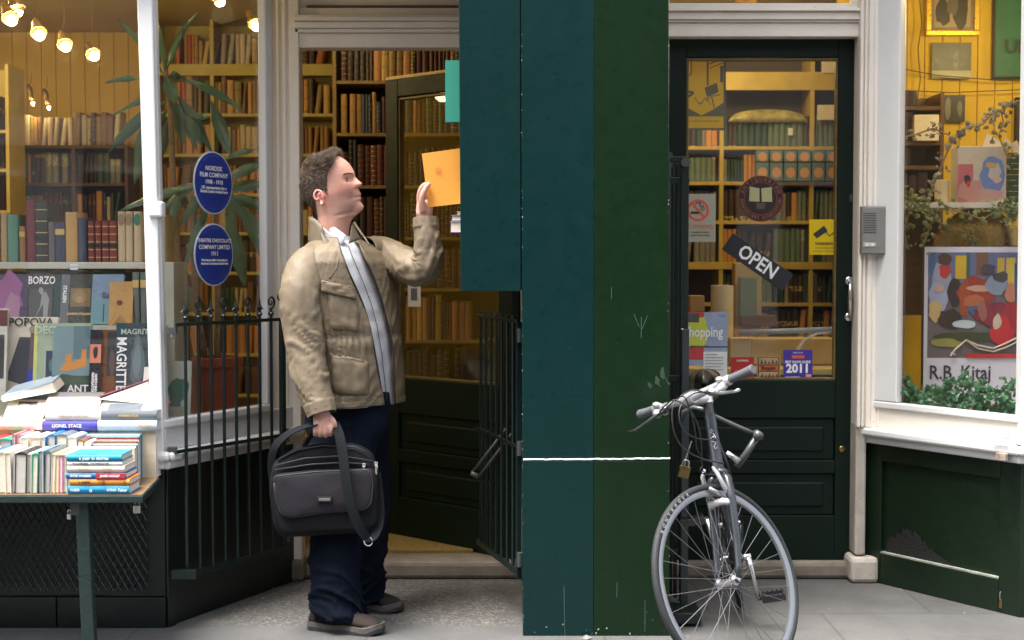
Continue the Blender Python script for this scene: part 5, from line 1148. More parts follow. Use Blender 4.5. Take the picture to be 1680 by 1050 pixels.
# ============================================================ closed book with boards, rounded spine and page block, in any frame
def cbook(label, o, a, b, c, L_, T, W, cm, pm=page_white, grp=None, name='book', title=None, tcol=None, tsz=.018, extra=None, img=None):
    """o corner; a = spine length direction, b = thickness direction, c = fore-edge -> spine direction"""
    o, a, b, c = Vector(o), Vector(a).normalized(), Vector(b).normalized(), Vector(c).normalized()
    t = thing(name, label, 'book', o + a*L_/2 + b*T/2, grp); k = min(.0025, T*.12)
    mb = MB(); mb.fr(o, a, b, c, (0,0,0), (L_,k,W)); mb.fr(o, a, b, c, (0,T-k,0), (L_,T,W))
    n = 6; ring0 = []
    for i in range(n+1):
        f = i/n; ring0.append(o + b*(T*f) + c*(W - .0005 + math.sin(math.pi*f)*min(.006,T*.22)))
    for i in range(n, -1, -1):
        f = i/n; ring0.append(o + b*(k+(T-2*k)*f) + c*(W - k - .0005))
    mb.loft([ring0, [q + a*L_ for q in ring0]])
    build('cover', mb, cm, t)
    mb = MB(); mb.fr(o, a, b, c, (.003,k,.003), (L_-.003,T-k,W-k-.001)); build('pages', mb, pm, t)
    return t
tb_z = .594
table = thing('bookstall_table', 'dark green trestle table crowded with books on the pavement', 'table', (-1.9,-.15,0))
YT0, YT1 = -.36, .06
tm = mat('table_green', (.006,.020,.019), .6, .3, 10, .5, 60, dirt=.4)
mb = MB(); xr0, xr1 = X(226,YT0)+.01, X(259,YT1)
mb.hexa([(-3.2,YT0,tb_z-.026),(xr0,YT0,tb_z-.026),(xr1,YT1,tb_z-.026),(-3.2,YT1,tb_z-.026)], [(-3.2,YT0,tb_z),(xr0,YT0,tb_z),(xr1,YT1,tb_z),(-3.2,YT1,tb_z)]); build('tabletop', mb, [tm], table, bevel=.003)
mb = MB(); mb.hexa([(-3.2,YT0+.004,tb_z+.0005),(xr0-.004,YT0+.004,tb_z+.0005),(xr1-.004,YT1,tb_z+.0005),(-3.2,YT1,tb_z+.0005)], [(-3.2,YT0+.004,tb_z+.004),(xr0-.004,YT0+.004,tb_z+.004),(xr1-.004,YT1,tb_z+.004),(-3.2,YT1,tb_z+.004)]); build('hardboard_sheet', mb, mat('hardboard', (.15,.095,.05), .8, .2, 10, .3, 60), table)
def leg(px0, Y, tilt=0):
    x = X(px0, Y); mb = MB(); mb.hexa([(x-.022+tilt,Y,0),(x+.024+tilt,Y,0),(x+.024+tilt,Y+.04,0),(x-.022+tilt,Y+.04,0)], [(x-.022,Y,tb_z-.027),(x+.024,Y,tb_z-.027),(x+.024,Y+.04,tb_z-.027),(x-.022,Y+.04,tb_z-.027)]); return build('leg', mb, tm, table, bevel=.003)
leg(128, YT0+.03, .02); leg(-260, YT0+.03)
mb = MB(); x = X(122,YT0); mb.box((x-.035,YT0+.028,tb_z-.075),(x-.0,YT0+.06,tb_z-.027)); build('leg_bracket', mb, iron_worn, table, bevel=.004)
mb = MB(); x = X(218,.0); mb.box((x-.03,-.03,tb_z-.08),(x+.01,.10,tb_z-.027)); build('wall_bracket', mb, tm, table, bevel=.004)
def padlock(name, label, px, py, Y, wpx, hpx, shackle, m, mats_, long_=False):
    c = P(px, py, Y); s_ = FPX/(Y-CAMY); w_, h = wpx/s_, hpx/s_
    t = thing(name, label, 'padlock', c)
    mb = MB(); mb.box((c.x-w_/2,Y-.008,c.z-h/2),(c.x+w_/2,Y+.008,c.z+h/2)); build('body', mb, m, t, bevel=.003)
    sh = shackle/s_; r_ = w_*.3
    pts = [c+Vector((-r_,0,h/2-.003)), c+Vector((-r_,0,h/2+sh-r_))] + [c+Vector((-math.cos(a)*r_,0,h/2+sh-r_+math.sin(a)*r_)) for a in [math.pi*k/6 for k in range(1,6)]] + [c+Vector((r_,0,h/2+sh-r_)), c+Vector((r_,0,h/2-.003))]
    mb = MB(); mb.tube(pts, .0028, 6); build('shackle', mb, mats_, t, smooth=True); return t
padlock('padlock', 'small silver padlock hanging under the book table\'s right end', 225, 835, .0, 12, 14, 9, silver, silver)
bpy.data.objects['padlock']['label'] = 'small silver padlock hanging under the right end of the book table'
padlock('padlock', 'tiny grey padlock hanging behind the table leg', 114, 847, -.25, 7, 10, 6, silver, silver)
# --- book jackets
CT = {k: mat('jacket_' + k, v, .35, .1, 9, .08, 60) for k, v in dict(white=(.74,.74,.72), cream=(.66,.58,.44), ivory=(.7,.66,.56), pink=(.62,.16,.38), rose=(.6,.2,.24), sky=(.25,.45,.6), blue=(.02,.15,.42), cyan=(.01,.23,.42), navy=(.02,.04,.12), green=(.02,.30,.17), black=(.02,.02,.022), grey=(.25,.25,.26), slate=(.13,.15,.17), orange=(.7,.25,.03), red=(.5,.03,.05), purple=(.07,.06,.35), lilac=(.45,.28,.6), yellow=(.65,.5,.1), brown=(.2,.1,.05), peach=(.65,.4,.27), teal=(.05,.25,.25), maroon=(.15,.02,.03), paleblue=(.45,.55,.65)).items()}
zt = tb_z + .0045
AX, AY, AZ = Vector((1,0,0)), Vector((0,1,0)), Vector((0,0,1))
def uprow(desc, pxs, Y, L_, Wz, q, jit=.012, grp=None, z=None, lean=0.0):
    """books on their fore-edges, spines up, tails to the camera"""
    for i, (p0, p1, ck, w_, pg) in enumerate(pxs):
        x0, x1 = X(p0,Y)+.0005, X(p1,Y)-.0005; tilt = q.uniform(-.03,.05) + lean
        c = Vector((tilt,0,1)).normalized(); b_ = Vector((1,0,-tilt)).normalized()
        t = cbook(f'{ck} book, {ORD[i]} from left {desc}', (x0, Y+q.uniform(0,jit), (z or zt)), AY, b_, c, L_*q.uniform(.9,1.05), x1-x0, Wz*w_, CT[ck], PG[pg], grp)
PG = {0: page_white, 1: page, 2: mat('grey_pages', (.5,.47,.42), .8, .1, 12, .3, 200)}
q = random.Random(4)
F0 = YT0 + .02
uprow('in the front row on the table', [(-62,-45,'grey',1,0),(-45,-30,'cream',1,1),(-30,-12,'blue',1,0),(-12,3,'cream',1.02,1),(3,13,'ivory',1.02,1),(13,17,'white',1,0),(17.5,37,'black',1,2),(37,45,'white',.98,2),(45.5,56,'green',.98,1),(56,62,'black',1.03,2),(62,66,'sky',1.06,1),(66,76,'slate',1.04,2),(76.5,83,'ivory',.98,1),(83,90,'yellow',.96,1),(90,97,'pink',.95,1),(97,104,'white',.96,1),(104,112,'grey',.9,1)], F0, .19, .143, q, grp='books of the front table row')
uprow('in the second row on the table', [(-50,-30,'orange',1,1),(-30,-10,'red',1,0),(-10,14,'green',1.0,2),(14,20,'rose',1.12,2),(20,31,'rose',1.1,2),(31,43,'white',1.06,1),(43,60,'cream',1.06,1),(60,70,'paleblue',1.06,1),(70,84,'blue',1.1,2),(84,103,'slate',1.1,1),(103,121,'paleblue',1.06,1),(121,132,'brown',.98,1),(132,142,'ivory',.95,0)], F0+.205, .19, .165, q, grp='books of the second table row')
# stack of six with spines to the camera
SX0 = F0 - .012
def layer(i, p0, p1, y0, y1, ck, label, title=None, tc=None, half=None):
    z0, z1 = P(0,y1,SX0).z, P(0,y0,SX0).z
    z0 = max(z0, zt)
    x0, x1 = X(p0,SX0), X(p1,SX0)
    t = cbook(label, (x0, SX0+.15, z0+.0003), AX, AZ, -AY, x1-x0, z1-z0-.0006, .15, CT[ck] if isinstance(ck,str) else ck, page_white, 'stack of six books at the table corner')
    yy = SX0 - .0068
    if half:
        mb = MB(); xm = x0+(x1-x0)*.5; mb.box((xm,yy+.001,z0+.002),(x1-.002,yy+.004,z1-.002)); build('spine_panel', mb, CT[half], t)
    if title:
        for s_, f, sz, m in title: text(s_, sz, ((x0+(x1-x0)*f), yy, (z0+z1)/2), UX, UZ, m, parent=t, bold=.0005, sx=.95)
    return t
layer(5, 107, 208, 796.5, 811, 'cyan', 'teal blue spine at the bottom of the table stack', [('o', .38, .02, ink_white), ('CHESS', .12, .012, ink_white), ('OTHO', .72, .012, ink_white), ('Faber', .9, .015, ink_white)])
layer(4, 110, 209, 786, 796, 'orange', 'orange spine second from the bottom of the table stack', [('A. GREENE', .25, .009, ink_black), ('| |||', .55, .016, ink_black), ('G', .92, .012, ink_black)])
layer(3, 104, 203, 775.5, 785.5, 'blue', 'half blue half red spine third from the bottom of the stack', [('PETER WARREN', .25, .011, ink_white), ('JAMES HADLEY', .74, .011, ink_white)], half='red')
layer(2, 106, 201, 764, 775, 'cream', 'cream spine third from the top of the table stack', [('the garden', .3, .009, mat('pale_brown_ink', (.4,.3,.2), .6)), ('STORIES', .7, .009, mat('pale_brown_ink', (.4,.3,.2), .6))])
layer(1, 106, 197, 757.5, 763.5, 'white', 'thin white spine second from the top of the stack', [('W.A.DARLING', .25, .009, ink_black), ('THE TIMES READER', .6, .008, mat('dark_grey_ink', (.1,.11,.13), .6))])
layer(0, 106, 196, 746, 757, 'cyan', 'bright blue and white spine topping the table stack', [('a year in stories', .5, .017, ink_white)])
# rows running left to right, ends to the right
Yr = F0 + .165
cols_ = ['cream','yellow','white','navy','paleblue','brown','white','red','black','ivory','sky','teal','white','slate']
x_end0 = 215
for i, ck in enumerate(cols_):
    T = .0135 + .006*q.random(); f = i/len(cols_)
    xr = X(216,Yr) + .004 + (Yr - F0 - .165)*.12 ; Ln = .24 + q.uniform(-.012,.012)
    cbook(f'{ck} book, {ORD[i]} from the street at the right table end', (xr - Ln + q.uniform(-.003,.003), Yr, zt), AX, AY, AZ, Ln, T, .135 + .04*f + q.uniform(-.004,.006), CT[ck], PG[i%2], 'books lying along the right end of the table')
    Yr += T + .0006
# backs: spine-out stacks and leaning picture books
def flat(label, p0, p1, y0, y1, Y, ck, W=.16, title=None, pm=page_white, tc=ink_white, a=AX, b=AZ, c=-AY, z0=None):
    zz0, zz1 = P(0,y1,Y).z, P(0,y0,Y).z; x0, x1 = X(p0,Y), X(p1,Y)
    t = cbook(label, (x0, Y+W, zz0), a, b, c, x1-x0, zz1-zz0, W, CT[ck], pm, 'books stacked along the back of the table')
    if title: text(title[0], title[1], (x0+(x1-x0)*title[2], Y-.0065, (zz0+zz1)/2), UX, UZ, tc, parent=t, sx=.95, bold=.0005)
    return t
Yb = -.075
mb = MB()
for i, (p0, p1, ck) in enumerate(((-60,66,'ivory'),(66,156,'grey'),(157,254,'cream'))):
    # hidden lower books carrying the visible ones
    x0, x1 = X(p0,Yb+.1), X(p1-2,Yb+.1)
    cbook(f'{ck} book low in the back table row, {ORD[i]} from left', (x0, Yb+.26, zt), AX, AZ, -AY, x1-x0, P(0,706.5,Yb+.09).z-zt, .15, CT[ck], page_white, 'books stacked along the back of the table')
Yb = .015
flat('purple blue spine lettered white at the back of the table', 67, 156, 691, 706, Yb, 'purple', title=('LIONEL STACE', .018, .45))
flat('pale blue and cream spine at the right back of the table', 157, 255, 690, 706, Yb, 'paleblue', title=('the lakes', .014, .8), tc=ink_gold)
flat('long ivory spine at the left back of the table', -70, 66, 691, 705, Yb, 'ivory')
flat('pale cream spine above the purple one', 71, 163, 675, 690, Yb+.01, 'ivory', title=('TORQUIL NORTON', .013, .5), tc=mat('pale_brown_ink', (.4,.3,.2), .6))
flat('dark and gold spine above the pale blue one', 163, 255, 674, 689.5, Yb+.01, 'slate', title=('MARINE ATLAS', .012, .5), tc=ink_gold)
def leaner(label, p0, p1, y0, y1, Y, ck, arts, thick=.018, tilt=.10, ux=AX):
    a, b = P(p0,y1,Y), P(p1,y1,Y); h = P(p0,y0,Y+tilt).z - a.z; wd = b.x-a.x
    t = thing('book', label, 'book', ((a.x+b.x)/2,Y,a.z), 'picture books leaning at the back of the table'); uz = Vector((0,tilt,h)).normalized(); n = ux.cross(uz); H = Vector((0,tilt,h)).length
    mb = MB(); mb.fr(a, ux, uz, n, (0,0,-.002),(wd,H,0)); mb.fr(a, ux, uz, n, (0,0,-thick),(wd,H,-thick+.002)); build('cover', mb, CT[ck], t)
    mb = MB(); mb.fr(a, ux, uz, n, (.003,.003,-thick+.0025),(wd-.003,H-.003,-.0025)); build('pages', mb, page, t)
    for i, (poly, cc) in enumerate(arts): art(t, [(p[0]*wd,p[1]*H) for p in poly], col_m('art_%d_%d_%d' % (int(cc[0]*99), int(cc[1]*99), int(cc[2]*99)), cc, .35), a, ux, uz, n, .0008+.0003*i)
    return t
leaner('cream picture book with a dark photograph, leaning at left back', 3, 68, 650, 692, Yb+.05, 'cream', [(rect(.0,.86,1,1),(.05,.05,.08)),(rect(.27,.05,.75,.78),(.06,.045,.035)),(blob(.4,.6,.1,.1,10,80),(.4,.35,.3)),(blob(.52,.58,.06,.1,10,81),(.35,.3,.25))])
leaner('grey and lilac picture book leaning at centre back', 69, 160, 643, 676, Yb+.05, 'grey', [(rect(0,0,1,.92),(.33,.3,.27)),(blob(.3,.55,.12,.35,10,82),(.3,.26,.36)),(blob(.7,.55,.22,.25,12,83),(.38,.37,.4)),(blob(.48,.15,.05,.15,9,84),(.5,.1,.04)),(blob(.22,.15,.12,.12,10,85),(.2,.17,.12))])
leaner('white picture book with a lilac edge, leaning at right back', 161, 250, 652, 674, Yb+.05, 'white', [(rect(0,.8,1,.95),(.4,.25,.6)),(rect(.15,.0,.78,.5),(.1,.12,.14))])
# open book propped like a tent
t = thing('book', 'white open book propped like a tent on the back stack', 'book', P(212,660,Yb+.12))
pA, pB, pC = P(161,652,Yb+.10), P(243,624,Yb+.16), P(263,668,Yb+.12)
mb = MB(); mb.prism([pA, P(163,649,Yb+.1), pB+Vector((0,0,.004)), pB], (0,.16,.0)); mb.prism([pB, pB+Vector((0,0,.005)), pC+Vector((.004,0,0)), pC], (0,.16,0)); build('cover', mb, CT['rose'], t)
mb = MB(); mb.prism([P(163,655,Yb+.1), pB-Vector((0,0,.004)), P(254,664,Yb+.1)], (0,.15,0)); build('pages', mb, page_white, t)
t = thing('book', 'pale book lying slanted at the far left back of the table', 'book', P(40,650,Yb+.1))
pA, pB = P(1,654,Yb+.1), P(86,628,Yb+.14)
mb = MB(); mb.prism([pA, pA+Vector((0,0,.006)), pB+Vector((0,0,.005)), pB], (0,.15,.03)); build('cover', mb, CT['paleblue'], t)
mb = MB(); mb.prism([pA-Vector((0,0,.001)), pB-Vector((0.0,0,.001)), P(92,643,Yb+.12), pA+Vector((.01,0,-.012))], (0,.15,.03)); build('pages', mb, page, t)
# books in the hanging cabinet
cbook('pale green hardback standing in the hanging cabinet above the booklet', (X(731,.06), .07, Z(199,.07)), AZ, AY, -AX, Z(100,.07)-Z(199,.07), .035, .17, mat('jacket_sea_green', (.03,.24,.17), .4, .05), page_white) if False else None
def cabbook(label, px, y0, y1, Y, T, m, pm=page_white):
    x0 = X(px, Y); z0, z1 = Z(y1,Y), Z(y0,Y)
    return cbook(label, (x0, Y, z0), AZ, AY, Vector((1,0,0)), z1-z0, T, .14, m, pm, 'books standing in the hanging cabinet')
cabbook('sea green hardback jutting out of the hanging cabinet', 731, 99, 200, .07, .03, mat('jacket_sea_green', (.03,.24,.17), .4, .05))
for i, (px, y0, y1, ck) in enumerate(((748,103,200,'white'),(752,110,200,'navy'),(751,106,200,'cream'))): cabbook(f'{ck} book just showing beyond the sea green hardback', px, y0, y1, .11+.04*i, .03, CT[ck])
for i, (px, y0, y1, ck) in enumerate(((738,362.5,381,'lilac'),(740,352,362,'grey'),(749,346,351.5,'cream'))):
    Y = .06; x0 = X(px,Y); cbook(f'{["lilac and cream","grey edged","small cream"][i]} book in the flat pile jutting from the hanging cabinet', (x0, Y+.03, Z(y1,Y)), AY, AZ, AX, .2, Z(y0,Y)-Z(y1,Y)-.001, .15, CT[ck], page, 'pile of books lying in the hanging cabinet')

# ============================================================ iron gates
def iron_gate(label, p0, p1, z0, zt_, zm, nb, tall=(), knob=False, finials=True, stile=True, seed=1):
    p0, p1 = Vector(p0), Vector(p1); d = (p1-p0); Lg = d.length; d.normalize()
    g = thing('iron_gate', label, 'gate', ((p0.x+p1.x)/2,(p0.y+p1.y)/2,z0))
    nrm = d.cross(AZ)
    for nm_, z, hh in (('top_rail', zt_, .007), ('middle_rail', zm, .007), ('bottom_rail', z0, .012)):
        mb = MB(); mb.fr(p0, d, AZ, nrm, (-.03,z-hh,-.006),(Lg+.02,z+hh,.006)); build(nm_, mb, iron, g, bevel=.002)
    for i in range(nb):
        q_ = p0 + d*(Lg*(i+.35)/nb); mb = MB()
        top = zt_ + (.05 if finials else .02)
        mb.tube([q_+AZ*(z0-.01), q_+AZ*top], .0068, 8)
        o = build('bar', mb, iron, g)
        if finials:
            mb = MB(); b0 = q_ + AZ*top
            mb.lathe(b0-AZ*.03, AZ, [(.009,0),(.013,.006),(.009,.012)], 10)
            if i % 2 == 0:
                for s_ in (-1,1): mb.tube([b0-AZ*.012, b0+d*s_*.012+AZ*.004, b0+d*s_*.021-AZ*.004], [.005,.0045,.002], 6)
                mb.lathe(b0-AZ*.02, AZ, [(.005,0),(.010,.024),(.006,.04),(.0008,.068)], 8)
                build('spear_finial', mb, iron, o)
            else:
                c_ = b0 + AZ*.012; pts = []
                for k in range(22):
                    a = -math.pi/2 + k*.42; r_ = .028*(1-k/26); pts.append(c_ + d*math.cos(a)*r_*.9 + AZ*(.012+math.sin(a)*r_))
                mb.tube([b0-AZ*.02]+pts, [.006]+[.0055*(1-.5*k/22) for k in range(22)], 6); build('scroll_finial', mb, iron, o)
    if stile:
        mb = MB(); mb.fr(p1, d, AZ, nrm, (.012,z0-.02,-.01),(.036,zt_+.0,.01)); build('hinge_stile', mb, iron, g, bevel=.002)
        for z in (z0+.06, zm+.0, zt_-.05): build('hinge', MB().lathe(p1+d*.045+AZ*(z-.03), AZ, [(.013,0),(.013,.055)], 10), iron_worn, g)
    return g, d, nrm
gl_, gd, gn = iron_gate('black iron gate with spear and scroll finials before the side window', (X(295,.11),.11,0), (X(456,.60),.60,0), .205, 1.18, .69, 8)
mb = MB(); c_ = P(462,487,.70); mb.ball(c_, .02, 12); mb.tube([c_, c_+Vector((.035,.05,.0))], .008, 8); build('ball_stop', mb, iron, gl_, smooth=True)
for py in (541, 738):
    p_ = P(283,py,.10); mb = MB(); mb.box((p_.x-.018,.09,p_.z-.016),(p_.x+.016,.115,p_.z+.012)); mb.tube([p_, p_+Vector((.0,-.01,-.035))], .006, 6); build('latch', mb, iron_worn, gl_, bevel=.002)
p_ = P(303,943,.08); mb = MB(); mb.box((p_.x-.05,.075,p_.z-.018),(p_.x+.045,.10,p_.z+.018)); build('bolt_plate', mb, iron, gl_, bevel=.002)
gr_, gd2, gn2 = iron_gate('dark iron gate folded back edge-on beside the pillar at the doorway', (X(786,.76),.76,0), (X(848,.18),.18,0), .205, 1.19, .70, 7, finials=False)
mb = MB()
a_, b_ = P(779,778,.45), P(838,702,.45)
for off in (-.008,.012): mb.tube([a_+Vector((off*1.2,0,-off)), b_+Vector((off*1.2,0,-off*1.0))], .006, 8)
mb.tube([a_+Vector((-.016,0,.006)), a_+Vector((.018,0,-.012))], .011, 8); build('latch_arm', mb, iron_worn, gr_, smooth=True)
# tall folding gate beyond the pillar's right edge
g3 = thing('folding_gate', 'tall dark green folding gate edge-on between pillar and closed door', 'gate', (X(1112,.4),.4,.03))
for i, (px, Y, y0, w_) in enumerate(((1124,.30,264,13),(1111,.36,268,6),(1104,.42,272,5),(1100,.5,250,7))):
    a = P(px-w_/2,y0,Y); b = P(px+w_/2,y0,Y); mb = MB(); mb.box((a.x,Y,.06),(b.x,Y+.012,a.z)); build('bar', mb, iron if i != 3 else iron_worn, g3, bevel=.002)
mb = MB(); c_ = P(1125,263,.29); mb.lathe(c_+Vector((0,-.005,-.008)), (0,1,0), [(.019,0),(.019,.03)], 16); build('pivot_boss', mb, iron_worn, g3)
for py in (262, 296, 620, 905): mb = MB(); p_ = P(1112,py,.33); mb.box((X(1098,.33),.318,p_.z-.012),(X(1130,.33),.329,p_.z+.012)); build('cross_link', mb, iron, g3, bevel=.002)
mb = MB(); p_ = P(1119,542,.285); mb.lathe(p_, (0,-1,0), [(.009,0),(.009,.006),(.004,.01)], 12); build('stud', mb, chrome, g3, smooth=True)
mb = MB(); mb.box((X(1119,.27),.26,.05),(X(1131,.27),.29,Z(540,.27))); build('lock_stile', mb, mat('slate_iron', (.03,.045,.05), .35, .2, 10, .2, 60), g3, bevel=.002)
mb = MB(); mb.box((X(1104,.2),.12,.012),(X(1150,.2),.30,.055)); build('floor_socket', mb, iron, g3, bevel=.004)
t = padlock('padlock', 'brass padlock hanging by a long shackle from the folding gate', 1122, 774, .1, 19, 20, 10, brass, silver)
t.rotation_euler = (0, R(12), 0)
mb = MB(); mb.tube([P(1121,765,.1), P(1120,755,.1), P(1124,722,.12)], .003, 6); build('hasp_pin', mb, silver, t)
padlock('padlock', 'small brass padlock at the foot of the right riser', 1643, 990, .35, 9, 16, 12, brass, silver)
rust = mat('rusted_patch', (.18,.09,.05), .9, .5, 30, .8, 90)
# ============================================================ entry phone
ep = thing('entry_phone', 'grey metal entry phone with speaker slots on the white pilaster', 'intercom', P(1432,417,.86))
met = mat('brushed_grey', (.22,.22,.2), .4, .12, 12, .2, 90, metal=.4)
a, b = P(1412,417,.86), P(1453,338,.86)
build('body', MB().box((a.x,.852,a.z),(b.x,.888,b.z)), met, ep, bevel=.004)
build('face_plate', MB().box((a.x+.005,.849,a.z+.005),(b.x-.005,.853,b.z-.005)), mat('brushed_plate', (.28,.28,.26), .35, .12, 12, .2, 90, metal=.5), ep, bevel=.001)
for k in range(9):
    zz = P(0,350+k*3.9,.85).z; build('speaker_slot', MB().box((P(1420,0,.85).x,.8475,zz-.0012),(P(1441,0,.85).x,.8492,zz+.0012)), black, ep)
build('call_button', MB().box((P(1420,0,.85).x,.846,P(0,405,.85).z),(P(1441,0,.85).x,.8492,P(0,398,.85).z)), mat('button_grey', (.4,.4,.38), .4), ep, bevel=.001)
build('name_card', MB().box((P(1424,0,.85).x,.8452,P(0,403.5,.85).z),(P(1438,0,.85).x,.846,P(0,399.5,.85).z)), paper_white, ep)
text('BELL', .007, (P(1431,0,.85).x,.8448,P(0,401.5,.85).z), UX, UZ, ink_black, parent=ep)
# small litter and grit on the paving
q = random.Random(9)
for i, (px, py, s_) in enumerate(((1520,971,.008),(1558,982,.005),(1478,968,.004),(1582,1007,.004),(1420,985,.003),(446,966,.010),(432,982,.008),(318,1018,.004),(1226,1010,.003),(1360,1000,.003))):
    g = G(px, py); mb = MB(); n = 7; ring = [Vector((g.x+math.cos(2*math.pi*k/n)*s_*.7*q.uniform(.6,1.5), g.y+math.sin(2*math.pi*k/n)*s_*q.uniform(.6,2), .003)) for k in range(n)]
    mb.add([Vector((g.x,g.y,.003+s_*.5))]+ring, [(0,1+k,1+(k+1)%n) for k in range(n)])
    o = build('paper_scrap', mb, mat('scrap_grey', (.35,.34,.32), .8), at=(g.x,g.y,0)); tag(o, 'tiny white paint flakes and scraps scattered on the paving', 'litter', 'white scraps on the paving')
g = G(962, 1046); mb = MB(); n = 9; mb.add([Vector((g.x,g.y-.02,.016))]+[Vector((g.x+math.cos(2*math.pi*k/n)*.02*q.uniform(.6,1.2), g.y-.02+math.sin(2*math.pi*k/n)*.02, .001+.012*q.random())) for k in range(n)], [(0,1+k,1+(k+1)%n) for k in range(n)])
tag(build('crumpled_paper', mb, mat('crumpled', (.2,.185,.16), .8, .3, 60, .6, 90), at=(g.x,g.y,0)), 'crumpled pale paper at the foot of the teal pillar', 'litter')
# ============================================================ bicycle, front wheel to the street, leaning on the folding gate
fork_grey = mat('bike_slate_paint', (.018,.022,.029), .30, .08, 9, .05, 60, coat=.4)
rubber = mat('tyre_rubber', (.018,.02,.023), .7, .2, 12, .5, 160)
grip_m = mat('grip_rubber', (.085,.09,.1), .7, .1, 12, .4, 160)
alloy = mat('white_silver_alloy', (.46,.46,.47), .38, .04, 9, 0, 60, metal=.6)
rim_m = mat('rim_alloy', (.26,.27,.285), .4, .04, 9, 0, 60, metal=.7)
steel = mat('spoke_steel', (.20,.20,.21), .4, .05, 9, 0, metal=.8)
cable_m = mat('cable_housing', (.02,.02,.022), .4, .1, 9, .05)
bhead = Vector((-.12,-1.0,0)).normalized(); bleft = Vector((0,0,1)).cross(bhead)
F0c = Vector((.825,-.54,0)); LEAN = R(9.5); STEER = R(-44)
bike = thing('bicycle', 'grey city bicycle facing the street, leaning beside the green pillar', 'bicycle', tuple(F0c))
Wb = Vector((0,0,1))*math.cos(LEAN) - bleft*math.sin(LEAN); Lb = bleft*math.cos(LEAN) + Vector((0,0,1))*math.sin(LEAN)
def B(x, y, z): return F0c + bhead*x + Lb*y + Wb*z
RW = .343; HA = R(71); sax = Vector((-math.cos(HA),0,math.sin(HA))); A0_ = Vector((.07,0,0))
Ms = Matrix.Rotation(STEER, 3, sax)
def FR(x, y, z):     # point of the steered front assembly, given as if the bars were straight
    p = Ms @ (Vector((x,y,z)) - A0_) + A0_
    return B(p.x, p.y, p.z)
hub_p = FR(0,0,RW); drop = min((hub_p + (FR(math.cos(a)*RW,0,RW+math.sin(a)*RW) - hub_p)).z for a in [2*math.pi*k/90 for k in range(90)])
F0c = F0c - Vector((0,0,drop))       # rest the tyre on the paving
def wheel(name, ptf, c, parent, text_on=True, nsp=32):
    """ptf maps flat wheel coordinates to the world"""
    w_ = build(name, ringmb(ptf, c, RW-.0125, .0130, 96, 12), rubber, bike, smooth=True)
    mb = MB(); prof = [(RW-.022,-.009),(RW-.030,-.0105),(RW-.042,-.006),(RW-.043,.006),(RW-.030,.0105),(RW-.022,.009)]
    rings = [[ptf(c[0]+math.cos(a)*r_, y, c[1]+math.sin(a)*r_) for r_, y in prof] for a in [2*math.pi*k/72 for k in range(72)]]
    rings.append(rings[0]); mb.loft(rings, cap=False); build('rim', mb, rim_m, w_, auto=True)
    mb = MB(); h0, h1 = ptf(c[0],-.048,c[1]), ptf(c[0],.048,c[1]); ax = (h1-h0).normalized()
    mb.lathe(h0, ax, [(.004,-.012),(.009,-.01),(.009,.0),(.019,.008),(.019,.012),(.012,.016),(.011,.08),(.019,.084),(.019,.088),(.009,.096),(.009,.105),(.004,.108)], 18); build('hub', mb, silver, w_, auto=True)
    for k in range(nsp):
        a = 2*math.pi*k/nsp; sgn_ = 1 if k % 2 else -1; off = (1 if (k//2) % 2 else -1)*R(64)
        mb = MB(); mb.tube([ptf(c[0]+math.cos(a+off)*.018, sgn_*.036, c[1]+math.sin(a+off)*.018), ptf(c[0]+math.cos(a)*(RW-.042), 0, c[1]+math.sin(a)*(RW-.042))], .0012, 5); build('spoke', mb, steel, w_)
    return w_
def ringmb(ptf, c, R0, r_, n, m):
    mb = MB(); rings = []
    for i in range(n+1):
        a = 2*math.pi*i/n; rings.append([ptf(c[0]+math.cos(a)*(R0+r_*math.cos(b)), r_*math.sin(b), c[1]+math.sin(a)*(R0+r_*math.cos(b))) for b in [2*math.pi*j/m for j in range(m)]])
    mb.loft(rings, cap=False); return mb
# the front tyre carries white lettering on its side
fw = wheel('front_wheel', FR, (0,RW), bike)
rw = wheel('rear_wheel', B, (-1.05,RW), bike, nsp=28)
word = 'BONTRAGER'; 
for side in (1,):
    a0, a1 = R(84), R(50)
    # choose the arc that faces up-left in the picture
    for k, ch in enumerate(word):
        a = a1 + (a0-a1)*k/(len(word)-1)
        f = a
        # reading direction: rim tangent seen from side -y
        p = FR(math.cos(f)*(RW-.013), 0.0134, RW+math.sin(f)*(RW-.013)); p2 = FR(math.cos(f)*(RW), 0.0134, RW+math.sin(f)*(RW))
        up_ = (p2-p).normalized(); nrm_ = (FR(0,1,RW)-FR(0,0,RW)).normalized(); rt = up_.cross(nrm_)
        text(ch, .0175, p + nrm_*.0004, rt, up_, mat('tyre_lettering', (.22,.22,.22), .6), parent=fw, bold=.0008)
# fork
mb = MB()
for s_ in (-1, 1):
    mb.tube([FR(-.165,s_*.018,.69), FR(-.150,s_*.042,.665), FR(-.125,s_*.050,.60), FR(-.075,s_*.052,.48), FR(-.025,s_*.052,.38), FR(0,s_*.052,RW+.004)], [.015,.017,.0155,.014,.0115,.009], 12)
    mb.lathe(FR(0,s_*.046,RW), FR(0,1,RW)-FR(0,0,RW), [(.012,0),(.012,.010)] if s_ > 0 else [(.012,-.010),(.012,.0)], 12)
mb.tube([FR(-.160,-.035,.683), FR(-.168,0,.70), FR(-.160,.035,.683)], [.016,.019,.016], 12)
build('fork', mb, fork_grey, bike, smooth=True)
def sa(t): return A0_ + sax*t
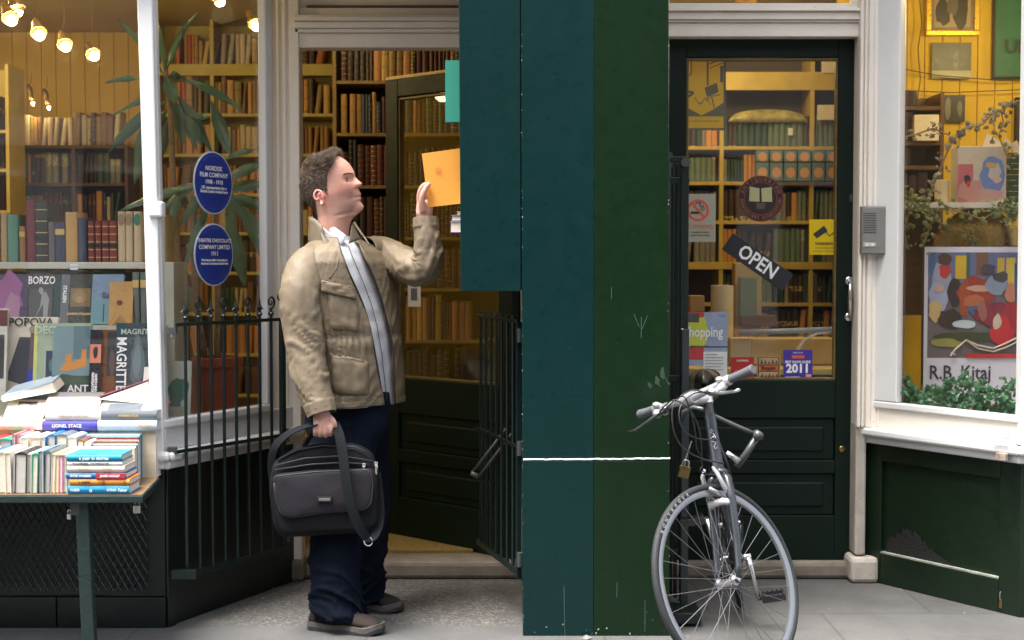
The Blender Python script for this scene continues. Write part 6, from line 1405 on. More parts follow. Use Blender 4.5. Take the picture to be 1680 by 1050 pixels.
# brakes
for s_ in (-1, 1):
    mb = MB(); mb.tube([FR(-.135,s_*.034,.60), FR(-.118,s_*.046,.64), FR(-.120,s_*.036,.70), FR(-.128,s_*.020,.722)], [.006,.009,.008,.005], 8); mb.tube([FR(-.105,s_*.028,.625), FR(-.07,s_*.022,.66)], .007, 8); build('brake_arm', mb, alloy, bike, smooth=True)
mb = MB(); a1_ = FR(-.15,0,.62); mb.tube([FR(-.118,-.05,.585), FR(-.10,-.03,.60), FR(-.10,.03,.60), FR(-.118,.05,.585)], .013, 10); build('reflector_bracket', mb, mat('clear_plastic', (.5,.5,.5), .15), bike, smooth=True)
# head tube, spacers
mb = MB(); p = [sa(t) for t in (.735,.75,.93,.945)]; mb.tube([B(*v) for v in p], [.0225,.0205,.0205,.0225], 20); head = build('head_tube', mb, fork_grey, bike, auto=True)
mb = MB(); mb.tube([B(*sa(.725)), B(*sa(.7345))], .021, 20); build('headset', mb, mat('headset_black', (.02,.02,.022), .3, .1, 9, .05, 60), bike, auto=True); mb = MB(); mb.tube([B(*sa(.9455)), B(*sa(.985))], .0185, 20); build('headset', mb, mat('headset_black', (.02,.02,.022), .3, .1, 9, .05, 60), bike, auto=True)
# small curled emblem on the head tube
hx_ = (FR(0,0,0)); e0 = B(*sa(.85)); n_ = Vector((-.16,-1,.0)).normalized(); n_ = (n_ - (B(*sa(.9))-e0).normalized()*n_.dot((B(*sa(.9))-e0).normalized())).normalized(); u_ = (B(*sa(.9))-e0).normalized(); r_ = u_.cross(n_)
mb = MB(); pts = [(-.010,-.028),(-.002,-.036),(.002,-.026),(-.008,-.012),(.004,-.008),(.010,.002),(.000,.010),(-.010,.004),(-.004,.020),(.006,.026),(.001,.036),(-.006,.026)]
mb.tube([e0 + n_*(.0207 - .9*(abs(a)**2)*22) - r_*a + u_*b for a, b in pts], .0011, 5); build('head_emblem', mb, silver, head, smooth=True)
# stem and bars
T1 = sa(1.0); bc = Vector((T1.x+.085, 0, T1.z+.028))
mb = MB(); mb.tube([FR(*sa(.986)), FR(*sa(1.028))], .0215, 18); mb.tube([FR(*sa(1.005)), FR(bc.x-.03,0,bc.z-.012), FR(bc.x-.008,0,bc.z)], [.021,.020,.021], 14); mb.lathe(FR(bc.x,-.027,bc.z), FR(0,1,0)-FR(0,0,0), [(.023,0),(.023,.054)], 18); build('stem', mb, alloy, bike, auto=True)
mb = MB(); bar = [(-.285,-.035,.012),(-.20,-.018,.010),(-.10,-.004,.004),(-.03,0,0),(.03,0,0),(.10,-.004,.004),(.20,-.018,.010),(.285,-.035,.012)]
mb.tube([FR(bc.x+dx, y, bc.z+dz) for y, dx, dz in bar], [.011,.011,.013,.0158,.0158,.013,.011,.011], 14); build('handlebar', mb, alloy, bike, smooth=True)
for s_ in (-1, 1):
    g0, g1 = FR(bc.x-.0195, s_*.19, bc.z+.010), FR(bc.x-.037, s_*.295, bc.z+.012)
    d_ = (g1-g0).normalized(); mb = MB(); L_ = (g1-g0).length; mb.lathe(g0, d_, [(.0125,0),(.0165,.004),(.0155,.01),(.0155,L_*.5),(.0175,L_-.012),(.0185,L_-.003),(.015,L_)], 18); build('grip', mb, grip_m, bike, auto=True)
    # shifter pod and brake lever
    mb = MB(); mb.lathe(FR(bc.x-.017, s_*.165, bc.z+.009) if s_ > 0 else FR(bc.x-.019,s_*.198,bc.z+.009), FR(0,1,0)-FR(0,0,0), [(.016,0),(.019,.004),(.019,.030),(.016,.034)], 16)
    mb.tube([FR(bc.x-.012, s_*.175, bc.z+.004), FR(bc.x+.012, s_*.165, bc.z-.010), FR(bc.x+.030, s_*.150, bc.z-.014)], [.015,.017,.008], 10); mb.ball(FR(bc.x-.004,s_*.165,bc.z+.022), .016, 10, (1,1,.7)); mb.ball(FR(bc.x+.004,s_*.13,bc.z-.012), .014, 10)
    build('shifter', mb, alloy, bike, smooth=True)
    mb = MB(); mb.tube([FR(bc.x-.005, s_*.118, bc.z+.0), FR(bc.x+.02, s_*.12, bc.z-.008)], .013, 10); mb.tube([FR(bc.x+.02, s_*.12, bc.z-.006), FR(bc.x+.042, s_*.15, bc.z-.014), FR(bc.x+.050, s_*.20, bc.z-.024), FR(bc.x+.052, s_*.255, bc.z-.034), FR(bc.x+.060, s_*.285, bc.z-.034)], [.009,.0075,.006,.0055,.006], 8); build('brake_lever', mb, silver if s_ > 0 else mat('lever_dark', (.1,.1,.105), .3, .1, 9, .05, 60, metal=.8), bike, smooth=True)
# cables: loops out in front and back to the frame
def cable(pts, r_=.0026):
    # Catmull-Rom through the points
    out = []; P_ = [pts[0]] + pts + [pts[-1]]
    for i in range(1, len(P_)-2):
        for k in range(8):
            t = k/8; a, b, c, d = P_[i-1], P_[i], P_[i+1], P_[i+2]
            out.append(.5*((2*b) + (c-a)*t + (2*a-5*b+4*c-d)*t*t + (3*b-a-3*c+d)*t**3))
    out.append(pts[-1]); mb = MB(); mb.tube(out, r_, 6); build('cable', mb, cable_m, bike, smooth=True)
def W(px, py, Y): return P(px, py, Y)
cL = FR(bc.x+.03,-.12,bc.z-.01); cR = FR(bc.x+.03,.12,bc.z-.01); cL2 = FR(bc.x+.03,-.15,bc.z-.014); cR2 = FR(bc.x+.03,.15,bc.z-.014)
cable([cL2, W(1100,658,-.62), W(1122,664,-.6), W(1142,690,-.58), W(1150,722,-.5), W(1152,765,-.42), W(1158,780,-.4)])
cable([cL, W(1118,650,-.66), W(1132,672,-.66), W(1140,705,-.6), W(1143,735,-.5), W(1150,748,-.4)])
cable([cR, W(1135,640,-.55), W(1106,662,-.60), W(1104,700,-.62), W(1118,732,-.6), W(1150,752,-.5), W(1188,760,-.35)])
cable([cR2, W(1140,645,-.5), W(1116,668,-.56), W(1118,700,-.58), W(1140,718,-.54), W(1176,722,-.40)])
cable([W(1152,765,-.42), W(1149,772,-.42), W(1156,778,-.4), W(1175,779,-.38)], .0028)
# frame
ht0, ht1 = sa(.76), sa(.92); BBx, BBz = -.635, .285; sc_t = (-.80, .74)
mb = MB(); mb.tube([B(ht1.x,0,ht1.z-.01), B(-.5,0,.82), B(sc_t[0],0,sc_t[1])], .0155, 14); build('top_tube', mb, fork_grey, bike, smooth=True)
mb = MB(); mb.tube([B(ht0.x,0,ht0.z+.01), B(BBx,0,BBz)], [.019,.018], 14); build('down_tube', mb, fork_grey, bike, smooth=True)
mb = MB(); mb.tube([B(BBx,0,BBz), B(sc_t[0]-.01,0,sc_t[1]+.04)], .0155, 14); mb.lathe(B(BBx,-.036,BBz), Lb, [(.021,0),(.021,.072)], 16); build('seat_tube', mb, fork_grey, bike, smooth=False, auto=True)
mb = MB()
for s_ in (-1,1):
    mb.tube([B(BBx-.02,s_*.022,BBz), B(-.85,s_*.042,BBz+.02), B(-1.05,s_*.062,RW)], [.011,.009,.008], 10); mb.tube([B(sc_t[0],s_*.014,sc_t[1]-.01), B(-.88,s_*.04,.60), B(-1.05,s_*.062,RW)], [.008,.008,.007], 10)
build('rear_stays', mb, fork_grey, bike, smooth=True)
mb = MB(); mb.tube([B(sc_t[0]-.01,0,sc_t[1]+.03), B(sc_t[0]-.065,0,.955)], .0135, 12); build('seat_post', mb, black, bike, smooth=True)
# saddle
mb = MB(); rings = []
sx, sz = sc_t[0]-.07, .985
for i in range(13):
    f = i/12; x_ = sx + .14 - f*.27; hw = .018 + .062*(max(0,f-.25)/.75)**1.3; top = .012 + .012*math.sin(f*math.pi) + .018*max(0,f-.7); 
    if i in (0,12): hw *= .55
    rings.append([B(x_, hw*math.cos(a), sz + (top if math.sin(a) > 0 else .022)*math.sin(a)*abs(math.sin(a))**.0 - .018*abs(math.cos(a))**3) for a in [2*math.pi*j/16 for j in range(16)]])
mb.loft(rings); build('saddle', mb, mat('saddle_black', (.02,.018,.015), .4, .3, 20, .3, 60), bike, smooth=True)
mb = MB(); mb.ring(B(sx-.02,.0,sz-.045), bhead, .055, .016, 28, 10); build('saddle_bag', mb, mat('camo_cloth', (.12,.10,.05), .8, .5, 18, .3, 80, c2=(.03,.03,.02)), bike, smooth=True)
# crankset
mb = MB(); c_ = (BBx, BBz)
for r_, y_ in ((.082,-.052),(.066,-.045)):
    n = 42; outer = []; inner = []
    for k in range(n*2):
        a = math.pi*k/n; rr = r_ + (.003 if k % 2 else -.002); outer.append((BBx+math.cos(a)*rr, BBz+math.sin(a)*rr)); inner.append((BBx+math.cos(a)*(r_-.016), BBz+math.sin(a)*(r_-.016)))
    m_ = n*2; vs = [B(x_,y_,z_) for x_, z_ in outer] + [B(x_,y_,z_) for x_, z_ in inner] + [B(x_,y_+.003,z_) for x_, z_ in outer] + [B(x_,y_+.003,z_) for x_, z_ in inner]
    fs = []
    for i in range(m_):
        j = (i+1) % m_; fs += [(i,j,m_+j,m_+i),(2*m_+i,3*m_+i,3*m_+j,2*m_+j),(i,2*m_+i,2*m_+j,j),(m_+i,m_+j,3*m_+j,3*m_+i)]
    mb.add(vs, fs)
for k in range(5): a = 2*math.pi*k/5; mb.tube([B(BBx,-.05,BBz), B(BBx+math.cos(a)*.072,-.05,BBz+math.sin(a)*.072)], .006, 6)
build('chainring', mb, mat('chainring_dark', (.03,.03,.032), .35, .2, 12, .1, 60, metal=.8), bike)
for s_, dr, nm_ in ((-1, 1, 'right'), (1, -1, 'left')):
    ca = R(86) if s_ < 0 else R(266); ex, ez = BBx+math.cos(ca)*.17, BBz+math.sin(ca)*.17
    mb = MB(); mb.tube([B(BBx,s_*.058,BBz), B((BBx+ex)/2,s_*.066,(BBz+ez)/2), B(ex,s_*.074,ez)], [.013,.009,.011], 10); mb.tube([B(BBx,s_*.03,BBz), B(BBx,s_*.07,BBz)], .012, 10); build('crank_arm', mb, silver, bike, smooth=True)
    mb = MB(); a_, b_ = s_*.085, s_*.175
    for dx in (-.036, .036): mb.fr(B(ex+dx,a_,ez), bhead, Lb, Wb, (-.004,0,-.012), (.004,(b_-a_),.012))
    mb.fr(B(ex,a_,ez), bhead, Lb, Wb, (-.036,0,-.010), (.036,.008*s_,.010)); mb.fr(B(ex,b_,ez), bhead, Lb, Wb, (-.036,-.008*s_,-.010), (.036,0,.010)); mb.tube([B(ex,s_*.07,ez), B(ex,b_,ez)], .008, 8)
    for k in range(5):
        for dx in (-.036,.036): mb.fr(B(ex+dx,a_+(b_-a_)*(k+.3)/5,ez+.012), bhead, Lb, Wb, (-.004,0,0), (.004,s_*.006,.006))
    build('pedal', mb, black, bike)
# chain run and rear gears
mb = MB()
for zz0, zz1 in ((BBz+.08, RW+.045), (BBz-.08, RW-.045)): mb.fr(B(BBx,-.052,zz0), (B(-1.05,-.05,zz1)-B(BBx,-.052,zz0)).normalized(), Lb, (B(-1.05,-.05,zz1)-B(BBx,-.052,zz0)).normalized().cross(Lb), (0,0,-.004), ((B(-1.05,-.05,zz1)-B(BBx,-.052,zz0)).length,.006,.004))
build('chain', mb, mat('chain_steel', (.06,.055,.05), .4, .3, 60, .6, 300, metal=.8), bike)
mb = MB(); mb.lathe(B(-1.05,-.058,RW), Lb, [(.02,0),(.028,.004),(.036,.01),(.044,.016),(.05,.022),(.01,.024)], 24); build('cassette', mb, silver, bike)
# lock hung on the frame
lk = thing('bicycle_lock', 'dark grey u lock resting across the bicycle frame', 'lock', W(1200,690,-.20))
mb = MB(); mb.tube([W(1120,688,-.12), W(1122,676,-.14), W(1138,668,-.18), W(1155,672,-.2), W(1175,684,-.2), W(1210,700,-.2), W(1243,714,-.2)], .0085, 10); mb.lathe(W(1243,714,-.2)+Vector((0,.025,0)), (0,-1,0), [(.018,0),(.018,.05)], 16); mb.tube([W(1243,714,-.2), W(1226,742,-.2), W(1208,766,-.2)], .013, 12); build('shackle', mb, mat('lock_grey', (.05,.055,.06), .35, .1, 9, .1, 60), lk, smooth=True)
mb = MB(); mb.tube([W(1192,742,-.25), W(1212,757,-.25)], [.008,.013], 10); build('lock_end', mb, silver, lk, smooth=True)
# ============================================================ the man
def remesh(mb, voxel, smooth=0, iters=4, fac=.5):
    me = bpy.data.meshes.new('t'); me.from_pydata([tuple(v) for v in mb.v], [], mb.f); me.update()
    bm = bmesh.new(); bm.from_mesh(me); bmesh.ops.recalc_face_normals(bm, faces=bm.faces); bm.to_mesh(me); bm.free()
    o = bpy.data.objects.new('t', me); col.objects.link(o)
    r = o.modifiers.new('r','REMESH'); r.mode = 'VOXEL'; r.voxel_size = voxel
    if smooth:
        s_ = o.modifiers.new('s','SMOOTH'); s_.factor = fac; s_.iterations = smooth
    dg = bpy.context.evaluated_depsgraph_get(); m2 = bpy.data.meshes.new_from_object(o.evaluated_get(dg))
    bpy.data.objects.remove(o)
    out = MB(); out.add([v.co.copy() for v in m2.vertices], [tuple(p.vertices) for p in m2.polygons]); bpy.data.meshes.remove(m2)
    return out
def cr(pts, n=6):      # Catmull-Rom for tuples
    P_ = [pts[0]] + list(pts) + [pts[-1]]; out = []
    for i in range(1, len(P_)-2):
        for k in range(n):
            t = k/n; out.append(tuple(.5*((2*b) + (c-a)*t + (2*a-5*b+4*c-d)*t*t + (3*b-a-3*c+d)*t**3) for a,b,c,d in zip(P_[i-1],P_[i],P_[i+1],P_[i+2])))
    out.append(tuple(pts[-1])); return out
def interp(x, tab):
    if x <= tab[0][0]: return tab[0][1]
    for (a,b),(c,d) in zip(tab[:-1], tab[1:]):
        if x <= c: return b + (d-b)*(x-a)/(c-a)
    return tab[-1][1]
def sstep(a, b, x):
    t = max(0, min(1, (x-a)/(b-a))); return t*t*(3-2*t)
man_o = G(575, 1022)
man = thing('person', 'man in beige field jacket and dark jeans looking up, holding booklet and bag', 'person', (man_o.x, .25, 0))
YM = .25; SM = FPX/(YM-CAMY)
# ---------------- head, measured on the profile
HC = P(540, 300, YM-.005); TAU = R(12); PSI = R(-7)
hf = Vector((math.cos(PSI)*math.cos(TAU), math.sin(PSI)*math.cos(TAU), math.sin(TAU))); hl = Vector((-math.sin(PSI), math.cos(PSI), 0)); hu = hf.cross(hl)
def H(x, y, z): return HC + hf*x + hl*y + hu*z
def loc(px, py):
    dx, dz = (px-540)/SM, (300-py)/SM; return (dx*math.cos(TAU)+dz*math.sin(TAU), -dx*math.sin(TAU)+dz*math.cos(TAU))
front_px = [(545,255),(558,257),(566,262),(573,268),(578,275),(582,282),(582.5,287),(583,293),(585,300),(588,308),(591,314),(594.5,318.5),(593.2,322),(594.8,325.5),(592.3,330),(595.5,334),(598.3,339),(597,344),(591,349),(583,354),(577,361),(573.5,370),(572,385),(571,405)]
FRT = sorted([(loc(*p)[1], loc(*p)[0]) for p in front_px])
back_px = [(545,255),(525,258),(510,266),(500,277),(496,290),(496,305),(501,320),(509,333),(517,345),(521,355),(521,368),(516,382),(510,405)]
BCK = sorted([(loc(*p)[1], loc(*p)[0]) for p in back_px])
ztop = max(FRT[-1][0], BCK[-1][0])
WID = [(-.30,.075),(-.24,.066),(-.19,.061),(-.15,.062),(-.125,.063),(-.10,.064),(-.07,.067),(-.04,.070),(-.01,.073),(.02,.076),(.05,.076),(.075,.069),(.095,.054),(.11,.03),(ztop,.008)]
side_px = [(545,255),(557,258.5),(566,265),(573,274),(577,284),(579,295),(581.5,306),(585,318),(587,328),(586.5,337),(583,345),(577,353),(573,363),(571,380),(571,405)]
SPR = sorted([(loc(*p)[1], loc(*p)[0]) for p in side_px]); zsm = [i*.004-.30 for i in range(118)]; raw_ = [interp(z, SPR) for z in zsm]
FSM = [(zsm[i], sum(raw_[max(0,i-3):i+4])/len(raw_[max(0,i-3):i+4])) for i in range(len(zsm))]
def head_pt(z, a):
    sn_ = abs(math.sin(a)); k_ = math.exp(-(sn_/.26)**2.2)
    xf = interp(z, FRT)*k_ + interp(z, FSM)*(1-k_); xb, wd = interp(z, BCK), interp(z, WID)
    if z > .095: pass
    xm = xb + (xf-xb)*.46 if z > -.12 else xb + (xf-xb)*.5
    c, s_ = math.cos(a), math.sin(a)
    e = 2.25 if z > -.02 else 2.25 - .45*sstep(-.02,-.09,z)
    if c < 0 or z < -.14: e = 2.15
    cx_ = math.copysign(abs(c)**(2/e), c); sy = math.copysign(abs(s_)**(2/e), s_)
    x = xm + (xf-xm if c > 0 else xm-xb)*cx_; y = wd*sy
    if c > 0: y *= 1 - .16*sstep(.2,1,c)*sstep(-.015,-.075,z)*sstep(-.16,-.12,z)       # jaw narrows to the chin
    if c > 0:
        ay = abs(y)
        # nose
        zn = zn_tip
        bridge = zbr
        if z < bridge+.004 and z > zn-.016:
            t = (bridge - z)/(bridge - zn); pr_ = (.0235*max(0,t)**1.1) if t <= 1 else .0235*max(0,1-(t-1)*3.0)**.6
            wn = .0065 + .0085*max(0,min(1,t))
            x += pr_*math.exp(-(ay/wn)**2.6)
            if .65 < t < 1.25: x += .007*math.exp(-((ay-.014)/.006)**2)*(1-abs(t-.98)*2.4 if abs(t-.98) < .4 else 0)   # wings
        # eye sockets, brow, cheek, lips
        x -= .010*math.exp(-((z-zeye)/.012)**2)*math.exp(-((ay-.029)/.016)**2)
        x += .004*math.exp(-((z-zeye-.017)/.007)**2)*math.exp(-((ay-.026)/.022)**2)
        x += .003*math.exp(-((z-zeye+.036)/.024)**2)*math.exp(-((ay-.042)/.022)**2)
        x -= .0045*math.exp(-((z-zmouth)/.004)**2)*math.exp(-(ay/.02)**2)*.8
        x -= .003*math.exp(-((ay-.027)/.007)**2)*math.exp(-((z-zmouth)/.012)**2)
    return Vector((x, y, z))
zn_tip = loc(598.6,300.5)[1]-.001; zbr = loc(583,287)[1]; zeye = loc(575,295)[1]; zmouth = loc(594,322)[1]
xeye = loc(575,295)[0]
body = MB()
NR, NA = 110, 88; zs = []
zlo = -.27
rings = []
for i in range(NR+1):
    f = i/NR; z = zlo + (ztop-.0005-zlo)*(1-(1-f)**1.25)
    rings.append([H(*head_pt(z, 2*math.pi*j/NA)) for j in range(NA)])
body.loft(rings)
# ears: right ear faces the camera
for s_ in (-1, 1):
    ex, ez = loc(533.5,325); y0 = s_*.070; rim = []
    for k in range(15):
        a = R(-60 + 320*k/14 - 60); rr = (.0185, .029); rim.append(H(ex - .001 + math.cos(a)*rr[0]*(1.0 if math.sin(a) > 0 else .75) + .004*math.sin(a)*-1, y0 + s_*(.013 + .006*abs(math.cos(a))), ez + math.sin(a)*rr[1]))
    body.tube(rim, [.0048]*15, 8)
    body.tube([H(ex+.004,y0-s_*.004,ez-.022), H(ex+.001,y0+s_*.008,ez-.021), H(ex-.002,y0+s_*.01,ez-.017)], [.006,.0065,.005], 8)
    body.tube([H(ex+.006,y0-s_*.006,ez+.018), H(ex-.006,y0+s_*.004,ez+.01), H(ex-.008,y0+s_*.005,ez-.004), H(ex+.000,y0+s_*.003,ez-.016)], [.006,.008,.008,.006], 8)
    body.tube([H(ex+.010,y0+s_*.0,ez+.003), H(ex+.011,y0+s_*.007,ez-.003)], [.006,.004], 8)
# ---------------- limbs: joints
TF, TL = Vector((.79,-.61,0)), Vector((.61,.79,0))
shR, elR, wrR = P(505,432,.10), P(500,562,.04), P(526,668,-.02)
shL, elL, wrL = P(622,420,.42), P(694,438,.20), P(698,372,.20)
neck = P(546,392,YM); chest = P(565,470,YM+.01); waist = P(572,600,YM+.02); hip = P(572,680,YM+.03)
knR, anR = P(556,850,.16), P(549,992,.10); knL, anL = P(606,845,.34), P(606,972,.40)
hR, hL = hip - TL*.09, hip + TL*.09
body.tube([neck+Vector((0,0,.03)), neck-Vector((0,0,.05)), chest, waist, hip], [.055,.06,.10,.10,.10], 20)
body.tube([neck-Vector((0,0,.06)), shR], [.05,.045], 12); body.tube([neck-Vector((0,0,.06)), shL], [.05,.045], 12)
for a, b, c in ((shR,elR,wrR),(shL,elL,wrL)): body.tube([a,(a+b)/2,b,b.lerp(c,.3),c], [.05,.046,.038,.038,.025], 14)
for a, b, c in ((hR,knR,anR),(hL,knL,anL)): body.tube([a,b,b.lerp(c,.35),c], [.075,.05,.05,.034], 14); body.tube([c, c+Vector((.01,-.0,-.035))], [.034,.03], 12)
# ---------------- hands
def finger(mb, pts, r0, r1): 
    n = len(pts); mb.tube(cr([tuple(p) for p in pts],3), [r0+(r1-r0)*i/((n-1)*3) for i in range((n-1)*3+1)], 10)
hand = MB()
# right hand hangs and grips the bag handle: palm towards the leg, knuckles below
w0 = wrR; k0 = P(529,703,-.035)      # knuckle row centre
def HR(px, py, dy=0.0): return P(px, py, -.035+dy)
hand.tube([HR(526,668,.012), HR(528,682,.008), HR(530,695,.004), HR(530,703,.004)], [.026,.034,.038,.034], 14, flat=.62, ref=(0,1,0))
for i, (px, r_) in enumerate(((517.5,.0092),(526,.0098),(534.5,.0100),(542.5,.0095))):
    lo = (0,1.5,2,0)[i]
    finger(hand, [HR(px+2-i*.6,690,.004), HR(px,700,-.012), HR(px-.3,709+lo,-.010), HR(px-.3,713+lo,.010), HR(px,709+lo,.030), HR(px+.5,702+lo,.036)], r_*1.05, r_*.88)
finger(hand, [HR(540,684,.004), HR(547,692,-.006), HR(549.5,702,.004), HR(546,709,.016)], .0125, .0085)
# left hand holds the booklet: fingers behind, thumb in front
BY = .165        # booklet plane
def HLp(px, py, dy=0.0): return P(px, py, BY+dy)
hand.tube([HLp(698,374,.03), HLp(697,362,.028), HLp(696,350,.026), HLp(697,338,.03), HLp(699,330,.035)], [.027,.028,.033,.034,.026], 14, flat=1.0, ref=(1,0,0))
finger(hand, [HLp(695,346,.0), HLp(692,332,-.012), HLp(694,318,-.018), HLp(701,305,-.016), HLp(705,301,-.012)], .0155, .0095)
for i, (dx, dz, ln) in enumerate(((0,0,0),(1.5,8,4),(3,16,4),(5,25,0))):
    finger(hand, [HLp(693,338+dz*.4,.03), HLp(690+dx,318+dz,.032), HLp(696+dx,306+dz,.034), HLp(709+dx+ln,301+dz,.028), HLp(719+dx+ln,303+dz,.020)], .0105, .0085)
finger(hand, [HLp(690,345,.03), HLp(687,325,.022), HLp(690,311,.014), HLp(696,303,.010), HLp(700,302,.012)], .0105, .0085)
for f_ in hand.f: pass
o_ = len(body.v); body.v += hand.v; body.f += [[i+o_ for i in f] for f in hand.f]; body.m += hand.m; body.sm += hand.sm
bodym = remesh(body, .0034, smooth=3)
def skin_mat():
    m, t, b = principled('skin'); N = t.nodes; L = t.links
    at = N.new('ShaderNodeAttribute'); at.attribute_name = 'pigment'
    tc = N.new('ShaderNodeTexCoord'); no = N.new('ShaderNodeTexNoise'); no.inputs['Scale'].default_value = 60; no.inputs['Detail'].default_value = 6; L.new(tc.outputs['Object'], no.inputs['Vector'])
    hs_ = N.new('ShaderNodeHueSaturation'); mr = N.new('ShaderNodeMapRange'); mr.inputs[3].default_value = .88; mr.inputs[4].default_value = 1.12; L.new(no.outputs[0], mr.inputs[0]); L.new(mr.outputs[0], hs_.inputs['Value']); L.new(at.outputs['Color'], hs_.inputs['Color']); L.new(hs_.outputs[0], b.inputs['Base Color'])
    b.inputs['Roughness'].default_value = .5; b.inputs['Subsurface Weight'].default_value = .25; b.inputs['Subsurface Radius'].default_value = (.012,.005,.003); b.inputs['Subsurface Scale'].default_value = 1
    bp = N.new('ShaderNodeBump'); bp.inputs['Strength'].default_value = .15; bp.inputs['Distance'].default_value = .001; n2 = N.new('ShaderNodeTexNoise'); n2.inputs['Scale'].default_value = 300; L.new(tc.outputs['Object'], n2.inputs['Vector']); L.new(n2.outputs[0], bp.inputs['Height']); L.new(bp.outputs[0], b.inputs['Normal'])
    return m
skin = skin_mat()
bo = build('body', bodym, skin, man, smooth=True)
Minv = Matrix((hf, hl, hu))
def to_head(p): return Minv @ (p - HC)
def hair_amount(q):
    """1 on the scalp, 0 on the face and neck; q in head coordinates"""
    x, y, z = q
    if z < -.16: return 0
    # hairline from the forehead back to the temple, down in front of the ear, then behind it to the nape
    lim = interp(z, [(-.115,-.066),(-.085,-.060),(-.055,-.054),(-.034,-.046),(-.029,-.004),(-.022,.006),(.0,.010),(.025,.018),(.045,.028),(.06,.045),(.08,.048),(.1,.055)])
    if z > .055 and x < .050 - max(0, abs(y)-.03)*.5 : return 1 if x < lim + .012*(1-min(1,abs(y)/.06)) else 0
    if -.05 < z < -.02 and abs(x+.001) < .005: return 1
    return 1 if x < lim else 0
ca_ = bo.data.color_attributes.new('pigment', 'FLOAT_COLOR', 'POINT'); base_off = Vector(man.location)
ear_c = Vector((loc(533.5,325)[0], 0, loc(533.5,325)[1]))
for i, v in enumerate(bo.data.vertices):
    p = v.co + base_off; q = to_head(p); c = Vector((.60,.315,.235))
    if q.length < .3 and q.z > -.26:
        if abs(q.y) > .066 and (Vector((q.x,0,q.z))-ear_c).length < .036: c = Vector((.62,.26,.20))
        beard = sstep(-.035,-.065,q.z + .25*max(0,q.x-.02)*0)*sstep(-.16,-.125,q.z)*sstep(-.03,.01,q.x)
        if q.x > xeye and q.z > zn_tip-.012: beard *= .0
        c = c.lerp(Vector((.22,.13,.10)), .6*beard)
        cheek = math.exp(-((q.z-zeye+.035)/.022)**2)*math.exp(-((abs(q.y)-.045)/.03)**2)*(1 if q.x > .02 else 0)
        c = c.lerp(Vector((.66,.24,.2)), .3*cheek)
        if q.x > xeye+.010 and abs(q.z-zn_tip) < .016: c = c.lerp(Vector((.66,.26,.21)), .5)
        if q.x > xeye-.015: c = c.lerp(Vector((.50,.19,.16)), .85*math.exp(-((q.z-zmouth)/.0065)**4)*math.exp(-(q.y/.021)**4))
        if q.x > xeye-.015: c = c.lerp(Vector((.20,.07,.06)), .8*math.exp(-((q.z-zmouth-.0005)/.0016)**2)*math.exp(-(q.y/.022)**4))  # dark line paints the shade between the lips
        c = c.lerp(Vector((.10,.04,.03)), .8*math.exp(-((q.z-zn_tip+.012)/.003)**2)*math.exp(-((abs(q.y)-.008)/.004)**2)*(1 if q.x > xeye else 0))  # nostril shade painted as dark dots
        if hair_amount(q) and not (abs(q.y) > .068 and (Vector((q.x,0,q.z))-ear_c).length < .036): c = Vector((.08,.055,.04))
    else: c = Vector((.58,.32,.25))
    ca_.data[i].color = (c.x, c.y, c.z, 1)
# eyes, brows
def surf_x(z, y):
    lo_, hi_ = 0, 1.5
    for _ in range(18):
        mid = (lo_+hi_)/2
        if head_pt(z, mid).y < abs(y): lo_ = mid
        else: hi_ = mid
    return head_pt(z, lo_).x
XE = surf_x(zeye, .030) - .0085
eye_w = mat('eye_white', (.35,.31,.28), .2, .03); iris = mat('iris', (.05,.07,.06), .15, .1); lash = mat('brow_hair', (.07,.045,.03), .7, .2)
for s_ in (-1, 1):
    c_ = H(XE, s_*.031, zeye); mb = MB(); mb.ball(c_, .0125, 14); e_ = build('eyeball', mb, eye_w, man, smooth=True)
    mb = MB(); d_ = (hf*.95 + hu*.22 + hl*s_*.05).normalized(); mb.lathe(c_ + d_*.0108, d_, [(.0058,0),(.005,.0016),(.0,.0024)], 14); build('iris', mb, iris, e_, smooth=True)
    mb = MB(); 
    for la0, la1 in ((17,88),(-88,-20)):
        mb.loft([[c_ + (hf*math.cos(R(la))*math.cos(R(lo)) + hl*math.cos(R(la))*math.sin(R(lo)) + hu*math.sin(R(la)))*.0137 for lo in range(-84,85,12)] for la in [la0+(la1-la0)*k/6 for k in range(7)]], cap=False, closed=False)
    build('eyelid', mb, skin, man, smooth=True) if False else build('eyelid', mb, mat('lid_skin', (.50,.28,.21), .6, .1), man, smooth=True)
    mb = MB(); arc = []
    for k in range(9):
        f = k/8; arc.append(H(XE+.0128*math.cos(R(38-f*14))*math.cos(R(62*(f-.5)*1.6)), s_*(.031+.0135*math.sin(R(62*(f-.5)*2.1))), zeye+.0128*math.sin(R(32))*(1-.6*(2*f-1)**2)))
    mb.tube(arc, .0016, 6); arc2 = [H(to_head(p).x-.0008, to_head(p).y, 2*zeye-to_head(p).z-.001) for p in arc]; mb.tube(arc2, .0010, 6); build('eyelashes', mb, mat('lash_brown', (.12,.06,.045), .6, .1), man, smooth=True)
q = random.Random(2); mb = MB()
def strand(mb, p, d, L_, r_, bend=Vector((0,0,0)), n=3):
    d = d.normalized(); u = d.orthogonal().normalized(); v = d.cross(u); p1 = p + d*L_*.55 + bend*L_*.3; p2 = p + d*L_ + bend*L_
    o = len(mb.v)
    mb.add([p+u*r_, p-u*r_*.5+v*r_*.87, p-u*r_*.5-v*r_*.87, p1+u*r_*.8, p1-u*r_*.4+v*r_*.7, p1-u*r_*.4-v*r_*.7, p2], [(0,1,4,3),(1,2,5,4),(2,0,3,5),(3,4,6),(4,5,6),(5,3,6)])
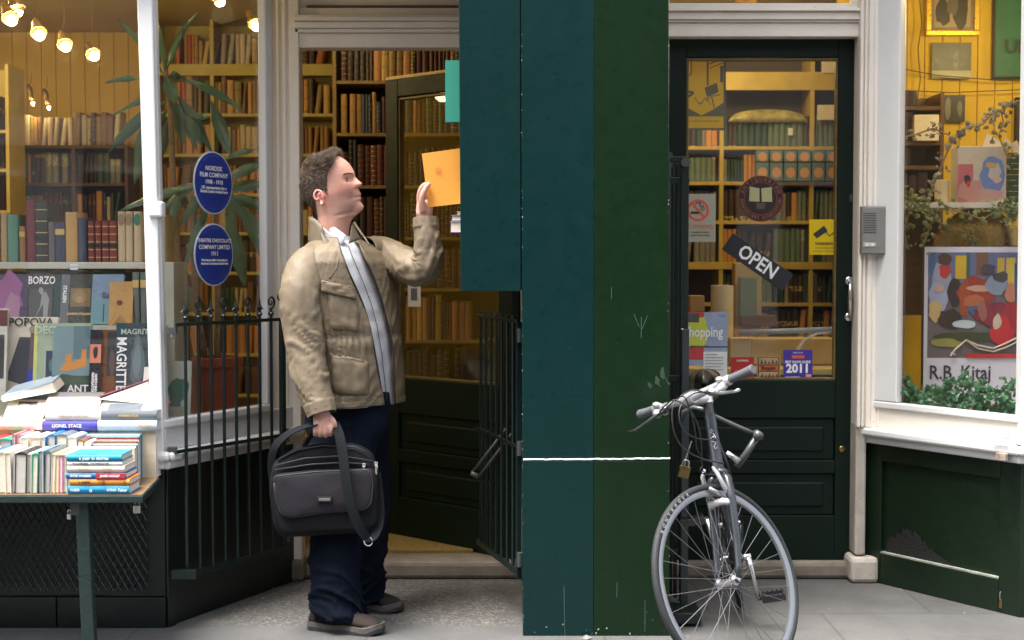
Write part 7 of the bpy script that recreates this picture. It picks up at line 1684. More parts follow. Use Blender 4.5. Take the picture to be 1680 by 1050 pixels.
for s_ in (-1, 1):
    for k in range(90):
        f = q.random(); y = s_*(.014+.034*f); z = zeye+.0185+.0025*math.sin(f*2.9)+q.uniform(-.0018,.0018); a = math.atan2(y, .06)
        # surface point on the brow
        best = head_pt(z, s_*.2); 
        lo_, hi_ = 0, 1.3
        for _ in range(14):
            mid = (lo_+hi_)/2
            if abs(head_pt(z, mid).y) < abs(y): lo_ = mid
            else: hi_ = mid
        hp = head_pt(z, lo_); pt_ = H(hp.x, y, z); strand(mb, pt_, (hl*s_*.9 + hu*.25 - hf*.35 + Vector((q.uniform(-.2,.2),)*3)), .009, .0006)
build('eyebrows', mb, lash, man)
# ---------------- hair
hairm = mat('brown_hair', (.034,.020,.012), .45, .5, 50, 0, 200, c2=(.085,.054,.034)); hairg = mat('grey_brown_hair', (.17,.125,.09), .45, .4, 50, 0, 200, c2=(.26,.20,.15))
mb = MB(); mb2 = MB(); cap = MB(); q = random.Random(12)
def hthick(x, y, z):      # hair depth above the scalp
    t = .006 + .009*sstep(.0,.09,z) + .002*sstep(-.02,-.09,x)
    t *= .35 + .65*sstep(-.11,-.03,z)
    if z < 0 and x > -.03: t *= .45
    return t
NZ, NH = 70, 90; grid = {}; vs = []; fs = []
for i in range(NZ+1):
    z = -.13 + (ztop-.001+.13)*(i/NZ)**.85
    for j in range(NH):
        a = 2*math.pi*j/NH; p = head_pt(z, a); ha = hair_amount(p)
        p1 = head_pt(z, a+.02)-head_pt(z, a-.02); n_ = Vector((p.x-.0, p.y*1.25, max(0,(p.z-.02))*1.4)).normalized()
        th = hthick(p.x,p.y,p.z)*(.72) if ha else -.006
        th += .0025*noise.noise(Vector((p.x*90,p.y*90,p.z*90)))*ha
        grid[i,j] = len(vs); vs.append(H(*(p + n_*th)))
for i in range(NZ):
    for j in range(NH): fs.append((grid[i,j],grid[i,(j+1)%NH],grid[i+1,(j+1)%NH],grid[i+1,j]))
fs.append(tuple(grid[NZ,j] for j in range(NH)))
cap.add(vs, fs)
hair_o = build('hair', cap, hairm, man, smooth=True)
cnt = 0
while cnt < 13000:
    z = q.uniform(-.125, ztop-.002)
    if q.random() < .25: z = q.uniform(.05, ztop-.001)
    a = q.uniform(0, 2*math.pi); p = head_pt(z, a)
    if not hair_amount(p): continue
    cnt += 1
    n_ = Vector((p.x, p.y*1.25, max(0,(p.z-.02))*1.4)).normalized(); th = hthick(*p)
    # growth: from the crown forwards on top, down at the sides and back; short tousled quiff
    kt = sstep(.0,.085,p.z); g_ = Vector((-.3,0,-1)).lerp(Vector((.8, -p.y*3, .10 + .5*sstep(.01,.06,p.x))), kt)
    if .25 < kt < .75: g_ += Vector((.5,0,0))
    g_ = g_ + Vector((q.gauss(0,.28), q.gauss(0,.28), q.gauss(0,.22)))
    d_ = (n_*(.40 + .30*sstep(.03,.08,p.z)) + g_.normalized()*.85).normalized()
    L_ = th*q.uniform(1.0,1.9); root = p + n_*th*.55
    m_ = mb2 if (q.random() < .18 + .35*(p.z > .03) + .15*(noise.noise(Vector((p.x*45,p.y*45,p.z*45))) > .1)) else mb
    strand(m_, H(*root), (hf*d_.x + hl*d_.y + hu*d_.z), L_, .0006, bend=(hf*g_.x+hl*g_.y+hu*g_.z)*.12)
build('hair_strands', mb, hairm, hair_o); build('grey_strands', mb2, hairg, hair_o)

# ---------------- cloth helper
def ridge(p, k): 
    n1 = noise.noise(p*k); return 1 - abs(n1)*2.0
def fold(p, amp, k=9, seed=0.0):
    p = Vector(p) + Vector((seed,seed*.7,seed*1.3)); w_ = Vector((noise.noise(p*3), noise.noise(p*3+Vector((5,1,2))), noise.noise(p*3+Vector((9,4,7)))))*.12
    return amp*(.6*(ridge((p+w_), k)-.4) + .3*(ridge((p+w_)*1.0, k*2.1)-.4) + .1*noise.noise(p*k*5))
def crease(a, b, seed, sharp=1.6):
    '''long creases: b runs along them, a across'''
    n1 = noise.noise(Vector((a, b, seed))); n2 = noise.noise(Vector((a*1.9+7, b*1.6, seed+3)))
    r1 = max(0, 1-abs(n1)*3.2)**sharp; r2 = max(0, 1-abs(n2)*3.2)**sharp
    return r1*.7 + r2*.35 - .3
def cloth_mat(name, c, c2, rough=.92, weave=900, sheen=0, stretch=None):
    m = mat(name, c, rough, .1, 7, .5, weave, c2=c2, sheen=sheen, stretch=stretch, spec=.15); m.node_tree.nodes['Bump'].inputs['Distance'].default_value = .0012
    return m
jacket_m = cloth_mat('beige_cotton', (.135,.102,.062), (.205,.16,.105), rough=.6); jacket_in = cloth_mat('jacket_lining', (.12,.10,.07), (.17,.14,.10)); shirt_m = cloth_mat('white_grey_shirt', (.42,.42,.445), (.54,.54,.56))
jb = jacket_m.node_tree; jb.nodes['Principled BSDF'].inputs['Specular IOR Level'].default_value = .45
cn = jb.nodes.new('ShaderNodeTexNoise'); cn.inputs['Scale'].default_value = 22; cn.inputs['Detail'].default_value = 5; cn.inputs['Distortion'].default_value = .8; cm_ = jb.nodes.new('ShaderNodeMapping'); cm_.inputs['Scale'].default_value = (1,1,.55); ct_ = jb.nodes.new('ShaderNodeTexCoord'); jb.links.new(ct_.outputs['Object'], cm_.inputs[0]); jb.links.new(cm_.outputs[0], cn.inputs['Vector'])
ab = jb.nodes.new('ShaderNodeMath'); ab.operation = 'SUBTRACT'; ab.inputs[1].default_value = .5; jb.links.new(cn.outputs[0], ab.inputs[0]); a2 = jb.nodes.new('ShaderNodeMath'); a2.operation = 'ABSOLUTE'; jb.links.new(ab.outputs[0], a2.inputs[0])
cb = jb.nodes.new('ShaderNodeBump'); cb.inputs['Strength'].default_value = .3; cb.inputs['Distance'].default_value = .012; cb.invert = True; jb.links.new(a2.outputs[0], cb.inputs['Height']); jb.links.new(cb.outputs[0], jb.nodes['Bump'].inputs['Normal'])
seam_m = mat('seam_thread', (.13,.10,.06), .9, .1); jean_m = cloth_mat('dark_denim', (.0012,.0024,.0065), (.0026,.0065,.017), weave=700)
# ---------------- torso frame
# rows: image row, centre column, half width (across), half depth (front-back) in metres, centre depth
ROWS = [(392,552,.085,.072,.25),(402,557,.135,.092,.25),(414,561,.188,.108,.25),(430,562,.212,.124,.25),(455,563,.210,.134,.25),(490,565,.205,.142,.25),(530,568,.198,.147,.25),(570,570,.195,.149,.255),(610,573,.197,.152,.26),(645,575,.197,.151,.26),(664,576,.192,.147,.26)]
def trow(py):
    v = [interp(py, [(r[0], r[k]) for r in ROWS]) for k in (1,2,3,4)]; return v
def TS(py, ph, off=0.0, wr=1.0):
    """point of the torso surface: ph = 0 front centre, + towards his right (the camera side)"""
    cx_, a, b, cy_ = trow(py); c = P(cx_, py, cy_); e = 2.35
    cc, ss = math.cos(ph), math.sin(ph); f_ = math.copysign(abs(cc)**(2/e), cc); l_ = math.copysign(abs(ss)**(2/e), ss)
    belly = 1 + (.0 if cc < 0 else .06*math.exp(-((py-590)/60)**2))
    if ss < 0: a *= 1 + .2*sstep(415,470,py)
    p = c + TF*f_*(b*belly+off) - TL*l_*(a+off)
    return Vector((p.x, p.y, P(0,py,YM).z))
def ph_at(px, py, off=0.0, lo=-1.5, hi=1.6):
    # projected column decreases with ph on the camera side; search
    best = None
    for k in range(160):
        ph = lo + (hi-lo)*k/159; p = TS(py, ph, off); x_ = 840 + FPX*p.x/(p.y-CAMY); d = abs(x_-px)
        if best is None or d < best[0]: best = (d, ph)
    b = best[1]; h_ = (hi-lo)/159
    for _ in range(4):
        for ph in (b-h_/2, b+h_/2):
            p = TS(py, ph, off); d = abs(840 + FPX*p.x/(p.y-CAMY)-px)
            if d < best[0]: best = (d, ph)
        b = best[1]; h_ /= 2
    return best[1]
OPR = [(392,553),(414,559),(446,570),(475,584),(511,598),(556,608),(579,612),(652,624),(664,625)]      # his right front edge
OPL = [(392,578),(414,589),(446,606),(489,621),(511,627),(543,635),(579,640),(652,643),(664,644)]      # his left front edge
def open_edges(py): 
    r_ = ph_at(interp(py, OPR), py); l_ = ph_at(interp(py, OPL), py, lo=-1.02, hi=r_); 
    if l_ > r_ - .08: l_ = r_ - .08
    return r_, l_
NRW, NCL = 110, 150
oe = {}
for py in range(388, 668, 4): oe[py] = open_edges(max(392,py))
ks_ = sorted(oe)
for _ in range(3): oe = {k: tuple(sum(oe[ks_[max(0,min(len(ks_)-1,i+d))]][c] for d in (-2,-1,0,1,2))/5 for c in (0,1)) for i, k in enumerate(ks_)}
def oedge(py, k): 
    lo_ = max(388, min(664, 388 + int((py-388)//4)*4)); hi_ = min(664, lo_+4); t = (py-lo_)/4 if hi_ > lo_ else 0
    return oe[lo_][k]*(1-t) + oe[hi_][k]*t
jk = MB(); g = []
def jacket_disp(p, py, ph):
    t1 = ph*.20; hh = p.z; k1 = .5+.5*sstep(430,520,py); al = .7*math.sin(ph*1.7+hh*4)
    d = .0075*crease((t1*math.cos(al)+hh*math.sin(al))*13, (hh*math.cos(al)-t1*math.sin(al))*4.5, 1.7)*k1 + fold(p, .004, 7, 1.7)*k1 + .0035*crease(hh*17+math.sin(ph*2)*2, ph*.9, 4.4)*sstep(570,650,py)
    d += .006*math.exp(-((py-548)/7)**2)*-1.0 + .004*math.exp(-((py-560)/12)**2)                    # drawn waist
    d += .004*math.sin(ph*46 + 2*noise.noise(p*10))*math.exp(-((py-560)/22)**2)                      # gathers at the waist cord
    d += .004*(1 if py > 652 else 0)                                                                  # hem band
    return d
for i in range(NRW+1):
    py = 389 + (664-389)*i/NRW; r0, l0 = oedge(py,0), oedge(py,1); rowv = []
    for j in range(NCL+1):
        f = j/NCL; ph = r0 + (l0 + 2*math.pi - r0)*f
        p = TS(py, ph); n_ = (TS(py, ph, .01) - p).normalized(); edge = min(f, 1-f)
        d = jacket_disp(p, py, ph) * sstep(0,.02,edge*1.0+.004)
        flare = .006*math.exp(-(edge/.012))*(1+ .5*math.sin(py*.05))        # front edges stand off
        # hem dips a little at the back
        q_ = p + n_*(d + .006 + flare)
        if py > 640: q_.z += -.012*math.cos(ph-3.1)*((py-640)/24)*.6
        rowv.append(q_)
    g.append(rowv)
jk.loft(g, cap=False, closed=False)
jo = build('jacket', jk, [jacket_m], man, smooth=True)
so = jo.modifiers.new('thick','SOLIDIFY'); so.thickness = .005; so.offset = 0
# dark zip tape on both front edges
for k, nm_ in ((0,'zip_edge'),(1,'zip_edge')):
    mb = MB(); pts = []
    for i in range(60):
        py = 400 + 262*i/59; ph = oedge(py,k); p = TS(py, ph); n_ = (TS(py,ph,.01)-p).normalized(); pts.append(p + n_*.012)
    mb.tube(pts, .0038, 6); build(nm_, mb, mat('zip_tape', (.03,.026,.02), .7, .2, spec=.2), jo, smooth=True)
# surface patches on the jacket
def jpatch(name, poly_px, off, m, thick=.004, nx=14, ny=10, disp=.0, seed=0):
    """quad patch (four picture corners TL TR BR BL) laid on the jacket"""
    mb = MB(); rows = []
    for i in range(ny+1):
        v = i/ny; rr_ = []
        for j in range(nx+1):
            u = j/nx; x_ = (poly_px[0][0]*(1-u)+poly_px[1][0]*u)*(1-v) + (poly_px[3][0]*(1-u)+poly_px[2][0]*u)*v; y_ = (poly_px[0][1]*(1-u)+poly_px[1][1]*u)*(1-v) + (poly_px[3][1]*(1-u)+poly_px[2][1]*u)*v
            ph = ph_at(x_, y_, .008); p = TS(y_, ph); n_ = (TS(y_,ph,.01)-p).normalized(); e_ = min(u,1-u,v,1-v)
            rr_.append(p + n_*(jacket_disp(p,y_,ph) + .006 + off*sstep(0,.12,e_) - .003*(1-sstep(0,.05,e_)) + fold(p, disp, 22, seed)))
        rows.append(rr_)
    mb.loft(rows, cap=False, closed=False); o = build(name, mb, m, jo, smooth=True); so = o.modifiers.new('thick','SOLIDIFY'); so.thickness = thick; so.offset = -1; return o
jpatch('chest_pocket', [(534,470),(590,484),(592,545),(538,540)], .009, jacket_m, disp=.006, seed=3)
jpatch('pocket_flap', [(527,458),(585,470),(587,492),(524,477)], .018, jacket_m, disp=.006, seed=5)
jpatch('lower_pocket', [(541,574),(604,588),(606,645),(543,640)], .008, jacket_m, disp=.005, seed=7)
def seam(pts_px, off=.010, r_=.0016, par=None):
    mb = MB(); pts = []
    for (a, b) in zip(pts_px[:-1], pts_px[1:]):
        for k in range(8):
            x_, y_ = a[0]+(b[0]-a[0])*k/8, a[1]+(b[1]-a[1])*k/8; ph = ph_at(x_,y_,.008); p = TS(y_,ph); n_ = (TS(y_,ph,.01)-p).normalized(); pts.append(p + n_*(jacket_disp(p,y_,ph)+off))
    mb.tube(pts, r_, 5); build('seam', mb, seam_m, par or jo, smooth=True)
seam([(527,460),(586,472)], .024); seam([(541,576),(604,590)], .016); seam([(543,572),(544,640)], .016); seam([(532,546),(608,556)], .007); seam([(530,650),(626,650)], .010); seam([(560,410),(552,440),(538,458)], .010)
# ---------------- collar of the jacket: stand-up band
def collar(name, rows, m, thick=.004, par=man):
    mb = MB(); mb.loft(rows, cap=False, closed=False); o = build(name, mb, m, par, smooth=True); s_ = o.modifiers.new('thick','SOLIDIFY'); s_.thickness = thick; s_.offset = 0; return o
nb_ = P(545,372,YM)
rows = []
for i in range(7):
    f = i/6; rr_ = []
    for j in range(61):
        a = R(62) + R(256)*j/60     # angle from his front, over the camera side first
        # base loop lies on the shoulders, top loop around the neck
        dirv = TF*math.cos(a) - TL*math.sin(a)
        base = P(549,404,YM); top = P(540,359,YM)
        front = max(0, math.cos(a)); back = max(0, -math.cos(a))
        zb_ = base.z - .045*front + .020*back; ztp = top.z - .065*front + .012*back
        rb = .100 + .02*front; rt_ = .078 + .022*front
        c_ = base.lerp(top, f); r_ = rb + (rt_-rb)*f
        p = Vector((c_.x, c_.y, 0)) + dirv*r_*(1 + .10*math.sin(a)**2*0) ; p.z = zb_ + (ztp-zb_)*f
        p += dirv*fold(p, .005, 16, 4)
        rr_.append(p)
    rows.append(rr_)
collar('jacket_collar', rows, jacket_m, .007)
# shirt: inner body, its collar, placket
sh = MB(); rows = []
for i in range(60):
    py = 388 + 276*i/59 - (0); rr_ = []
    for j in range(48):
        ph = 2*math.pi*j/48; p = TS(py, ph, -.012); n_ = (TS(py,ph,.0)-p).normalized(); rr_.append(p + n_*(fold(p,.007,11,8)*(1 if py > 420 else .3)))
    rows.append(rr_)
sh.loft(rows); build('shirt', sh, shirt_m, man, smooth=True)
# shirt hem hangs a little lower at the front opening
mb = MB(); pts = []
PLK = [(402,572),(411,575),(440,587),(466,598),(498,610),(537,620),(579,627),(655,635)]
for i in range(50):
    py = 404 + 252*i/49; ph = ph_at(interp(py, PLK), py); p = TS(py, ph, -.012); n_ = (TS(py,ph)-p).normalized(); pts.append(p + n_*.0095)
mb.tube(pts, .0016, 5); build('shirt_placket', mb, mat('shirt_shadow_thread', (.06,.06,.07), .8, .1), man, smooth=True)
for py in (440, 485, 530, 575, 620):
    ph = ph_at(interp(py, PLK)+3, py); p = TS(py, ph, -.008); n_ = (TS(py,ph,.01)-p).normalized(); build('shirt_button', MB().lathe(p+n_*.003, n_, [(.005,0),(.005,.002),(.0,.0025)], 10), mat('button_pearl', (.4,.4,.4), .3), man)
rows = []
for i in range(6):
    f = i/5; rr_ = []
    for j in range(49):
        a = R(14) + R(332)*j/48; dirv = TF*math.cos(a) - TL*math.sin(a); front = max(0, math.cos(a)); back = max(0,-math.cos(a))
        base = P(549,394,YM); top = P(542,362,YM)
        r_ = .078 + .014*front - .006*f; c_ = base.lerp(top, f)
        p = Vector((c_.x,c_.y,0)) + dirv*r_; p.z = base.z - .040*front + .012*back + (top.z-base.z - .030*front + .010*back)*f
        rr_.append(p)
    rows.append(rr_)
collar('shirt_collar', rows, shirt_m, .003)
# folded collar wings
def tri(name, pxs, Ys, m, par=man, th=.003, bend=.006):
    a, b, c = [P(x_,y_,Y_) for (x_,y_), Y_ in zip(pxs, Ys)]; mb = MB(); rows = []
    for i in range(9):
        u = i/8; rows.append([(a.lerp(b,u)).lerp(a.lerp(c,u)*0 + c.lerp(b,0)*0 + a.lerp(c,u), v/8) + Vector((0,-1,0))*bend*math.sin(math.pi*v/8)*u for v in range(9)])
    mb.loft(rows, cap=False, closed=False); o = build(name, mb, m, par, smooth=True); s_ = o.modifiers.new('thick','SOLIDIFY'); s_.thickness = th; return o
tri('collar_wing', [(521,352),(558,408),(568,386)], [.215,.150,.160], shirt_m)
tri('collar_wing', [(578,366),(572,400),(592,392)], [.165,.148,.185], jacket_in)
tri('jacket_collar_wing', [(524,376),(534,412),(566,428)], [.150,.105,.115], jacket_m, th=.005, bend=.012)
tri('jacket_collar_wing', [(580,364),(592,380),(606,404)], [.22,.20,.17], jacket_m, th=.005, bend=.008)
# ---------------- sleeves
def sleeve(name, path, radii, m, amp, cuffs, seed, n=40, flat=None, ref=(0,1,0)):
    pts = [Vector(t[:3]) for t in cr([tuple(p) for p in path], 14)]; N_ = len(pts); rs = [t[0] for t in cr([(r_,) for r_ in radii], 14)]
    Ls = [0]; 
    for a, b in zip(pts[:-1], pts[1:]): Ls.append(Ls[-1] + (b-a).length)
    mb = MB(); rows = []; prev = None
    for i, p in enumerate(pts):
        t = (pts[min(i+1,N_-1)] - pts[max(i-1,0)]).normalized()
        if prev is None: a_ = Vector(ref); u = (a_ - t*a_.dot(t)).normalized()
        else: u = (prev - t*prev.dot(t)).normalized()
        prev = u; v = t.cross(u); s_ = Ls[i]; tot = Ls[-1]; rr_ = []
        A_ = interp(s_/tot, amp)
        for j in range(n):
            ang_ = 2*math.pi*j/n; dv = u*math.cos(ang_) + v*math.sin(ang_)
            w_ = noise.noise(Vector((s_*7+seed, math.cos(ang_)*1.1, math.sin(ang_)*1.1)))
            # cross folds: sharp ridges running around the sleeve, tilted and broken up
            ph_ = s_*interp(s_/tot, [(0,30),(.5,48),(1,62)]) + 1.9*math.sin(ang_+seed) + 5.5*w_ + 2.5*noise.noise(Vector((s_*18, math.cos(ang_)*2+seed, math.sin(ang_)*2)))
            rg = (1-abs(math.sin(ph_)))**1.8; br_ = sstep(-.25,.35,noise.noise(Vector((s_*11+seed*3, math.cos(ang_)*1.5, math.sin(ang_)*1.5))))
            d = A_*1.15*crease(s_*13 + 1.5*math.sin(ang_+seed) + 1.2*w_, math.cos(ang_)*.75+seed, math.sin(ang_)*.75+seed*.5) + A_*.2*crease(s_*4+5, math.cos(ang_+.6)*1.9, math.sin(ang_+.6)*1.9+seed) + .2*fold(p+dv*rs[i], A_, 9, seed)
            if (tot-s_) < cuffs: d = .0015*math.sin(ang_*9) + .0035
            rr_.append(p + dv*(rs[i] + d))
        rows.append(rr_)
    mb.loft(rows, cap=False); o = build(name, mb, [m], man, smooth=True); s2 = o.modifiers.new('thick','SOLIDIFY'); s2.thickness = .004; s2.offset = 0
    return o, pts, rs
sr, spts, srs = sleeve('jacket_sleeve', [P(530,420,.20), P(505,434,.115), P(492,480,.055), P(497,540,.04), P(502,580,.025), P(512,625,.0), P(523,662,-.02), P(528,680,-.03)], [.045,.066,.073,.071,.068,.064,.055,.050], jacket_m, [(0,.003),(.25,.006),(.45,.010),(.6,.011),(.75,.011),(.92,.009),(1,.004)], .045, 2.3)
mb = MB(); t_ = (spts[-1]-spts[-12]).normalized()
sl, lpts, lrs = sleeve('jacket_sleeve', [P(598,412,.30), P(625,418,.38), P(658,432,.30), P(684,443,.215), P(700,432,.185), P(702,405,.185), P(699,376,.19), P(698,357,.195)], [.055,.072,.066,.059,.055,.051,.047,.044], jacket_m, [(0,.003),(.2,.009),(.45,.014),(.6,.014),(.8,.010),(.95,.006),(1,.003)], .04, 5.1, ref=(0,1,0))
# cuff seam lines
for pts_, rs_, k in ((spts, srs, -9), (lpts, lrs, -8)):
    p = pts_[k]; t_ = (pts_[k+1]-pts_[k-1]).normalized(); build('cuff_seam', MB().ring(p, t_, rs_[k]+.004, .0016, 40, 5), seam_m, sr if pts_ is spts else sl, smooth=True)
# ---------------- jeans
jn = MB()
def legloft(mb, rows, n=28):
    rr = []
    for (px, py, Y, rx, ry) in rows:
        c_ = P(px, py, Y); rr.append([c_ + Vector((math.cos(a)*rx, math.sin(a)*ry, 0)) for a in [2*math.pi*k/n for k in range(n)]])
    mb.loft(rr)
legloft(jn, [(572,640,.26,.168,.14),(571,668,.26,.170,.142),(570,700,.25,.168,.142),(563,730,.20,.130,.112),(558,780,.17,.116,.104),(554,840,.15,.104,.098),(551,890,.12,.098,.094),(549,940,.10,.095,.092),(551,975,.095,.096,.094),(556,1000,.09,.100,.098),(557,1014,.09,.098,.096)])
legloft(jn, [(578,668,.27,.15,.14),(588,720,.31,.12,.11),(597,780,.34,.108,.10),(599,840,.35,.096,.092),(597,890,.37,.09,.088),(594,940,.39,.088,.086),(595,965,.40,.088,.086),(597,988,.40,.088,.086)])
jm = remesh(jn, .0075, smooth=4)
for v in jm.v:
    low = sstep(.55,.05,v.z); kn = math.exp(-((v.z-.5)/.12)**2)
    c_ = P(560,800,.17); dirn = Vector((v.x - (-.62), v.y - (.12 if v.y < .25 else .38), 0)).normalized()
    zz = v.z*52 + 2.2*noise.noise(v*6) + 1.5*math.sin(math.atan2(dirn.y, dirn.x)+1.0)
    rg = (1-abs(math.sin(zz)))**1.5 * (.5+.5*noise.noise(v*9+Vector((3,3,3))))
    th_ = math.atan2(dirn.y, dirn.x)
    d = (.020*low + .008 + .010*kn)*crease(v.z*(8+7*low) + 1.3*math.sin(th_+1+(0 if v.y < .25 else 2)), math.cos(th_)*.7, math.sin(th_)*.7 + v.y*2) + .008*crease(math.cos(th_)*2.2+3, v.z*2.2, math.sin(th_)*2.2) 
    v += dirn*d
build('jeans', jm, jean_m, man, smooth=True)
# ---------------- shoes
sole_m = mat('sole_pale', (.11,.10,.09), .8, .2, 14, .3, 60, spec=.2); sole_d = mat('sole_dark', (.02,.022,.025), .7, .2, 14, .3, 60); shoe_m = mat('shoe_taupe', (.040,.031,.027), .9, .2, 14, .5, 200, spec=.15); shoe_d = mat('shoe_slate', (.014,.018,.024), .85, .2, 14, .4, 200, spec=.15); dark_shoe = mat('shoe_dark_brown', (.012,.009,.008), .85, .2, 14, .5, 200); lace = mat('laces', (.05,.038,.03), .8, .2)
def make_shoe(heel, toe, upm, capm, side):
    heel, toe = Vector((heel.x,heel.y,0)), Vector((toe.x,toe.y,0)); d = toe-heel; L_ = d.length; d.normalize(); s_ = Vector((0,0,1)).cross(d)
    def pt(f, w_, z): return heel + d*(L_*f) + s_*w_ + Vector((0,0,z))
    W_ = [(0,.020),(.03,.032),(.12,.037),(.35,.036),(.6,.045),(.78,.049),(.92,.040),(.98,.024),(1,.012)]
    T_ = [(0,.062),(.04,.095),(.15,.115),(.32,.118),(.45,.104),(.6,.084),(.75,.070),(.88,.062),(.96,.050),(1,.034)]
    up = MB(); rings = []
    for i in range(33):
        f = i/32; f2 = .004+f*.992; wd = interp(f2, W_); tz = interp(f2, T_); zb = .018; r_ = []
        for j in range(20):
            a = 2*math.pi*j/20; cy, sz = math.cos(a), math.sin(a); e = .8
            r_.append(pt(f2, wd*.98*math.copysign(abs(cy)**e, cy)*(1 - .32*max(0,sz)*sstep(.0,1,1)), zb + (tz-zb)*(.5+.5*sz) ))
        rings.append(r_)
    up.loft(rings)
    u_ = build('shoe', up, upm, man, smooth=True)
    for nm_, z0, z1, gr, m in (('midsole', .011, .032, 1.05, sole_m), ('outsole', 0.0, .0135, 1.08, sole_d)):
        mb = MB(); lo_, hi_ = [], []; out = []
        for i in range(25): f = i/24; out.append((f, interp(f, W_)*gr + .002))
        loop = [(f, w_) for f, w_ in out] + [(f, -w_) for f, w_ in out[::-1]]
        rings = [[pt((f-.5)*1.03+.5, w_, z + (.012*sstep(.8,1,f) if z0 == 0 or True else 0) + (.003*math.sin(f*14) if z == z1 else 0)) for f, w_ in loop] for z in (z0, (z0+z1)/2, z1)]
        mb.loft(rings); build(nm_, mb, m, u_, bevel=0, auto=True)
    # toe cap and heel counter as thin overlays
    for f0, f1, m in ((.80,.995,capm),(.005,.2,capm)):
        mb = MB(); rings = []
        for i in range(9):
            f2 = f0+(f1-f0)*i/8; wd = interp(f2, W_)+.0022; tz = min(interp(f2, T_), .05 if f0 > .5 else .06) + .001; r_ = []
            for j in range(20):
                a = 2*math.pi*j/20; cy, sz = math.cos(a), math.sin(a); r_.append(pt(f2, wd*math.copysign(abs(cy)**.8, cy)*(1-.32*max(0,sz)*(1 if f0 > .5 else .3)), .02+(tz-.02)*(.5+.5*sz)))
            rings.append(r_)
        mb.loft(rings); build('toe_cap' if f0 > .5 else 'heel_counter', mb, m, u_, smooth=True)
    mb = MB()
    for k in range(5):
        f = .36+.075*k; tz = interp(f, T_); wd = interp(f, W_)*.62
        mb.tube([pt(f, -wd, tz-.012), pt(f+.01, 0, tz+.003), pt(f-.005, wd, tz-.012)], .0024, 6)
    for sg in (-1,1): mb.tube([pt(.38,0,.095), pt(.36,sg*.02,.092), pt(.34,sg*.045,.06), pt(.37,sg*.050,.03)], .002, 6)
    build('laces', mb, lace, u_, smooth=True)
    return u_
make_shoe(G(510,1030), G(628,1041), shoe_m, shoe_d, -1)
make_shoe(G(552,993), G(659,1005), dark_shoe, dark_shoe, 1)

# ============================================================ the booklet he holds
bk_ = thing('booklet', 'bright orange yellow booklet held up to the hanging cabinet', 'booklet', P(728,292,BY))
om = mat('booklet_orange', (.80,.345,.05), .55, .03, 9, .05, 60)
c4 = [P(692,252,BY), P(775,240.5,BY+.01), P(780,331,BY+.01), P(703,340,BY)]
mb = MB(); mb.prism(c4[::-1], (0,.0012,0)); mb.prism([p+Vector((0,.0042,0)) for p in c4[::-1]], (0,.0012,0)); build('cover', mb, om, bk_)
ins = [p + (sum(c4, Vector())/4 - p)*.02 + Vector((0,.0014,0)) for p in c4]; mb = MB(); mb.prism(ins[::-1], (0,.0026,0)); build('pages', mb, page_white, bk_)
em = mat('booklet_emblem', (.75,.24,.05), .6)
c_ = P(719,279,BY-.0006)
mb = MB()
for r0, r1 in ((.0125,.0105),(.008,.0055)):
    n = 24; mb.add([c_+Vector((math.cos(2*math.pi*k/n)*r0,0,math.sin(2*math.pi*k/n)*r0)) for k in range(n)] + [c_+Vector((math.cos(2*math.pi*k/n)*r1,0,math.sin(2*math.pi*k/n)*r1)) for k in range(n)], [(k,(k+1)%n,n+(k+1)%n,n+k) for k in range(n)])
for k in range(8): a = 2*math.pi*k/8; mb.add([c_+Vector((math.cos(a+.2)*.004,0,math.sin(a+.2)*.004)), c_+Vector((math.cos(a-.2)*.004,0,math.sin(a-.2)*.004)), c_+Vector((math.cos(a)*.010,0,math.sin(a)*.010))], [(0,1,2)])
build('printed_emblem', mb, em, bk_)

# ============================================================ shoulder bag hanging from his right hand
bag = thing('laptop_bag', 'black and slate laptop bag with a dangling shoulder strap in man\'s hand', 'bag', P(535,880,-.03))
bag['label'] = 'black and slate laptop bag with dangling strap, held by the man'
nyl = mat('black_nylon', (.006,.006,.008), .65, .25, 8, .6, 700, spec=.2); nyl2 = mat('slate_nylon', (.020,.018,.024), .75, .15, 8, .6, 700, spec=.2); web = mat('strap_webbing', (.004,.006,.008), .75, .2, 8, .6, 500, spec=.2); tape = mat('piping_grey', (.03,.032,.04), .5, .1, spec=.2)
YB0 = -.005
def outline(pts_px, n=10, rr=14):
    """rounded polygon from picture corners"""
    out = []; m_ = len(pts_px)
    for i in range(m_):
        a, b, c = [Vector(pts_px[(i+k) % m_]) for k in (-1,0,1)]; d0 = (a-b).normalized(); d1 = (c-b).normalized(); r_ = min(rr, (a-b).length*.45, (c-b).length*.45)
        p0, p1 = b+d0*r_, b+d1*r_
        for k in range(n+1):
            t = k/n; out.append(p0*(1-t)**2 + b*2*t*(1-t) + p1*t*t)
    return out
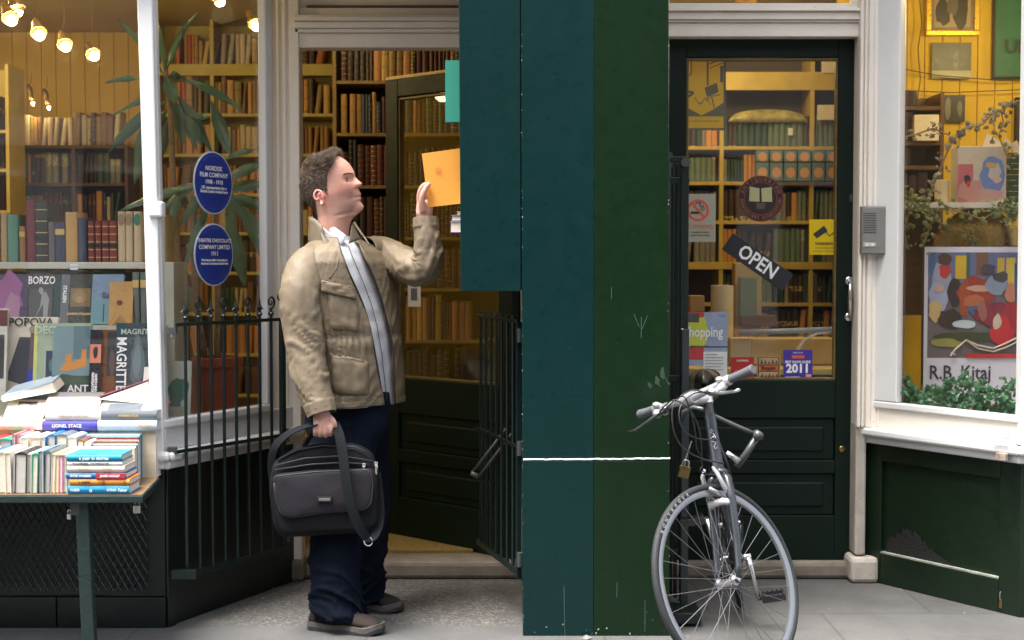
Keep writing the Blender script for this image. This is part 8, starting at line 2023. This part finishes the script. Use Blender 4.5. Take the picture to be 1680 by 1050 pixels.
def slab(pts_px, Y0, Y1, m, name, parent, rr=14, bulge=.012, steps=6, wob=.003, seed=0):
    ol = outline(pts_px, 10, rr); c_ = sum(ol, Vector((0,0)))/len(ol); mb = MB(); rings = []
    Yc = (Y0+Y1)/2
    prof = [(0,.90),(.06,.965),(.2,1),(.8,1),(.94,.965),(1,.90)]
    for f, sc_ in prof:
        Y = Y0+(Y1-Y0)*f; r_ = []
        for p in ol:
            q_ = c_ + (p-c_)*sc_; w_ = P(q_.x,q_.y,Yc); w_ = Vector((w_.x, Y, w_.z)); w_ += Vector((1,0,1))*wob*noise.noise(w_*14+Vector((seed,)*3)); r_.append(w_)
        rings.append(r_)
    # domed front
    front = []
    for s1 in (.78,.6,.4,.2,.06):
        r_ = []
        for p in ol:
            q_ = c_+(p-c_)*s1; w_ = P(q_.x,q_.y,Yc); dome = bulge*(1-(s1/.9)**2); w_ = Vector((w_.x, Y0-dome, w_.z)); w_.y += fold(w_, .004, 10, seed); r_.append(w_)
        front.append(r_)
    mb.loft(front[::-1] + rings); o = build(name, mb, m, parent, smooth=True); return o
main = slab([(449,757),(487,733),(530,726),(582,728),(610,742),(622,780),(624,862),(600,872),(520,876),(462,880),(450,862),(443,800)], YB0-.01, YB0+.085, nyl, 'main_compartment', bag, rr=12, bulge=.004, seed=1)
pock = slab([(448,778),(520,770),(612,768),(620,790),(618,862),(600,868),(520,870),(462,876),(452,850),(446,800)], YB0-.038, YB0-.004, nyl, 'front_pocket', bag, rr=10, bulge=.006, seed=2)
flap = slab([(449,782),(520,774),(608,771),(612,795),(609,826),(598,836),(530,841),(476,849),(460,842),(452,818)], YB0-.058, YB0-.036, nyl2, 'flap', bag, rr=10, bulge=.006, seed=3)
mb = MB(); ol = outline([(449,782),(520,774),(608,771),(612,795),(609,826),(598,836),(530,841),(476,849),(460,842),(452,818)], 6, 10); mb.tube([P(p.x,p.y,YB0-.053) for p in ol]+[P(ol[0].x,ol[0].y,YB0-.053)], .0035, 6); build('piping', mb, tape, flap, smooth=True)
for nm_, pts_ in (('zip', [(452,764),(500,752),(560,748),(612,757)]), ('zip', [(451,771),(510,762),(565,759),(606,762)])):
    mb = MB(); mb.tube([P(a,b,YB0-.021) for a,b in pts_], .0035, 6); build(nm_, mb, tape, bag, smooth=True)
mb = MB(); mb.tube([P(455,755,YB0-.008), P(488,738,YB0-.013), P(530,731,YB0-.013), P(582,733,YB0-.013), P(606,745,YB0-.010)], .003, 6); build('zip', mb, tape, bag, smooth=True)
def puller(px, py, Y, h=15):
    a = P(px,py,Y); mb = MB(); k = h/418; mb.box((a.x-.007,Y-.004,a.z-.008),(a.x+.007,Y,a.z+.006)); mb.box((a.x-.0045,Y-.006,a.z-k),(a.x+.0045,Y-.003,a.z-.006)); build('zip_puller', mb, chrome, bag, bevel=.0015)
puller(597,762,YB0-.028); puller(617,760,YB0-.01,18)
a, b = P(520,824,YB0-.07), P(545,815,YB0-.07); mb = MB(); mb.box((a.x,YB0-.071,a.z),(b.x,YB0-.060,b.z)); pl = build('badge_plate', mb, mat('plate_dark', (.03,.03,.035), .3, .1, metal=.6), bag, bevel=.003)
mb = MB(); mb.box((a.x+.007,YB0-.0735,a.z+.005),(b.x-.007,YB0-.0705,b.z-.005)); build('badge_face', mb, mat('plate_grey', (.3,.29,.27), .3, .1, metal=.8), pl, bevel=.001)
def ribbon(name, pts, w_, m, th=.0018, par=bag, wdir=None):
    """pts: (px,py,Y,twist deg)"""
    c_ = cr([tuple(P(p[0],p[1],p[2])) + (p[3],) for p in pts], 8); mb = MB(); rings = []
    for i, t in enumerate(c_):
        p = Vector(t[:3]); tg = (Vector(c_[min(i+1,len(c_)-1)][:3]) - Vector(c_[max(i-1,0)][:3])).normalized(); n_ = Vector((0,-1,0)); n_ = (n_ - tg*n_.dot(tg)).normalized(); s_ = tg.cross(n_); tw = R(t[3]); s2 = s_*math.cos(tw)+n_*math.sin(tw); n2 = tg.cross(s2)
        rings.append([p+s2*w_/2+n2*th, p-s2*w_/2+n2*th, p-s2*w_/2-n2*th, p+s2*w_/2-n2*th])
    mb.loft(rings); return build(name, mb, m, par)
ribbon('shoulder_strap', [(449,790,YB0+.03,10),(446,758,YB0+.02,20),(452,732,YB0+.0,35),(474,711,YB0-.02,55),(500,700,YB0-.03,70),(522,696,YB0-.045,80)], .036, web)
ribbon('shoulder_strap', [(548,692,YB0-.02,40),(557,716,YB0-.055,15),(563,750,YB0-.075,0),(568,790,YB0-.088,-5),(576,830,YB0-.092,-5),(590,865,YB0-.085,5),(603,884,YB0-.07,15)], .036, web)
ribbon('shoulder_strap', [(604,890,YB0-.06,70),(616,876,YB0-.03,30),(623,850,YB0-.0,10),(621,810,YB0+.03,0),(617,775,YB0+.04,0)], .036, web)
mb = MB(); mb.ring(P(604,888,YB0-.066), (.5,-.8,.3), .017, .0028, 20, 6); build('buckle', mb, chrome, bag, smooth=True)
mb = MB(); mb.ring(P(618,764,YB0+.03), (1,0,.2), .014, .003, 18, 6); mb.ring(P(446,786,YB0+.03), (1,0,.2), .014, .003, 18, 6); build('strap_ring', mb, chrome, bag, smooth=True)
mb = MB(); c_ = cr([tuple(P(496,741,YB0+.02)),tuple(P(504,722,YB0+.01)),tuple(P(518,709,-.022)),tuple(P(530,708,-.022)),tuple(P(544,709,-.022)),tuple(P(558,720,YB0+.01)),tuple(P(566,738,YB0+.02))],6); mb.tube(c_, .0095, 10); build('carry_handle', mb, nyl, bag, smooth=True)
